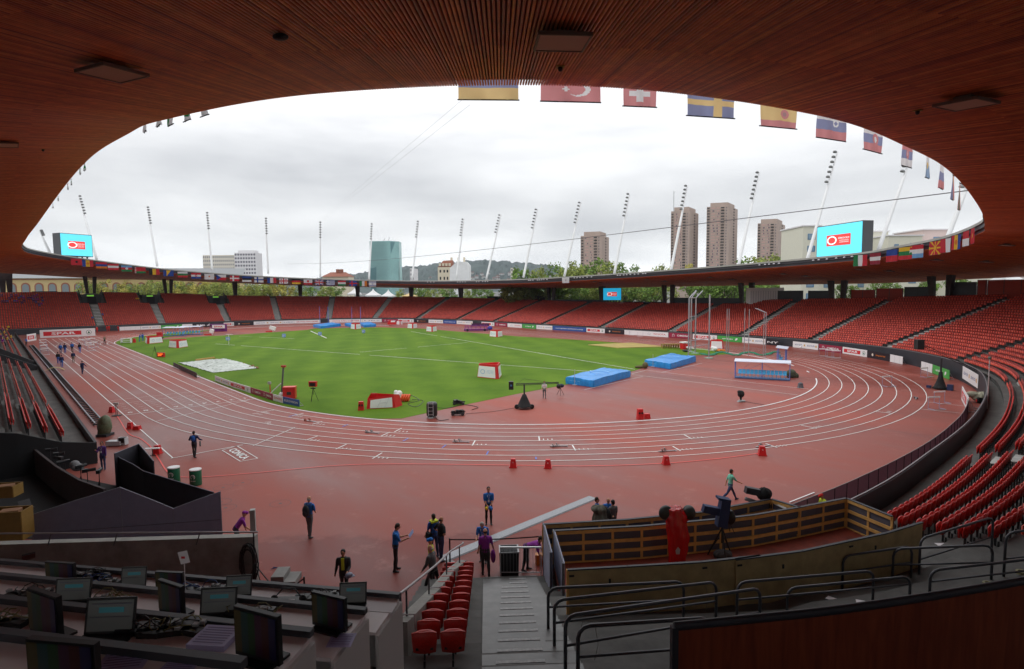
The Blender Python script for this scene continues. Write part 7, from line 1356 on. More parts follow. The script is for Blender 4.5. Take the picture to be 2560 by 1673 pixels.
for k_, u in enumerate(range(205, 720, 17)): tree(u+r8.uniform(-5, 5), r8.uniform(238, 262), r8.uniform(697, 709)+max(0, (u-560))*.05, 'yellow' if (k_*7) % 5 < 2 else 'olive', '%s tree from the left in the yellow green row before the brick hall' % nm[k_], 'tree row behind the left stand', 1.1, k_, z0=2)
for k_, u in enumerate([748, 772, 795, 812, 830, 850, 996, 1046, 1062, 1082, 1105, 1128, 1165, 1190, 1215]): tree(u, r8.uniform(262, 285), r8.uniform(714, 722), 'green' if k_ % 3 else 'olive', '%s small leafy tree from the left in the middle gap under the roof' % nm[k_], 'small trees in the middle gap', 1.0, k_, z0=0)
for k_, u in enumerate(range(1275, 1660, 19)): tree(u, r8.uniform(190, 205), r8.uniform(700, 712), 'green' if k_ % 2 else 'olive', '%s broad green tree from the left behind the far straight' % nm[k_], 'tree row behind the far straight', 1.3, k_, z0=1)
for k_, u in enumerate(range(1745, 1965, 22)): tree(u, r8.uniform(175, 190), r8.uniform(690, 702), 'green', '%s tree from the left in the row right of the hammer cage' % nm[k_], 'tree row behind the right straight', 1.25, k_, z0=1)
for k_, (u, vt, w_, kd, lab) in enumerate([(1303, 655, 1.0, 'green', 'pointed tree above the roof by the narrow block'), (1350, 667, .9, 'olive', 'small tree above the roof between two masts'), (1392, 661, 1.2, 'green', 'round tree left end of the broad group above the roof'), (1418, 664, 1.1, 'olive', 'yellowish tree in the broad group above the roof'), (1446, 652, 1.3, 'olive', 'tree in the broad group at the foot of the shortest tower'), (1478, 650, 1.4, 'green', 'highest tree of the broad group above the roof'), (1508, 652, 1.4, 'olive', 'tree right of the highest in the broad group'), (1538, 660, 1.3, 'green', 'right end tree of the broad group above the roof'), (1577, 666, 1.0, 'green', 'single small tree right of the broad group'), (1660, 661, 1.1, 'olive', 'single tree left of the antenna tower'), (1727, 664, 1.0, 'yellow', 'yellow tree at the foot of the antenna tower'), (1868, 648, 1.2, 'green', 'left tree of the right hand group above the roof'), (1897, 641, 1.3, 'olive', 'second tree of the right hand group'), (1925, 637, 1.5, 'olive', 'tallest tree of the right hand group above the roof'), (1955, 640, 1.4, 'green', 'fourth tree of the right hand group'), (1982, 645, 1.2, 'olive', 'right end tree of the right hand group')]): tree(u, 250+5*(k_ % 3), vt, kd, lab, 'trees rising above the far roof', w_*.8, k_)
for k_, (u, vt, lab) in enumerate([(2110, 700, 'small tree between the first pair of right columns'), (2196, 700, 'round street tree before the cream facade'), (2228, 702, 'second street tree before the cream facade'), (2318, 694, 'tree left of the paired right columns'), (2395, 694, 'tree right of the paired right columns'), (2425, 700, 'small tree before the blue framed windows'), (2512, 690, 'thin young tree near the right photo edge')]): tree(u, 128, vt, 'green', lab, 'street trees seen under the right roof', .95, k_, z0=4)
# tents
m_tent = mat('tent_white', (.8, .8, .8), .5, trans=.15)
def pagoda(u0, u1, D, vp, ve, label, m=m_tent):
 A_, B_2 = at_d(u0, D), at_d(u1, D); P = (A_+B_2)/2; L_ = np.linalg.norm((B_2-A_)[:2]); ze = at_h(P, ve); zp = at_h(P, vp); o = thing('pagoda_tent', label, 'tent', P, math.atan2((B_2-A_)[1], (B_2-A_)[0]), 'tents behind the stands'); b = MB(); w_ = L_/2; pr = []
 for t_ in np.linspace(0, 1, 7): pr.append((w_*(1-t_)**1.7+.12*t_, ze+(zp-ze)*t_))
 V = [(sx*r_, sy*r_+w_, z) for r_, z in pr for sx, sy in ((-1, -1), (1, -1), (1, 1), (-1, 1))]; b.add(V, [(4*i+j, 4*i+(j+1) % 4, 4*i+4+(j+1) % 4, 4*i+4+j) for i in range(6) for j in range(4)]); b.build('canopy', m, o); b = MB()
 for sx in (-1, 1):
  for sy in (0, 2): b.tube([(sx*w_*.96, sy*w_, 0), (sx*w_*.96, sy*w_, ze)], .08, 5)
 b.build('poles', m_alu, o); b = MB(); b.box((0, w_, ze-.35), (2*w_, 2*w_, .7)); b.build('valance', m, o)
pagoda(868, 897, 270, 720, 734, 'leftmost white pagoda tent behind the far stand'); pagoda(912, 946, 266, 722, 738, 'middle white pagoda tent behind the far stand'); pagoda(952, 983, 262, 724, 740, 'right white pagoda tent behind the far stand'); pagoda(1003, 1039, 255, 732, 740, 'low beige tent right of the white pagodas', mat('tent_beige', srgb(205, 175, 120), .6)); pagoda(2504, 2640, 96, 668, 724, 'white tent cut by the right photo edge')
# screens and walls behind the top seat rows
def back_wall(u0, u1, off, z0, h_, m, label, group='panels behind the top rows'):
 C = np.column_stack([CA+NA*off, ANG]); i0, i1 = hit(u0, 745, C)[-1][2], hit(u1, 745, C)[-1][2]; P = lambda q: np.array([np.interp(q, np.arange(len(C)), C[:, 0]), np.interp(q, np.arange(len(C)), C[:, 1])]); A_, B_2 = P(i0), P(i1); c = (A_+B_2)/2; d_ = B_2-A_; a = ANG[int((i0+i1)/2)]; zb_ = float(Z0(a)+SLOPE(a)*(.6+.8*(nrow(a)-1)))+z0
 o = thing('back_panel', label, 'panel', (c[0], c[1], zb_), math.atan2(d_[1], d_[0]), group); b = MB(); L_ = np.linalg.norm(d_); b.box((0, 0, h_/2), (L_-.05, .15, h_)); b.build('panel', m, o); b = MB()
 for x in np.linspace(-L_/2+.1, L_/2-.1, max(2, int(L_/2.4)+1)): b.box((x, 0, h_/2), (.09, .2, h_+.03))
 b.build('posts', m_dark, o)
m_rp = mat('rust_panel', srgb(150, 45, 30), .7, var=.1); m_dp = mat('slate_panel', srgb(55, 58, 64), .6, var=.1)
for u0, u1, h_, m, lab in [(1274, 1332, 1.8, m_rp, 'rust red fence behind the far straight'), (1334, 1362, 1.9, m_void, 'black hanging screen right of the rust fence'), (1384, 1504, 1.2, m_dp, 'dark low panels left of the deep blue screen'), (1558, 1660, .9, m_void, 'dark low tables right of the deep blue screen'), (1684, 1850, 2.0, m_dp, 'long dark panel behind the hammer cage'), (1944, 2008, 2.6, m_dp, 'slate panel right of the white container'), (2020, 2082, 2.4, m_dp, 'slate panel left of the right column pair'), (2127, 2188, 2.3, m_rp, 'rust door panel right of the first column pair'), (2190, 2258, 2.4, m_rp, 'second rust panel on the right'), (2260, 2330, 2.5, m_dp, 'slate panel before the paired right columns'), (2375, 2440, 3.0, m_dp, 'slate panel right of the paired columns'), (2442, 2466, 3.2, m_rp, 'narrow rust door right of the slate panel'), (2468, 2600, 3.0, m_rp, 'rust panel reaching the right photo edge'), (1100, 1150, .9, m_void, 'low black boxes behind the middle stand'), (1218, 1260, 1.4, m_void, 'black stage box left of the rust fence'), (80, 145, 1.0, m_void, 'dark low wall on top of the far left stand')]: back_wall(u0, u1, 23.2, -.3, h_+.3, m, lab)
o = thing('white_container', 'long white site container behind the right of the hammer cage', 'container', at_d(1912, 134), yaw0); zz = at_h(at_d(1912, 134), 722); b = MB(); b.box((0, 0, zz-1.6), (7.6, 2.4, 3.6)); b.build('container_body', m_white, o); b = MB()
for x in np.linspace(-3.6, 3.6, 14): b.box((x, -1.22, zz-1.8), (.12, .06, 2.6))
b.build('ribs', mat('rib_pale', srgb(190, 192, 196), .5), o)
print('background done')
# -- near stand, foreground
SL_, Z0_ = .325, .1
def Gs(u, v, h=0):
 d = ray(u, v); a = d[2]-SL_*(d[:2]@NN); b_ = Z0_+h+SL_*((CP[:2]-A0)@NN)-CP[2]; return CP+d*(b_/a)
def LP(d, l, z): p = loc(d, l); return (p[0], p[1], z)
r7 = lambda x, y: (1200+x*.3684, 1100+y*.3684); r8_ = lambda x, y: (1700+x*.3685, 1100+y*.3685); r6_ = lambda x, y: (500+x*.3685, 1100+y*.3685); r1_ = lambda x, y: (x*.3782, 1150+y*.3782)
rzN = math.atan2(TT[1], TT[0])
# concrete stairs with pale nosings
st_ = thing('concrete_stairs', 'wet grey concrete stairs with pale nosing strips at the bottom centre', 'stairs', (0, 0, 0)); b = MB(); m_step = mat('stair_concrete', (.17, .17, .165), .35, c2=(.10, .10, .10), vs=1.6, bump=.12); k0 = 0
for k_ in range(-1, 44):
 d = .33+.3875*k_; z = Z0_+SL_*(d+.2)+.03; p = loc(d+.194, -.15); b.box((p[0], p[1], z/2-.3), (1.95, .3875, z+.6), rzN)
b.build('steps', m_step, st_); b = MB(); 
for i in range(-2, 14):
 k_ = 4+2*i; d = .33+.3875*k_+.03; z = Z0_+SL_*(.33+.3875*k_+.2)+.03; l0, l1 = -.5-.045*(d-1.9), .36-.03*(d-1.9)
 if i < 0: l0 += .25
 p = loc(d+.05, (l0+l1)/2); s_ = MB(); s_.box((0, 0, 0), (l1-l0, .09, .008), 0); q = s_.build('nosing_strip', mat('nosing', srgb(150, 150, 150), .5, var=.35, vs=9), st_); q.location = (p[0], p[1], z+.006); q.rotation_euler.z = rzN
# side wall and handrail left of the paired seats
def wall_poly(pts, th, m, label, name='concrete_wall', z0=None, cat='wall', parent=None):
 """wall through plan points with their own top heights"""
 P = [np.array(p, float) for p in pts]; b = MB(); V = []
 for i, p in enumerate(P):
  t = (P[min(i+1, len(P)-1)]-P[max(i-1, 0)])[:2]; t /= np.linalg.norm(t); q = np.array([t[1], -t[0]])*th/2; zb_ = z0 if z0 is not None else 0
  V += [(*(p[:2]-q), zb_), (*(p[:2]-q), p[2]), (*(p[:2]+q), p[2]), (*(p[:2]+q), zb_)]
 b.add(V, [(4*i+j, 4*i+4+j, 4*i+4+(j+1) % 4, 4*i+(j+1) % 4) for i in range(len(P)-1) for j in range(4)]+[(0, 1, 2, 3), tuple(4*(len(P)-1)+k_ for k_ in (3, 2, 1, 0))])
 o = b.build(name, m, parent); 
 if label: tag(o, label, cat)
 return o
m_cw = mat('board_marked_concrete', (.34, .335, .31), .8, c2=(.2, .197, .18), vs=1.2, bump=.15)
W1 = []
for q in [(1785, 815), (1700, 880), (1600, 1000), (1420, 1180), (1362, 1235)]: P = Gs(*r6_(*q), .75); W1.append((P[0], P[1], P[2]))
wall_poly(W1, .28, m_cw, 'sloping concrete side wall with a steel rail left of the paired red seats'); dw = dl(W1[-1][0], W1[-1][1]); print('wall', [dl(*w[:2]) for w in W1], W1[-1])
o = thing('stair_handrail', 'steel handrail on the sloping wall left of the paired seats', 'handrail', (0, 0, 0)); top = [Vector((w[0], w[1], w[2]+.62)) for w in W1]; b = MB(); e_ = top[-1]; b.tube([top[0]+Vector((0, 0, .05))]+top+[e_+Vector((*(-TT*.35), 0))], .03, 8); b.build('rail_tube', m_steel, o)
for i in range(4): b = MB(); p = top[i].lerp(top[i+1], .3); b.tube([p, p-Vector((0, 0, .85))], .022, 6); b.build('rail_post', m_rail, o)
b = MB(); b.tube([e_, e_-Vector((0, 0, .9))], .028, 6); b.build('rail_post', m_rail, o)
o = thing('wall_bracket_set', 'pale bent pipe brackets on the sloping concrete wall', 'brackets', (0, 0, 0))
for t_ in (.25, 1.1, 2.1, 3.4):
 i = int(t_); p = Vector(W1[i]).lerp(Vector(W1[i+1]), t_-i); b = MB(); q = Vector((*TT, 0)); b.tube([p-q*.1+Vector((0, 0, .05)), p+q*.18+Vector((0, 0, .06)), p+q*.2-Vector((0, 0, .3))], .018, 5); b.build('bracket', mat('pipe_white', srgb(175, 175, 178), .4), o)
# grey screens at the right of the stairs
m_scr_g = mat('screen_fabric_pale', srgb(165, 168, 188), .85, var=.08, vs=2)
for k_, (d0, d1, l, zt_, lab) in enumerate([(-.35, 2.1, 1.12, 2.02, 'left one of two pale grey screens right of the stairs'), (.3, 2.9, 1.42, 2.02, 'right one of two pale grey screens right of the stairs')]):
 o = thing('screen_wall', lab, 'screen', (0, 0, 0), 0, 'pale grey screens by the stairs'); A_, B_2 = loc(d0, l), loc(d1, l); b = MB(); V = []
 for off in (0, .06):
  a, c = A_+TT*off, B_2+TT*off; V += [(*a, .02), (*c, .62+.02*k_), (*c, zt_), (*a, zt_)]
 b.add(V, [(0, 1, 2, 3), (7, 6, 5, 4), (0, 4, 5, 1), (1, 5, 6, 2), (2, 6, 7, 3), (3, 7, 4, 0)]); b.build('panel', m_scr_g, o); b = MB(); b.tube([(*B_2, .6), (*B_2, zt_+.02)], .045, 5); b.tube([(*A_, 0), (*A_, zt_+.02)], .03, 5); b.tube([(*A_, zt_), (*B_2, zt_)], .03, 5); b.build('edge_frame', mat('slate_edge', srgb(90, 92, 105), .6), o)
# timber camera platform
m_slat = mat('pine_slat', srgb(216, 170, 100), .7, var=.15, vs=4); m_fab = mat('grey_fabric', srgb(88, 86, 98), .85, var=.08, vs=3); m_deck = mat('deck_red', srgb(140, 52, 30), .65, c2=srgb(95, 32, 20), vs=1.2); m_rub = mat('rubber_edge', srgb(52, 52, 60), .6)
def slat_fence(P, zt_, h_, label, side=-1):
 """timber frame facing the camera with fabric nailed on the field side"""
 P = [np.array(p[:2]) for p in P]; o = thing('slatted_fence', label, 'fence', (0, 0, 0), 0, 'timber framed fences of the camera platform')
 fb, sl_, ed, pt = MB(), MB(), MB(), MB()
 for i in range(len(P)-1):
  A_, B_2 = P[i], P[i+1]; d_ = B_2-A_; L_ = np.linalg.norm(d_); d_ /= L_; q = np.array([d_[1], -d_[0]]); 
  if q@(CP[:2]-A_) < 0: q = -q
  rz = math.atan2(d_[1], d_[0]); c = (A_+B_2)/2; fb.box((*(c-q*.06), zt_-h_/2), (L_, .02, h_), rz)
  for f_ in (.04, .35, .66, .97): sl_.box((*(c+q*.0), zt_-h_*f_*.98-.05+(.03 if f_ < .1 else 0)), (L_, .035, .125), rz)
  n_ = max(1, round(L_/1.15))
  for k_ in range(n_+1): p = A_+d_*L_*k_/n_; pt.box((*(p-q*.025), zt_-h_/2), (.09, .03, h_), rz)
  ed.box((*(c-q*.03), zt_+.02), (L_, .12, .03), rz)
 fb.build('fabric', m_fab, o); sl_.add(pt.v, pt.f); sl_.build('timber_frame', m_slat, o); ed.build('edge_trim', m_rub, o); return o
fa = [G(*r7(430, 578), 2.0), G(*r7(1000, 545), 2.0), G(*r7(1500, 495), 2.0), G(*r8_(620, 405), 2.0), G(*r8_(810, 462), 2.0)]; slat_fence(fa, 2.0, 1.15, 'front timber fence of the platform, nearest the track')
fbp = [G(*r7(500, 622), 2.0), G(*r7(1100, 590), 2.0), G(*r7(1640, 540), 2.0), G(*r8_(500, 515), 2.0), G(*r8_(820, 460), 2.0), G(*r8_(1130, 400), 2.0), G(*r8_(1435, 522), 2.0)]; slat_fence(fbp, 2.0, 1.22, 'long second timber fence of the platform, turning a corner at the right')
pc = [G(*q, 3.1) for q in [r7(595, 885), r7(1000, 862), r7(1500, 832), r7(1900, 790), r8_(380, 815), r8_(830, 757), r8_(1140, 690), r8_(1400, 635), r8_(1642, 562)]]
print('plywood', [dl(*p[:2]) for p in pc])
o = thing('plywood_wall', 'long curved plywood wall with a dark rubber edge behind the camera platform', 'wall', (0, 0, 0))
sg, ed = MB(), MB()
P = [p[:2] for p in pc]; hs_ = [1.27, 1.27, 1.27, 1.26, 1.25, 1.22, 1.15, 1.1, 1.05]
for i in range(len(P)-1):
 A_, B_2 = P[i], P[i+1]; d_ = B_2-A_; L_ = np.linalg.norm(d_); d_ = d_/L_; q = np.array([d_[1], -d_[0]]); q = q if q@(CP[:2]-A_) > 0 else -q; rz = math.atan2(d_[1], d_[0]); c = (A_+B_2)/2; h_ = 1.9
 sg.box((*c, 3.1-h_/2), (L_+.01, .04, h_), rz); ed.box((*c, 3.115), (L_+.02, .09, .035), rz)
 if i in (0, 2, 4, 6): x_ = MB(); x_.box((*(A_+d_*.1+q*.03), 2.95), (.14, .03, .05), rz); x_.build('hinge', m_black, o); x_ = MB(); x_.box((*(A_+d_*L_*.7+q*.03), 2.75), (.05, .03, .12), rz); x_.build('hinge', m_black, o)
sg.build('plywood_sheet', m_ply, o); ed.build('edge_trim', m_rub, o); A_ = P[0]; x_ = MB(); x_.box((*A_, 2.2), (.07, .08, 1.85), rzN); x_.build('end_post', m_slat, o)
dk = [fbp[0], fbp[1], fbp[2], fbp[3], fbp[4], fbp[5], fbp[6]]; bk_ = [(p[0]-NN[0]*.12, p[1]-NN[1]*.12) for p in pc[::-1]]; bk_ = bk_[:]; b = MB(); poly_ = [(p[0], p[1]) for p in dk]+bk_
b.prism(poly_, .3, .80); tag(b.build('platform_deck', m_deck), 'red stained timber deck inside the slatted fences', 'deck')
b = MB(); poly_ = [(p[0], p[1]) for p in fa[:4]]+[(p[0], p[1]) for p in fbp[4::-1]]; b.prism(poly_, .2, .60); tag(b.build('front_deck', m_deck), 'narrow lower deck between the two timber fences', 'deck')
for k_, (x, y) in enumerate([(2, 0)]): pass
o = thing('dark_trough', 'grey metal ducts lying behind the right end of the front fence', 'ducts', (0, 0, 0)); b = MB()
for k_ in range(4): A_ = G(*r8_(640+28*k_, 430+4*k_), 1.85); B_2 = G(*r8_(740+16*k_, 478-6*k_), 1.85); b.tube([tuple(A_), tuple(B_2)], .05, 5)
b.build('ducts', m_alu, o)
# handrails on the terraces: one hoop each
def hoop(b1, b2, h_, label, rad_=.036, low=.55, r_=.22, post=None):
 A_, B_2 = np.array(b1), np.array(b2); d_ = B_2-A_; L_ = np.linalg.norm(d_); d_ /= L_; z = Vector((0, 0, 1)); a, c, dv_ = Vector(A_), Vector(B_2), Vector(d_); pts = [a, a+z*(h_-r_)]
 for t_ in (30, 60, 90): t2 = R(t_); pts.append(a+z*(h_-r_+r_*math.sin(t2))+dv_*(r_*(1-math.cos(t2))))
 for t_ in (90, 60, 30): t2 = R(t_); pts.append(c+z*(h_-r_+r_*math.sin(t2))-dv_*(r_*(1-math.cos(t2))))
 pts += [c+z*(h_-r_), c]; o = thing('terrace_handrail', label, 'handrail', (0, 0, 0), 0, 'grey tube handrails on the near terraces'); b = MB(); b.tube(pts, rad_, 8); b.build('hoop', m_rail, o, True); b = MB(); b.tube([a+z*low, c+z*low], rad_*.75, 6); b.build('lower_bar', m_rail, o, True)
 if post: b = MB(); p = a.lerp(c, post); b.tube([p, p+z*h_], rad_, 6); b.build('middle_post', m_rail, o, True)
HR = [(r7(463, 1285), r7(1380, 1225), 1.02, 'front left handrail beside the pale screens'), (r7(505, 1410), r7(1600, 1240), 1.05, 'second handrail from the front at the stair edge'), (r7(580, 1590), r7(1895, 1330), 1.12, 'third handrail from the front at the stair edge'), (r7(665, 1680), r7(1560, 1600), 1.1, 'nearest handrail at the stair edge, ending behind the wood panel'),
      (r8_(150, 1075), r8_(985, 1030), 1.05, 'front handrail before the middle of the plywood wall'), (r8_(385, 1230), r8_(1305, 1140), 1.0, 'second handrail before the plywood wall'), (r8_(1100, 1020), r8_(1565, 950), 1.05, 'short front handrail at the right end of the plywood wall'), (r8_(725, 1200), r8_(1555, 1115), .75, 'nearest middle handrail above the wood panel'), (r8_(1440, 970), r8_(2110, 960), 1.05, 'long handrail right of the plywood wall'), (r8_(1620, 930), r8_(2112, 770), 1.2, 'rearmost handrail by the right seats'), (r8_(1690, 1100), r8_(2500, 1010), .85, 'nearest right handrail above the wood panel'), (r8_(2195, 935), r8_(2600, 890), 1.3, 'handrail at the right photo edge')]
def zterr(x, y):
 q = np.hypot(CA[:, 0]-x, CA[:, 1]-y); i = int(q.argmin()); d_ = (np.array([x, y])-CA[i])@NA[i]; return float(Z0(ANG[i])+SLOPE(ANG[i])*max(d_, 1.4 if ANG[i] > -17 else 0))
def Gt(u, v):
 d = ray(u, v); t_ = 3.
 while t_ < 80:
  p = CP+d*t_
  if p[2] <= zterr(p[0], p[1]): return p
  t_ += .04
 return Gs(u, v)
for p1, p2, h_, lab in HR: hoop(Gt(*p1), Gt(*p2), h_, lab, post=.18 if 'front handrail before' in lab else None)
# thin cable ties hanging from the rails
for k_, (x, y) in enumerate([(1310, 1060), (680, 1250), (780, 1420), (1530, 1110)]):
 P = Gs(*r7(x, y), .3); b = MB(); b.tube([(P[0], P[1], P[2]+.5), (P[0]+.05, P[1]+.04, P[2]+.1), (P[0]+.02, P[1]-.03, P[2]-.2)], .005, 4); tag(b.build('hanging_wire', mat('wire_pale', srgb(120, 118, 105), .6)), ['thin wire hanging from the front left handrail', 'thin wire hanging from the third handrail', 'thin wire hanging from the nearest stair handrail', 'thin wire hanging from the second handrail'][k_], 'wire')
# curved wooden panel, bottom right
pts = [G(1686, 1572, 8.0), G(1850, 1556, 8.02), G(2080, 1532, 8.04), G(2330, 1496, 8.06), G(2600, 1450, 8.08), G(2850, 1400, 8.1)]; C_ = spline(pts, 6, False); n_, t_ = normals(C_); nq = n_ if n_[0]@(CP[:2]-C_[0, :2]) > 0 else -n_
o = thing('wooden_barrier', 'dark reddish curved wooden panel with a rubber top edge filling the lower right', 'barrier', (0, 0, 0)); b = MB(); V = []
for p, q in zip(C_, nq): V += [(*(p[:2]), p[2]), (*(p[:2]), p[2]-2.2), (*(p[:2]-q*.04), p[2]-2.2), (*(p[:2]-q*.04), p[2])]
b.add(V, [(4*i+j, 4*i+4+j, 4*i+4+(j+1) % 4, 4*i+(j+1) % 4) for i in range(len(C_)-1) for j in range(4)]+[(0, 1, 2, 3)])
def mat_panel():
 m = bpy.data.materials.new('veneer_red'); m.use_nodes = True; t = m.node_tree; bs = t.nodes['Principled BSDF']; g = t.nodes.new('ShaderNodeTexCoord'); mp_ = t.nodes.new('ShaderNodeMapping'); mp_.inputs['Scale'].default_value = (7, 7, .8); nn_ = t.nodes.new('ShaderNodeTexNoise'); nn_.inputs['Scale'].default_value = 2.2; nn_.inputs['Detail'].default_value = 8; nn_.inputs['Distortion'].default_value = .6
 t.links.new(g.outputs['Object'], mp_.inputs[0]); t.links.new(mp_.outputs[0], nn_.inputs[0]); r_ = t.nodes.new('ShaderNodeValToRGB'); r_.color_ramp.elements[0].position = .3; r_.color_ramp.elements[0].color = (*srgb(118, 50, 33), 1); r_.color_ramp.elements[1].position = .72; r_.color_ramp.elements[1].color = (*srgb(158, 76, 48), 1); t.links.new(nn_.outputs[0], r_.inputs[0]); t.links.new(r_.outputs[0], bs.inputs['Base Color']); bs.inputs['Roughness'].default_value = .5; return m
b.build('veneer', mat_panel(), o); b = MB(); b.tube([tuple(p+np.array([0, 0, .02])) for p in C_], .035, 8); b.build('rubber_edge', m_rub, o, True); p = C_[0]; b = MB(); b.box((p[0], p[1], p[2]-1.08), (.05, .06, 2.2), rzN); b.build('end_strip', m_rub, o)
# ---- media desks
m_desk = mat('desk_laminate', srgb(225, 216, 216), .45, var=.05, vs=3); m_deskrail = mat('desk_rail', srgb(70, 72, 78), .5); m_deskside = mat('desk_side', srgb(205, 202, 200), .6)
DK = [((95.97, -51.98, 6.6), (93.65, -53.82), (96.49, -52.52), 8.2, 'farthest long media desk'), ((96.83, -52.91, 7.1), (94.35, -54.84), (97.38, -53.47), 7.2, 'second long media desk'), ((97.73, -53.89, 7.65), (95.84, -55.35), (98.28, -54.47), 6.2, 'third long media desk'), ((98.75, -54.75, 8.25), (97.0, -56.1), (99.3, -55.3), 4.2, 'nearest media desk, mostly below the photo')]
desks = []
for k_, (c0, lft, frt, Ld, lab) in enumerate(DK):
 z = c0[2]; p0_ = np.array(c0[:2]); a = np.array(lft)-p0_; a /= np.linalg.norm(a); dpt = np.array([-a[1], a[0]]); dpt = dpt if dpt@(np.array(frt)-p0_) > 0 else -dpt; W_ = .78 if k_ < 2 else .8
 o = thing('media_desk', lab+' with pale top', 'desk', (*p0_, 0), 0, 'long media desks at lower left'); desks.append((p0_, a, dpt, z)); rz = math.atan2(a[1], a[0]); c = a*Ld/2+dpt*W_/2
 b = MB(); b.box((*c, z-.02), (Ld, W_, .04), rz); b.build('desk_top', m_desk, o); b = MB(); b.box((*(a*Ld/2-dpt*.03), z+.03), (Ld, .07, .06), rz); b.build('back_rail', m_deskrail, o)
 b = MB(); b.box((*(a*(-.02)+dpt*W_/2), z-1.0), (.04, W_+.02, 1.92), rz); b.build('side_panel', m_deskside, o); b = MB(); b.box((*(a*Ld/2+dpt*.02), z-1.3), (Ld, .03, 2.5), rz); b.build('front_panel', m_deskside, o)
def on_desk(u, v, k_): return G(u, v, desks[k_][3])
m_sc1 = mat('laptop_screen', srgb(100, 104, 102), .3, emit=.05); m_cy = mat('screen_teal', srgb(60, 130, 140), .3, emit=.06); bars = [mat('bar_'+n_, c_, .35, emit=.02) for n_, c_ in (('yellow', srgb(62, 54, 20)), ('teal', srgb(18, 52, 52)), ('green', srgb(14, 52, 20)), ('magenta', srgb(52, 18, 44)), ('red', srgb(52, 14, 14)), ('blue', srgb(18, 20, 58)))]
def device(kind, k_, u0, u1, vt, vb, label, yaw=0):
 uc = (u0+u1)/2; P = on_desk(uc, vb-6, k_); D = proj(P)[0, 2]; w_ = (u1-u0)/FPX*D; h_ = (vb-vt)/FPX*D*1.08; vd = math.atan2(RT[1], RT[0]); o = thing(kind, label, 'laptop' if kind == 'laptop' else 'monitor', P, vd+R(yaw), kind+'s on the media desks'); w_ = w_/math.cos(R(yaw))
 if kind == 'laptop':
  T_ = Matrix.Rotation(R(-14), 3, 'X'); b = MB(); b.box(T_@Vector((0, 0, h_/2)), (w_, .012, h_), M=T_); b.build('lid', m_black, o); b = MB(); b.box(T_@Vector((0, -.008, h_*.53)), (w_*.9, .004, h_*.8), M=T_); s_ = b.build('display', m_sc1, o); b = MB(); b.box(T_@Vector((.02*w_, -.012, h_*.68)), (w_*.5, .003, h_*.14), M=T_); b.build('page_block', m_cy, s_); b = MB(); b.box(T_@Vector((w_*.02, -.012, h_*.84)), (w_*.8, .003, h_*.03), M=T_); b.box(T_@Vector((w_*.0, -.012, h_*.5)), (w_*.8, .003, h_*.02), M=T_); b.build('page_lines', m_g2, s_); b = MB(); b.box((0, -h_*.42, .012), (w_, h_*.8, .022)); b.build('keyboard_base', m_black, o)
 else:
  b = MB(); b.box((0, 0, h_/2+.02), (w_, .045, h_)); b.build('casing', m_black, o); b = MB(); b.box((0, -.026, h_/2+.025), (w_*.93, .006, h_*.86)); s_ = b.build('display', m_black, o); n_ = 6
  for i, m in enumerate(bars): b = MB(); b.box((-w_*.465+w_*.93*(i+.5)/n_, -.032, h_/2+.03), (w_*.93/n_, .004, h_*.84)); b.build('colour_bar', m, s_)
  b = MB(); b.box((0, .02, .012), (w_*.8, .26, .024)); b.box((0, .05, .12), (.08, .05, .2)); b.build('stand', m_black, o)
X = lambda f, *a: [f(x, 0)[0] for x in a]
def dev(kind, k_, f, x0, x1, y0, y1, lab, yaw=0): device(kind, k_, f(x0, 0)[0], f(x1, 0)[0], f(0, y0)[1], f(0, y1)[1], lab, yaw)
dev('monitor', 0, r1_, 302, 512, 705, 818, 'monitor with colour bars, leftmost on the farthest desk', -8); dev('laptop', 0, r1_, 800, 960, 738, 862, 'laptop left of the paper flag on the farthest desk', 5); dev('monitor', 0, r1_, 1032, 1222, 768, 880, 'monitor with colour bars in the middle of the farthest desk', -6); dev('laptop', 0, r1_, 1495, 1658, 795, 925, 'laptop in front of the headset on the farthest desk', 6); dev('laptop', 0, r6_, 945, 1128, 1000, 1136, 'laptop at the right end of the farthest desk', 4)
dev('laptop', 1, r1_, 365, 592, 815, 960, 'laptop at the left of the second desk', 4); dev('monitor', 1, r1_, 1035, 1248, 845, 1045, 'monitor with colour bars in the middle of the second desk', -26); dev('laptop', 1, r1_, 1325, 1558, 880, 1045, 'laptop right of the middle monitor on the second desk', 5); dev('monitor', 1, r6_, 755, 1010, 1085, 1300, 'monitor with colour bars at the right end of the second desk', -22)
dev('monitor', 2, r1_, 165, 462, 910, 1190, 'dark monitor at the left of the third desk', -24); dev('laptop', 2, r1_, 560, 882, 955, 1180, 'large laptop in the middle of the third desk', 3); dev('monitor', 2, r1_, 1540, 1888, 1035, 1345, 'monitor with colour bars at the right end of the third desk', -22); dev('monitor', 3, r1_, 185, 685, 1235, 1520, 'dark monitor cut by the bottom photo edge', -8)
def paper(u, v, k_, w_, l_, yaw, m, label, th=.004, lines=False):
 P = on_desk(u, v, k_); o = thing('paper_sheet' if th < .01 else 'paper_stack', label, 'paper', (P[0], P[1], P[2]+.001), math.atan2(RT[1], RT[0])+R(yaw)); b = MB(); b.box((0, 0, th/2), (w_, l_, th)); b.build('sheet', m, o)
 if lines:
  b = MB()
  for k2 in range(7): b.box((0, -l_*.36+l_*.12*k2, th+.002), (w_*.8, l_*.035, .001))
  b.build('printed_rows', mat('print_violet', srgb(120, 110, 160), .6), o)
m_pap = mat('paper_white', srgb(225, 222, 225), .6); m_lil = mat('paper_lilac', srgb(180, 175, 215), .6)
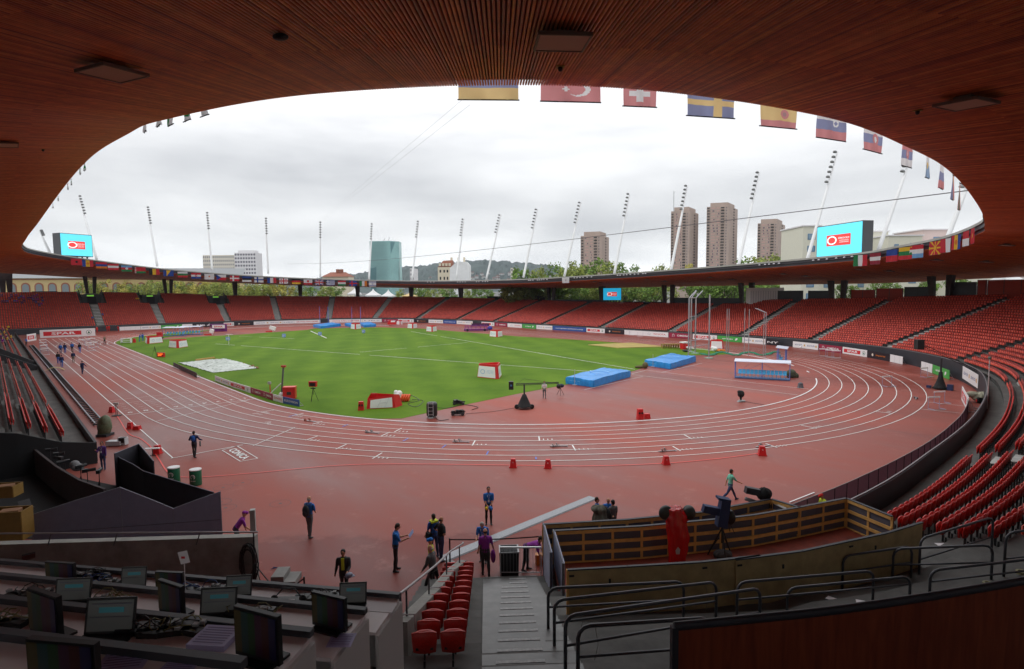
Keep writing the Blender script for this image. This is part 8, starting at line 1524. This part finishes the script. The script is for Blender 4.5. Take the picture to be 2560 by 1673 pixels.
paper(*r6_(400, 1083), 0, .34, .26, 5, m_pap, 'white sheet right of the fourth laptop'); paper(*r6_(1215, 1135), 0, .42, .22, -8, m_pap, 'white sheets at the right end of the farthest desk'); paper(*r1_(965, 862), 0, .36, .2, 0, m_pap, 'white sheet by the left laptop'); paper(*r1_(1425, 1195), 2, .34, .3, -6, m_lil, 'lilac stack of printed programmes on the third desk', .05, True); paper(*r1_(830, 1320), 3, .3, .24, 10, m_lil, 'lilac note sheet near the bottom edge', .003, True); paper(*r1_(1210, 1345), 3, .22, .16, -5, m_lil, 'second lilac note near the bottom edge', .003, True); paper(*r6_(960, 1360), 1, .25, .24, 0, m_lil, 'lilac note below the right monitor', .003, True); paper(*r1_(1000, 880), 1, .01, .01, 0, m_pap, 'tiny white label on the second desk')
def clutter(u, v, k_, seed, label, s_=1., m=None):
 P = on_desk(u, v, k_); r_ = random.Random(seed); o = thing('cable_clutter', label, 'cables', P, math.atan2(RT[1], RT[0])); b = MB()
 for k2 in range(5): b.box((r_.uniform(-.22, .22)*s_, r_.uniform(-.07, .07), .03), (.16*s_, .08, .05), rz=r_.uniform(-.4, .4))
 b.build('power_strip', m_black, o); b = MB()
 for k2 in range(4): x = r_.uniform(-.2, .2)*s_; b.box((x, r_.uniform(-.06, .06), .065), (.045, .045, .03))
 b.build('white_plugs', mat('plug_white', srgb(150, 150, 150), .5), o); b = MB()
 for k2 in range(4):
  a0 = r_.random()*6; rr_ = r_.uniform(.05, .11)*s_; cx_ = r_.uniform(-.18, .18)*s_; b.tube([(cx_+rr_*math.cos(a0+t_*.7), rr_*.8*math.sin(a0+t_*.7), .07+.05*math.sin(t_+k2)) for t_ in range(9)], .006, 5)
 b.build('cable_loops', m or m_black, o, True)
m_yc = mat('yellow_cable', srgb(120, 112, 70), .6); m_bc = mat('blue_cable', srgb(35, 70, 130), .5)
for f, x, y, k_, lab, m in [(r1_, 640, 825, 0, 'blue and black cables beside the left laptop', m_bc), (r1_, 590, 775, 0, 'black sockets right of the leftmost monitor', None), (r1_, 1330, 865, 0, 'black power strip with blue cables right of the middle monitor', m_bc), (r6_, 820, 1080, 0, 'black sockets left of the right end laptop', None), (r1_, 740, 935, 1, 'yellow cable loops on the second desk left', m_yc), (r1_, 1700, 1030, 1, 'yellow cable loops on the second desk right', m_yc), (r1_, 180, 900, 1, 'black bag and cables at the far left of the second desk', None), (r1_, 1000, 1130, 2, 'black power strip on the third desk', None), (r1_, 1150, 1140, 2, 'yellow cable knot hanging over the third desk', m_yc), (r1_, 60, 1080, 2, 'pale cable coil at the left edge of the third desk', m_yc)]: clutter(*f(x, y), k_, x+y, lab, 1.2, m)
P = on_desk(*r6_(600, 1125), 0); o = thing('intercom_box', 'commentary box with pale panel and a headset on the farthest desk', 'intercom', P, math.atan2(RT[1], RT[0])); b = MB(); b.box((0, 0, .03), (.42, .26, .06)); b.build('box_case', m_black, o); b = MB(); b.box((-.05, -.03, .062), (.24, .15, .006)); b.build('pale_panel', m_pap, o); b = MB(); b.tube([(-.2+.0, .05, .08), (-.1, .08, .19), (.05, .08, .2), (.16, .05, .08)], .009, 6); b.ell((-.2, .05, .07), (.05, .03, .05)); b.ell((.17, .05, .07), (.05, .03, .05)); b.build('headset', m_black, o, True)
# paper flag and small table lamp shape
P = on_desk(*r1_(1228, 880), 0); o = thing('paper_flag', 'small white paper flag with a red mark on the farthest desk', 'flag', P, math.atan2(RT[1], RT[0])); b = MB(); b.tube([(0, 0, 0), (0, 0, .42)], .005, 5); b.build('stick', m_pap, o); b = MB(); b.box((.0, 0, .5), (.13, .003, .17), M=Matrix.Rotation(R(-12), 3, 'Y')); b.build('paper', m_pap, o); b = MB(); b.box((-.01, -.004, .5), (.05, .003, .03)); b.build('red_mark', m_redprint, o)
# podium below the desks
b = MB(); 
for k_, (p0_, a, dpt, z) in enumerate(desks):
 q = [p0_-a*.1+dpt*.05, p0_+a*9+dpt*.05, p0_+a*9+dpt*1.25, p0_-a*.1+dpt*1.25]; b.prism([tuple(x) for x in q], 2.0 if k_ else 0.05, z-.95)
tag(b.build('desk_podium', mat('podium_grey', srgb(95, 92, 88), .8, var=.1)), 'stepped grey podium under the media desks', 'podium')
# ---- low concrete wall on the left with rail, cable coil, sensor pole
wall_poly([(80.75, -49.0, 1.82), (75.2, -56.05, 1.84), (66, -67.7, 1.9)], .32, m_cw, 'long grey concrete wall across the lower left with streaked surface')
o = thing('wall_rail', 'thin steel rail above the long concrete wall', 'handrail', (0, 0, 0)); A_, B_2 = G(0, 1334, 2.25), G(645, 1330, 2.25); A_ = A_+(A_-B_2)*.6; b = MB(); b.tube([tuple(A_), tuple(B_2)], .028, 6); b.build('rail_tube', m_steel, o)
for t_ in (.66, .86, .5): p = A_+(B_2-A_)*t_; b = MB(); b.tube([tuple(p), (p[0]-.1, p[1]-.12, 1.8)], .02, 5); b.build('rail_post', m_rail, o)
b = MB(); d_ = np.array([.62, .785]); c = np.array([81.0, -48.5])
for k_, (w_, h_) in enumerate([(.7, .34), (.35, .17)]): pass
o = thing('side_steps', 'two small concrete steps at the end of the long wall', 'steps', (81.25, -48.35, 0), math.atan2(.785, .62)); b = MB(); b.box((.0, 0, .2), (.45, .8, .4)); b.box((.42, 0, .1), (.42, .8, .2)); b.build('steps', m_conc, o)
o = thing('blue_cable_tie', 'small blue and white cables by the small steps', 'cables', G(682, 1420), 0); b = MB(); b.tube([(0, 0, .03), (.2, .1, .05), (.1, -.1, .03)], .015, 4); b.build('cable', m_bc, o)
Pp = np.array([81.12, -49.2, 0]); o = thing('sensor_pole', 'pale grey sensor box on a dark tripod pole at the wall end', 'sensor', Pp, 0); zb_, zt_ = at_h(Pp, 1330), at_h(Pp, 1274); p = G(632, 1440, 0); u_ = proj(Pp)[0]; 
b = MB(); b.tube([(0, 0, 0.05), (0, 0, zb_+.1)], .03, 6); b.tube([(0, 0, .9), (.5, .5, 0)], .022, 5, 0); b.tube([(0, 0, .9), (-.4, .3, 0)], .018, 5); b.tube([(0, 0, .9), (.1, -.5, 0)], .018, 5); b.build('pole', m_dark, o); b = MB(); b.box((0, 0, (zb_+zt_)/2), (.17, .2, zt_-zb_), yaw0+R(15), taper=.95); b.build('sensor_box', mat('sensor_pale', srgb(165, 168, 165), .5), o); b = MB(); b.ell((-.12, -.02, zt_-.12), (.08, .06, .08)); b.build('lens', m_black, o, True)
o = thing('cable_coil', 'heavy black cable coil hung on the end of the long concrete wall', 'cables', (80.75, -49.15, 0), yaw0); b = MB()
for k_ in range(9): r_ = random.Random(k_); a_ = np.linspace(0, 6.28, 16); w_, h_ = r_.uniform(.18, .34), r_.uniform(.5, .75); b.tube([(w_*math.cos(t_)+r_.uniform(-.02, .02), -.28-.02*k_, .98+h_*math.sin(t_)) for t_ in a_], .022, 5)
b.build('coil', m_black, o, True)
# ---- dark press enclosure at left
m_tent_g = mat('screen_fabric', srgb(122, 122, 144), .85, var=.07, vs=2.2, bump=.1); m_tent_d = mat('screen_fabric_dark', srgb(44, 40, 46), .9, var=.1, vs=1.6)
def poly_top(pts, zt_guess): return [(*G(u, v, z)[:2], z) for (u, v), z in zip(pts, zt_guess)]
b0 = G(538, 1352, 0); b1 = G(413, 1362, 0); 
base = [(66.2, -55.2), (71.3, -52.4), (73.9, -51.6), (75.7, -49.1)]
tp_ = []
for (x, y), (u, v) in zip(base, [(50, 1290), (281, 1219), (413, 1272), (533, 1231)]): tp_.append((x, y))
def along(u, A_, B_2):
 r_ = ray(u, 900)[:2]; e2 = np.array(B_2)-np.array(A_); M = np.array([r_, -e2]).T; t_, s_ = np.linalg.solve(M, np.array(A_)-CP[:2]); return np.array(A_)+e2*s_
Lf, Rt = G(50, 1392, 0)[:2], np.array([75.7, -49.1]); PT = []
for u, v in [(0, 1300), (50, 1288), (165, 1252), (281, 1219), (350, 1246), (413, 1272), (475, 1250), (534, 1230)]:
 p = along(u, Lf, Rt); PT.append((p[0], p[1], at_h(p, v)))
o = thing('press_screen', 'large grey fabric screen with a zigzag top edge at lower left', 'screen', (0, 0, 0)); wall_poly(PT[1:], .05, m_tent_g, None, 'fabric', 0, parent=o); b = MB()
for p in (PT[3], PT[5], PT[7], PT[1]): b.tube([(p[0], p[1], 0), (p[0], p[1], p[2]+.02)], .035, 5)
b.tube([(p[0], p[1], p[2]) for p in PT[1:]], .025, 5); b.build('frame_tube', mat('tube_grey', srgb(120, 122, 135), .5), o)
b = MB(); b.tube([(p[0]+.05, p[1]-.05, .95) for p in PT[1:]], .012, 4); b.build('seam_cord', mat('cord_grey', srgb(70, 70, 80), .8), o)
z_ = 1.75; P2 = [(*G(u, v, z_)[:2], z_) for u, v in [(534, 1231), (427, 1199), (359, 1178), (333, 1161), (302, 1146), (286, 1134)]]; print('P2', P2)
o = thing('press_screen', 'dark inner screen curving back from the right corner of the zigzag screen', 'screen', (0, 0, 0)); wall_poly(P2, .05, m_tent_d, None, 'fabric', 0, parent=o); b = MB(); b.tube([tuple(p) for p in P2], .025, 5); b.build('frame_tube', MC['tube_grey'], o)
z_ = 2.0; P3 = [(*G(u, v, z_)[:2], z_) for u, v in [(286, 1134), (347, 1110), (384, 1153)]]; o = thing('press_screen', 'dark grey screen panel with a pale edge behind the inner screen', 'screen', (0, 0, 0)); wall_poly(P3, .05, mat('screen_fabric_mid', srgb(58, 57, 66), .9), None, 'fabric', 0, parent=o); b = MB(); b.tube([tuple(p) for p in P3], .03, 5); b.build('frame_tube', MC['tube_grey'], o)
z_ = 1.5; P4 = [(*G(u, v, z_)[:2], z_) for u, v in [(-60, 1092), (0, 1092), (48, 1094), (92, 1127), (140, 1165), (200, 1200), (262, 1222)]]; o = thing('press_wall', 'brownish curved parapet of the press pit with cameras on its ledge', 'wall', (0, 0, 0)); wall_poly(P4, .12, mat('parapet_brown', srgb(66, 58, 60), .9, var=.12, vs=1.5), None, 'parapet', 0, parent=o)
PF = [(*G(u, v, 0.06)[:2],) for u, v in [(-80, 1230), (48, 1165), (180, 1190), (300, 1215), (420, 1290), (534, 1345), (60, 1345), (-80, 1345)]]; b = MB(); b.add([(x, y, .03) for x, y in PF], [tuple(range(len(PF)))]); tag(b.build('pit_floor', mat('pit_floor', (.01, .01, .011), .9)), 'black floor of the press pit', 'floor covering')
P5 = [(58.0, -51.4, 1.35), (60.2, -50.9, 1.5), (62.5, -52.2, 1.5)]; 
z_ = 1.9; P6 = [(*G(u, v, z_)[:2], z_) for u, v in [(237, 1117), (205, 1085), (95, 1098), (48, 1090), (-60, 1085)]]; o = thing('press_wall', 'black wall closing the red seat rows above the press pit', 'wall', (0, 0, 0)); wall_poly([(58.0, -51.25, 1.3), (58.2, -53, 1.7), (58.3, -55, 2.6), (58.3, -60, 3.6)], .15, m_void, None, 'panel', 0, parent=o)
for k_, (u, v) in enumerate([(75, 1108), (92, 1118), (110, 1112), (120, 1130), (140, 1140), (152, 1150), (168, 1158), (196, 1172), (212, 1182), (246, 1184), (60, 1098)]):
 P = G(u, v, 1.45); r_ = random.Random(k_); o = thing('photo_camera', '%s black camera or lens on the ledge of the press pit, counted from the left' % nm[[10, 1, 2, 3, 4, 5, 6, 7, 8, 9, 0][k_]], 'camera', P, r_.random()*6, 'cameras on the press pit ledge'); b = MB(); b.box((0, 0, .1), (.24, .16, .18)); b.tube([(0, 0, .1), (.38+.1*r_.random(), 0, .12)], [.07, .09], 8); b.build('camera_body', m_black, o); b = MB(); b.tube([(.1, 0, .05), (.1, 0, -1.4)], .02, 5); b.tube([(.1, 0, -.4), (.3, .2, -1.4)], .015, 4); b.tube([(.1, 0, -.4), (-.1, .25, -1.4)], .015, 4); b.build('monopod', m_black, o)
o = thing('white_camera_cover', 'crumpled pale cloth over a camera in the press pit', 'cloth', G(188, 1172, 1.3), 0); b = MB(); b.ell((0, 0, .2), (.35, .25, .25)); b.ell((.2, .1, .1), (.25, .3, .2)); b.build('cloth', mat('cloth_pale', srgb(120, 120, 122), .9, var=.2, vs=5), o, True)
# yellow cases at left edge
m_case_y = mat('case_yellow', srgb(138, 106, 48), .6, var=.12)
for k_, (u0, u1, v0, v1, lab) in enumerate([(-30, 30, 1216, 1246, 'upper open yellow crate at the left photo edge'), (-30, 52, 1276, 1355, 'lower yellow crate with cardboard at the left photo edge')]):
 P = G((u0+u1)/2, v1, 1.1); D = proj(P)[0, 2]; w_, h_ = (u1-u0)/FPX*D, (v1-v0)/FPX*D*.95; o = thing('yellow_crate', lab, 'crate', P, math.atan2(RT[1], RT[0])+R(8)); b = MB()
 for x in (-w_/2, w_/2): b.box((x, .35, h_/2), (.04, .7, h_))
 b.box((0, 0, h_/2), (w_, .04, h_)); b.box((0, .7, h_/2), (w_, .04, h_)); b.box((0, .35, .03), (w_, .7, .04)); b.build('crate_walls', m_case_y, o); b = MB(); b.box((.1, .3, h_*.8), (w_*.5, .4, h_*.4), rz=.2); b.build('cardboard', mat('cardboard', srgb(140, 100, 70), .8), o)
o = thing('desk_lamp_mic', 'dark flat lamp head leaning over the left of the long wall', 'lamp', G(66, 1398, 3.0), 0); b = MB(); b.tube([(0, 0, -1.2), (.05, 0, 0)], .015, 4); b.build('arm', m_black, o); b = MB(); b.box((.1, .05, .1), (.5, .3, .04), M=Matrix.Rotation(R(-35), 3, 'Y')); b.build('head', m_black, o)
o = thing('open_laptop', 'half open laptop on the yellow crate', 'laptop', G(68, 1272, 2.0), yaw0+R(60)); b = MB(); b.box((0, 0, .02), (.4, .3, .03)); b.build('base', m_black, o); b = MB(); b.box((0, .2, .18), (.4, .02, .3), M=Matrix.Rotation(R(-30), 3, 'X')); b.build('lid', m_dark, o)
# ---- bin, barrier, belt posts
o = thing('black_bin', 'black bin with a silver bag rim left of the barrier', 'bin', LP(-.55, -.15, 0), rzN); b = MB(); b.box((0, 0, .5), (.68, .6, 1.0), taper=1.06); b.build('bin_body', m_black, o); b = MB(); b.box((0, 0, .98), (.74, .66, .05)); b.build('bag_rim', mat('rim_silver', srgb(140, 140, 142), .35, .6), o); b = MB(); b.box((0, 0, 1.01), (.62, .54, .03)); b.build('bin_opening', m_void, o); b = MB()
for x in (-.2, 0, .2): b.box((x, -.31, .45), (.02, .02, .8))
b.build('ribs', m_dark, o)
A_, B_2 = G(*r7(245, 925), .1), G(*r7(415, 925), .1); d_ = B_2-A_; A_ = A_-d_*.62; d_ = B_2-A_; o = thing('crowd_barrier', 'silver crowd barrier with thin bars right of the bin', 'barrier', A_, math.atan2(d_[1], d_[0])); L_ = np.linalg.norm(d_[:2]); hb_ = 1.1; b = MB(); b.tube([(0, 0, 0), (0, 0, hb_), (L_, 0, hb_), (L_, 0, 0)], .025, 6); b.box((L_/2, 0, hb_+.0), (L_, .06, .05)); b.tube([(0, 0, .15), (L_, 0, .15)], .018, 5); b.build('barrier_frame', m_alu, o); b = MB()
for x in np.arange(.12, L_, .12): b.tube([(x, 0, .15), (x, 0, hb_)], .008, 4)
b.build('bars', m_steel, o)
o = thing('orange_bottle_box', 'amber box on the floor behind the barrier', 'box', G(1348, 1410), yaw0); b = MB(); b.box((0, 0, .2), (.3, .25, .4)); b.build('box', mat('amber', srgb(200, 120, 40), .4), o)
def belt_post(P, lab, h_=1.0):
 o = thing('belt_post', lab, 'barrier post', P, 0, 'belt barrier posts'); b = MB(); b.tube([(0, 0, 0), (0, 0, h_)], .032, 8); b.build('post', m_black, o); b = MB(); b.lathe([(.2, 0), (.19, .03), (.05, .05)], n=14); b.build('foot', mat('foot_grey', srgb(120, 120, 120), .5), o); return o
Pb = head_at(1124, 1346, 1.0); belt_post(Pb, 'black belt post left of the cable ramp'); Pb2 = head_at(1366, 1337, 1.0); 
b = MB(); pts = [np.array(Pb)+(np.array(Pb2)-np.array(Pb))*t_ for t_ in np.linspace(0, 1, 8)]
for i in range(7):
 a, c = pts[i], pts[i+1]; s0, s1 = .05*math.sin(math.pi*i/7), .05*math.sin(math.pi*(i+1)/7); b.add([(a[0], a[1], .97-s0), (c[0], c[1], .97-s1), (c[0], c[1], .92-s1), (a[0], a[1], .92-s0)], [(0, 1, 2, 3)])
tag(b.build('barrier_belt', m_black), 'black belt stretched from the belt post to the pale screens', 'belt')
Pc = head_at(760, 1442, 1.0); belt_post(Pc, 'black belt post behind the farthest desk'); b = MB(); q = head_at(692, 1482, .75); b.tube([(Pc[0], Pc[1], .95), (q[0], q[1], .5)], .025, 5); tag(b.build('barrier_belt', m_black), 'black bar running down left from the desk side belt post', 'belt')
# ---- TV cameras on the platform
def bag(parts, m, name, o, seed=0, vox=.035, amp=.02):
 b = MB()
 for p in parts:
  if p[0] == 'e': b.ell(p[1], p[2], 16, 12, M=Matrix.Rotation(R(p[3]) if len(p) > 3 else 0, 3, 'Y'))
  else: b.tube(p[1], p[2], 14)
 me = b.mesh('t', m); ob = bpy.data.objects.new('t', me); COL.objects.link(ob); md = ob.modifiers.new('r', 'REMESH'); md.mode = 'VOXEL'; md.voxel_size = vox
 dg = bpy.context.evaluated_depsgraph_get(); me2 = bpy.data.meshes.new_from_object(ob.evaluated_get(dg)); bpy.data.objects.remove(ob); me2.materials.clear(); me2.materials.append(m)
 for v in me2.vertices:
  c = v.co; a = math.atan2(c.y, c.x); k_ = amp*(math.sin(a*7+c.z*4+seed)+.4*math.sin(a*11-c.z*7+seed*2)+.2*math.sin(c.z*15+a*2)); v.co = c+v.normal*k_
 me2.polygons.foreach_set('use_smooth', [True]*len(me2.polygons)); return link(name, me2, o)
P = G(1692, 1412, .8); H = at_h(P, 1263)-.8; o = thing('covered_tv_camera', 'tall television camera under a glossy red rain cover on the platform', 'tv camera', P, math.atan2(RT[1], RT[0])); k_ = H/1.62
bag([('t', [(0, 0, 0), (.02, 0, .4*k_), (.05, 0, .8*k_), (-.04, 0, 1.15*k_), (-.12, 0, 1.55*k_)], [.27, .33, .38, .36, .26]), ('e', (-.02, 0, 1.3*k_), (.42, .32, .30))], mat('red_rain_cover', srgb(190, 22, 26), .22, spec=.6), 'rain_cover', o, 1, amp=.022)
for x, s_ in ((-.42, 1), (.42, -1)): bag([('e', (x, 0, 1.42*k_), (.24, .2, .26), s_*15)], mat('dark_green_cover', srgb(40, 44, 42), .5), 'side_hood', o, 3+x, amp=.012)
b = MB(); b.add([(-.14, -.385, .42*k_), (-.02, -.395, .42*k_), (.0, -.40, .55*k_), (-.08, -.395, .62*k_), (-.16, -.385, .52*k_)], [(0, 1, 2, 3, 4)]); b.build('emblem_patch', mat('patch_silver', srgb(170, 170, 175), .4), o)
P = G(*r7(1640, 800), .8); H = at_h(P, 1244)-.8; o = thing('tv_camera', 'television camera in a dark blue cover on a tall black tripod', 'tv camera', P, math.atan2(RT[1], RT[0])); m_bcov = mat('blue_cover', srgb(30, 48, 92), .7, var=.15, vs=3); tripod(o, H*.5, .5, .028)
for k_ in range(3): a_ = k_*2.094+.5; b = MB(); b.tube([(.5*math.cos(a_), .5*math.sin(a_), .05), (.12*math.cos(a_), .12*math.sin(a_), H*.32)], .02, 5); b.build('leg_brace', m_black, o)
b = MB(); T_ = Matrix.Rotation(R(12), 3, 'Y'); b.box((-.42, 0, H*.80), (.62, .26, .26), M=T_, taper=.95); b.build('lens_hood', m_bcov, o); b = MB(); b.box((.02, 0, H*.76), (.36, .36, H*.46), M=Matrix.Rotation(R(8), 3, 'Y'), taper=.9); b.build('camera_cover', m_bcov, o); b = MB(); b.box((.02, -.0, H*.98), (.46, .34, .08), M=T_); b.build('top_flap', m_bcov, o); bag([('e', (.3, 0, H*.68), (.16, .16, .28))], m_black, 'rear_cover', o, 4, amp=.02); b = MB(); b.tube([(.25, 0, H*.6), (.42, -.1, H*.42)], .014, 5); b.tube([(.25, .1, H*.6), (.36, .2, H*.4)], .014, 5); b.build('pan_handle', m_black, o)
bag([('e', (.05, 0, .12), (.35, .25, .18))], mat('grey_bag', srgb(62, 58, 60), .8), 'gear_bag', o, 6, amp=.02)
b = MB(); a_ = np.linspace(0, 6.28, 20); b.tube([(.75+.2*math.cos(t_), .15*math.sin(t_)-.1, .03) for t_ in a_], .014, 5); b.build('floor_cable', m_black, o)
P = G(*r8_(560, 520), 1.2); P = np.array(P); H = at_h(P, 1219)-.4; P[2] = .4; o = thing('tv_camera', 'television camera in a black cover with long lens and grey wind muff', 'tv camera', P, math.atan2(RT[1], RT[0])); tripod(o, max(.5, H*.6), .4, .025); b = MB(); b.box((-.45, 0, H*.93), (.58, .26, .26), M=T_); b.build('lens_hood', m_rub, o); bag([('e', (.05, 0, H*.86), (.3, .24, .28)), ('e', (.25, 0, H*.62), (.26, .24, .3))], m_blackcloth, 'camera_cover', o, 7, amp=.02); b = MB(); b.tube([(-.75, -.05, H*.78), (-.25, -.05, H*.70)], .075, 10); b.build('wind_muff', mat('muff_grey', srgb(115, 115, 118), .95, bump=.6, var=.3, vs=30), o, True)
P = G(*r7(820, 660), .6); H = at_h(P, 1262)-.6; o = thing('covered_tv_camera', 'camera under a drooping grey green cloth behind the left of the platform fence', 'tv camera', P, math.atan2(RT[1], RT[0])); bag([('t', [(0, 0, 0), (0, 0, .6*H), (-.05, 0, .95*H)], [.36, .33, .16]), ('e', (-.08, 0, .86*H), (.34, .26, .16))], mat('sage_cloth', srgb(98, 98, 86), .9, var=.15, vs=3), 'cloth_cover', o, 9, amp=.03); bag([('e', (.2, .02, .62*H), (.22, .24, .4))], m_blackcloth, 'dark_cover', o, 5, amp=.015)
o = thing('grey_plate', 'small grey laptop lid hung on the front fence left of the cloth covered camera', 'plate', G(*r7(725, 590), 1.75), math.atan2(RT[1], RT[0])); b = MB(); b.box((0, -.1, 0), (.3, .03, .2)); b.build('lid', mat('lid_grey', srgb(95, 95, 105), .5), o)
o = thing('small_case', 'small dark case with pale handle standing at the foot of the plywood wall', 'case', Gs(*r8_(735, 1030)), math.atan2(RT[1], RT[0])); b = MB(); b.box((0, 0, .3), (.3, .2, .55)); b.build('case_body', m_black, o); b = MB(); b.box((0, -.11, .42), (.2, .02, .2)); b.build('label_plate', mat('plate_mid', srgb(85, 88, 92), .5), o)
for k_, (x, y, lab) in enumerate([(1050, 1100, 'torn paper scrap on the terrace, left one'), (1255, 1120, 'torn paper scrap on the terrace, middle one'), (1780, 720, 'pale paper strip by the right end of the plywood wall')]):
 P = Gt(*r8_(x, y))+np.array([0, 0, .06]); b = MB(); b.box((0, 0, 0), (.42, .2, .01), rz=.4*k_); q = b.build('paper_scrap', m_pap); q.location = tuple(P); tag(q, lab, 'paper')
for k_, (x, y, lab) in enumerate([(1845, 1055, 'tape roll on the terrace, left one'), (2090, 995, 'tape roll on the terrace, right one'), (2315, 915, 'tape roll at the right photo edge')]):
 P = Gt(*r8_(x, y))+np.array([0, 0, .07]); b = MB(); A = np.linspace(0, 2*math.pi, 20, endpoint=False); V = []
 for r_, z in ((.13, -.04), (.13, .04), (.08, .04), (.08, -.04)): V += [(r_*math.cos(t_), r_*math.sin(t_), z) for t_ in A]
 b.add(V, [(20*j+i, 20*j+(i+1) % 20, 20*((j+1) % 4)+(i+1) % 20, 20*((j+1) % 4)+i) for j in range(4) for i in range(20)]); q = b.build('tape_roll', mat('tape_tan', srgb(150, 145, 110), .6)); q.location = tuple(P); tag(q, lab, 'tape roll', 'tape rolls on the terrace')
# ---- grey fabric fence and plank path along the right parapet
FP = [G(u, v, 1.1) for u, v in [(2421, 988), (2418, 1010), (2404, 1036), (2380, 1060), (2350, 1085), (2310, 1112), (2260, 1140), (2200, 1170), (2100, 1215), (1980, 1262), (1940, 1278)]]
FP = resample(spline([p[:2] for p in FP], 6, False), 1.2); o = thing('fabric_fence', 'long curved dark fabric fence inside the right parapet', 'fence', (0, 0, 0)); wall_poly([(p[0], p[1], 1.1) for p in FP], .03, mat('fence_fabric', srgb(165, 138, 148), .9, trans=.5), None, 'fabric', 0, parent=o); b = MB(); b.tube([(p[0], p[1], 1.11) for p in FP], .02, 5, cap=False); b.build('top_cord', mat('cord_pale', srgb(170, 165, 165), .6), o); b = MB()
for p in FP: b.tube([(p[0]+.04, p[1], 0), (p[0]+.04, p[1], 1.1)], .018, 4)
b.build('posts', m_dark, o)
b = MB()
for k_ in range(0, len(FP)-1, 1):
 p = FP[k_]; b.box((p[0]+.9, p[1], .05), (.9, .12, .06), math.atan2(FP[min(k_+1, len(FP)-1)][1]-p[1], FP[min(k_+1, len(FP)-1)][0]-p[0])+math.pi/2)
tag(b.build('floor_battens', mat('batten_grey', srgb(135, 125, 125), .7)), 'pale battens laid in the gangway behind the fabric fence', 'battens')
board_ab(G(2404, 1000), G(2420, 1032), 'w', 'SPAR', 'white and red panel at the start of the fabric fence', h=1.25)
o = thing('wheelie_gear', 'beige sheet over wheeled gear between fence and parapet', 'gear', G(2452, 1006), yaw0); bag([('e', (0, 0, .5), (.9, .5, .45)), ('e', (-.8, 0, .75), (.6, .35, .25))], mat('beige_sheet', srgb(165, 162, 142), .7, var=.15, vs=3), 'sheet', o, 2, vox=.06, amp=.04); b = MB(); b.lathe([(.28, -.1), (.28, .1)], n=12); q = b.build('wheel', m_black, o); q.rotation_euler.x = R(90); q.location = (-.5, -.5, .28); b = MB(); b.ell((-.65, -.45, .25), (.18, .1, .18)); b.build('red_hub', m_red, o)
# crane at right
P = G(2350, 973); o = thing('camera_crane', 'tall black camera crane on a skirted pedestal beside the green board at right', 'camera crane', P, 0); b = MB(); b.lathe([(.75, .12), (.55, .25), (.25, 1.1), (.16, 1.8)], n=10); b.build('skirt', m_blackcloth, o, True); b = MB(); b.tube([(0, 0, 1.7), (0, 0, 3.2)], .09, 8); b.build('column', m_dark, o)
E0 = Vector(rtv*-2.0+fwv*.5+Vector((0, 0, 4.6))); E1_ = Vector(rtv*4.6-fwv*1.5+Vector((0, 0, 1.0))); b = MB()
for dz_ in (0, .22): b.tube([E0+Vector((0, 0, dz_)), E1_+Vector((0, 0, dz_*.6))], .035, 4)
for k_ in range(20): a, c = E0.lerp(E1_, k_/20), E0.lerp(E1_, (k_+1)/20); b.tube([a, c+Vector((0, 0, .2))], .016, 4)
b.tube([E0, Vector((0, 0, 3.9)), E1_], .018, 4); b.build('lattice_arm', m_black, o); b = MB(); b.box(tuple(E0), (.7, .6, 1.0), yaw0); b.build('camera_head', m_black, o); b = MB(); b.tube([E1_, E1_+Vector((0, 0, -1.0))], .03, 5); b.tube([E1_+Vector((0, 0, -.4)), E1_+rtv*.3+Vector((0, 0, -1.0))], .02, 5); b.build('support_leg', m_dark, o); b = MB(); b.box((-.9, -.3, .2), (.4, .3, .25)); b.box((.9, -.2, .3), (.5, .4, .6)); b.build('base_boxes', mat('case_navy', srgb(30, 45, 85), .6), o)
# thin white poles
for u, v, vt, lab in [(2466, 1052, 895, 'thin grey lamp pole at the right parapet'), (2091, 856, 800, 'thin pole before the right stand'), (334, 812, 780, 'thin pale pole on the left bend')]:
 P = G(u, v); z = min(9, at_h(P, vt)); o = thing('thin_pole', lab, 'pole', P, 0); b = MB(); b.tube([(0, 0, 0), (0, 0, z)], .04, 6); b.build('pole', m_alu, o); b = MB(); b.ell((0, 0, z), (.12, .12, .12)); b.build('cap', mat('cap_green', srgb(90, 105, 95), .5), o)
o = thing('floor_grip', 'white ramp edge pieces by the right end of the front fence', 'ramp', (0, 0, 0)); A_, B_2 = G(*r8_(745, 425), .1), G(*r8_(912, 360), .1); b = MB(); b.tube([tuple(A_), tuple(B_2)], .05, 4); b.build('edge', m_white, o)
print('foreground done')
# -- air between here and the hills
hz = MB(); hz.box((-1350, 1150, 139), (5600, 5600, 282)); m = bpy.data.materials.new('haze_air'); m.use_nodes = True; t = m.node_tree; t.nodes.remove(t.nodes['Principled BSDF']); v = t.nodes.new('ShaderNodeVolumePrincipled'); v.inputs['Color'].default_value = (.80, .88, 1, 1); v.inputs['Density'].default_value = .00007; v.inputs['Anisotropy'].default_value = .2; t.links.new(v.outputs[0], t.nodes['Material Output'].inputs['Volume'])
tag(hz.build('haze', m), kind='stuff')
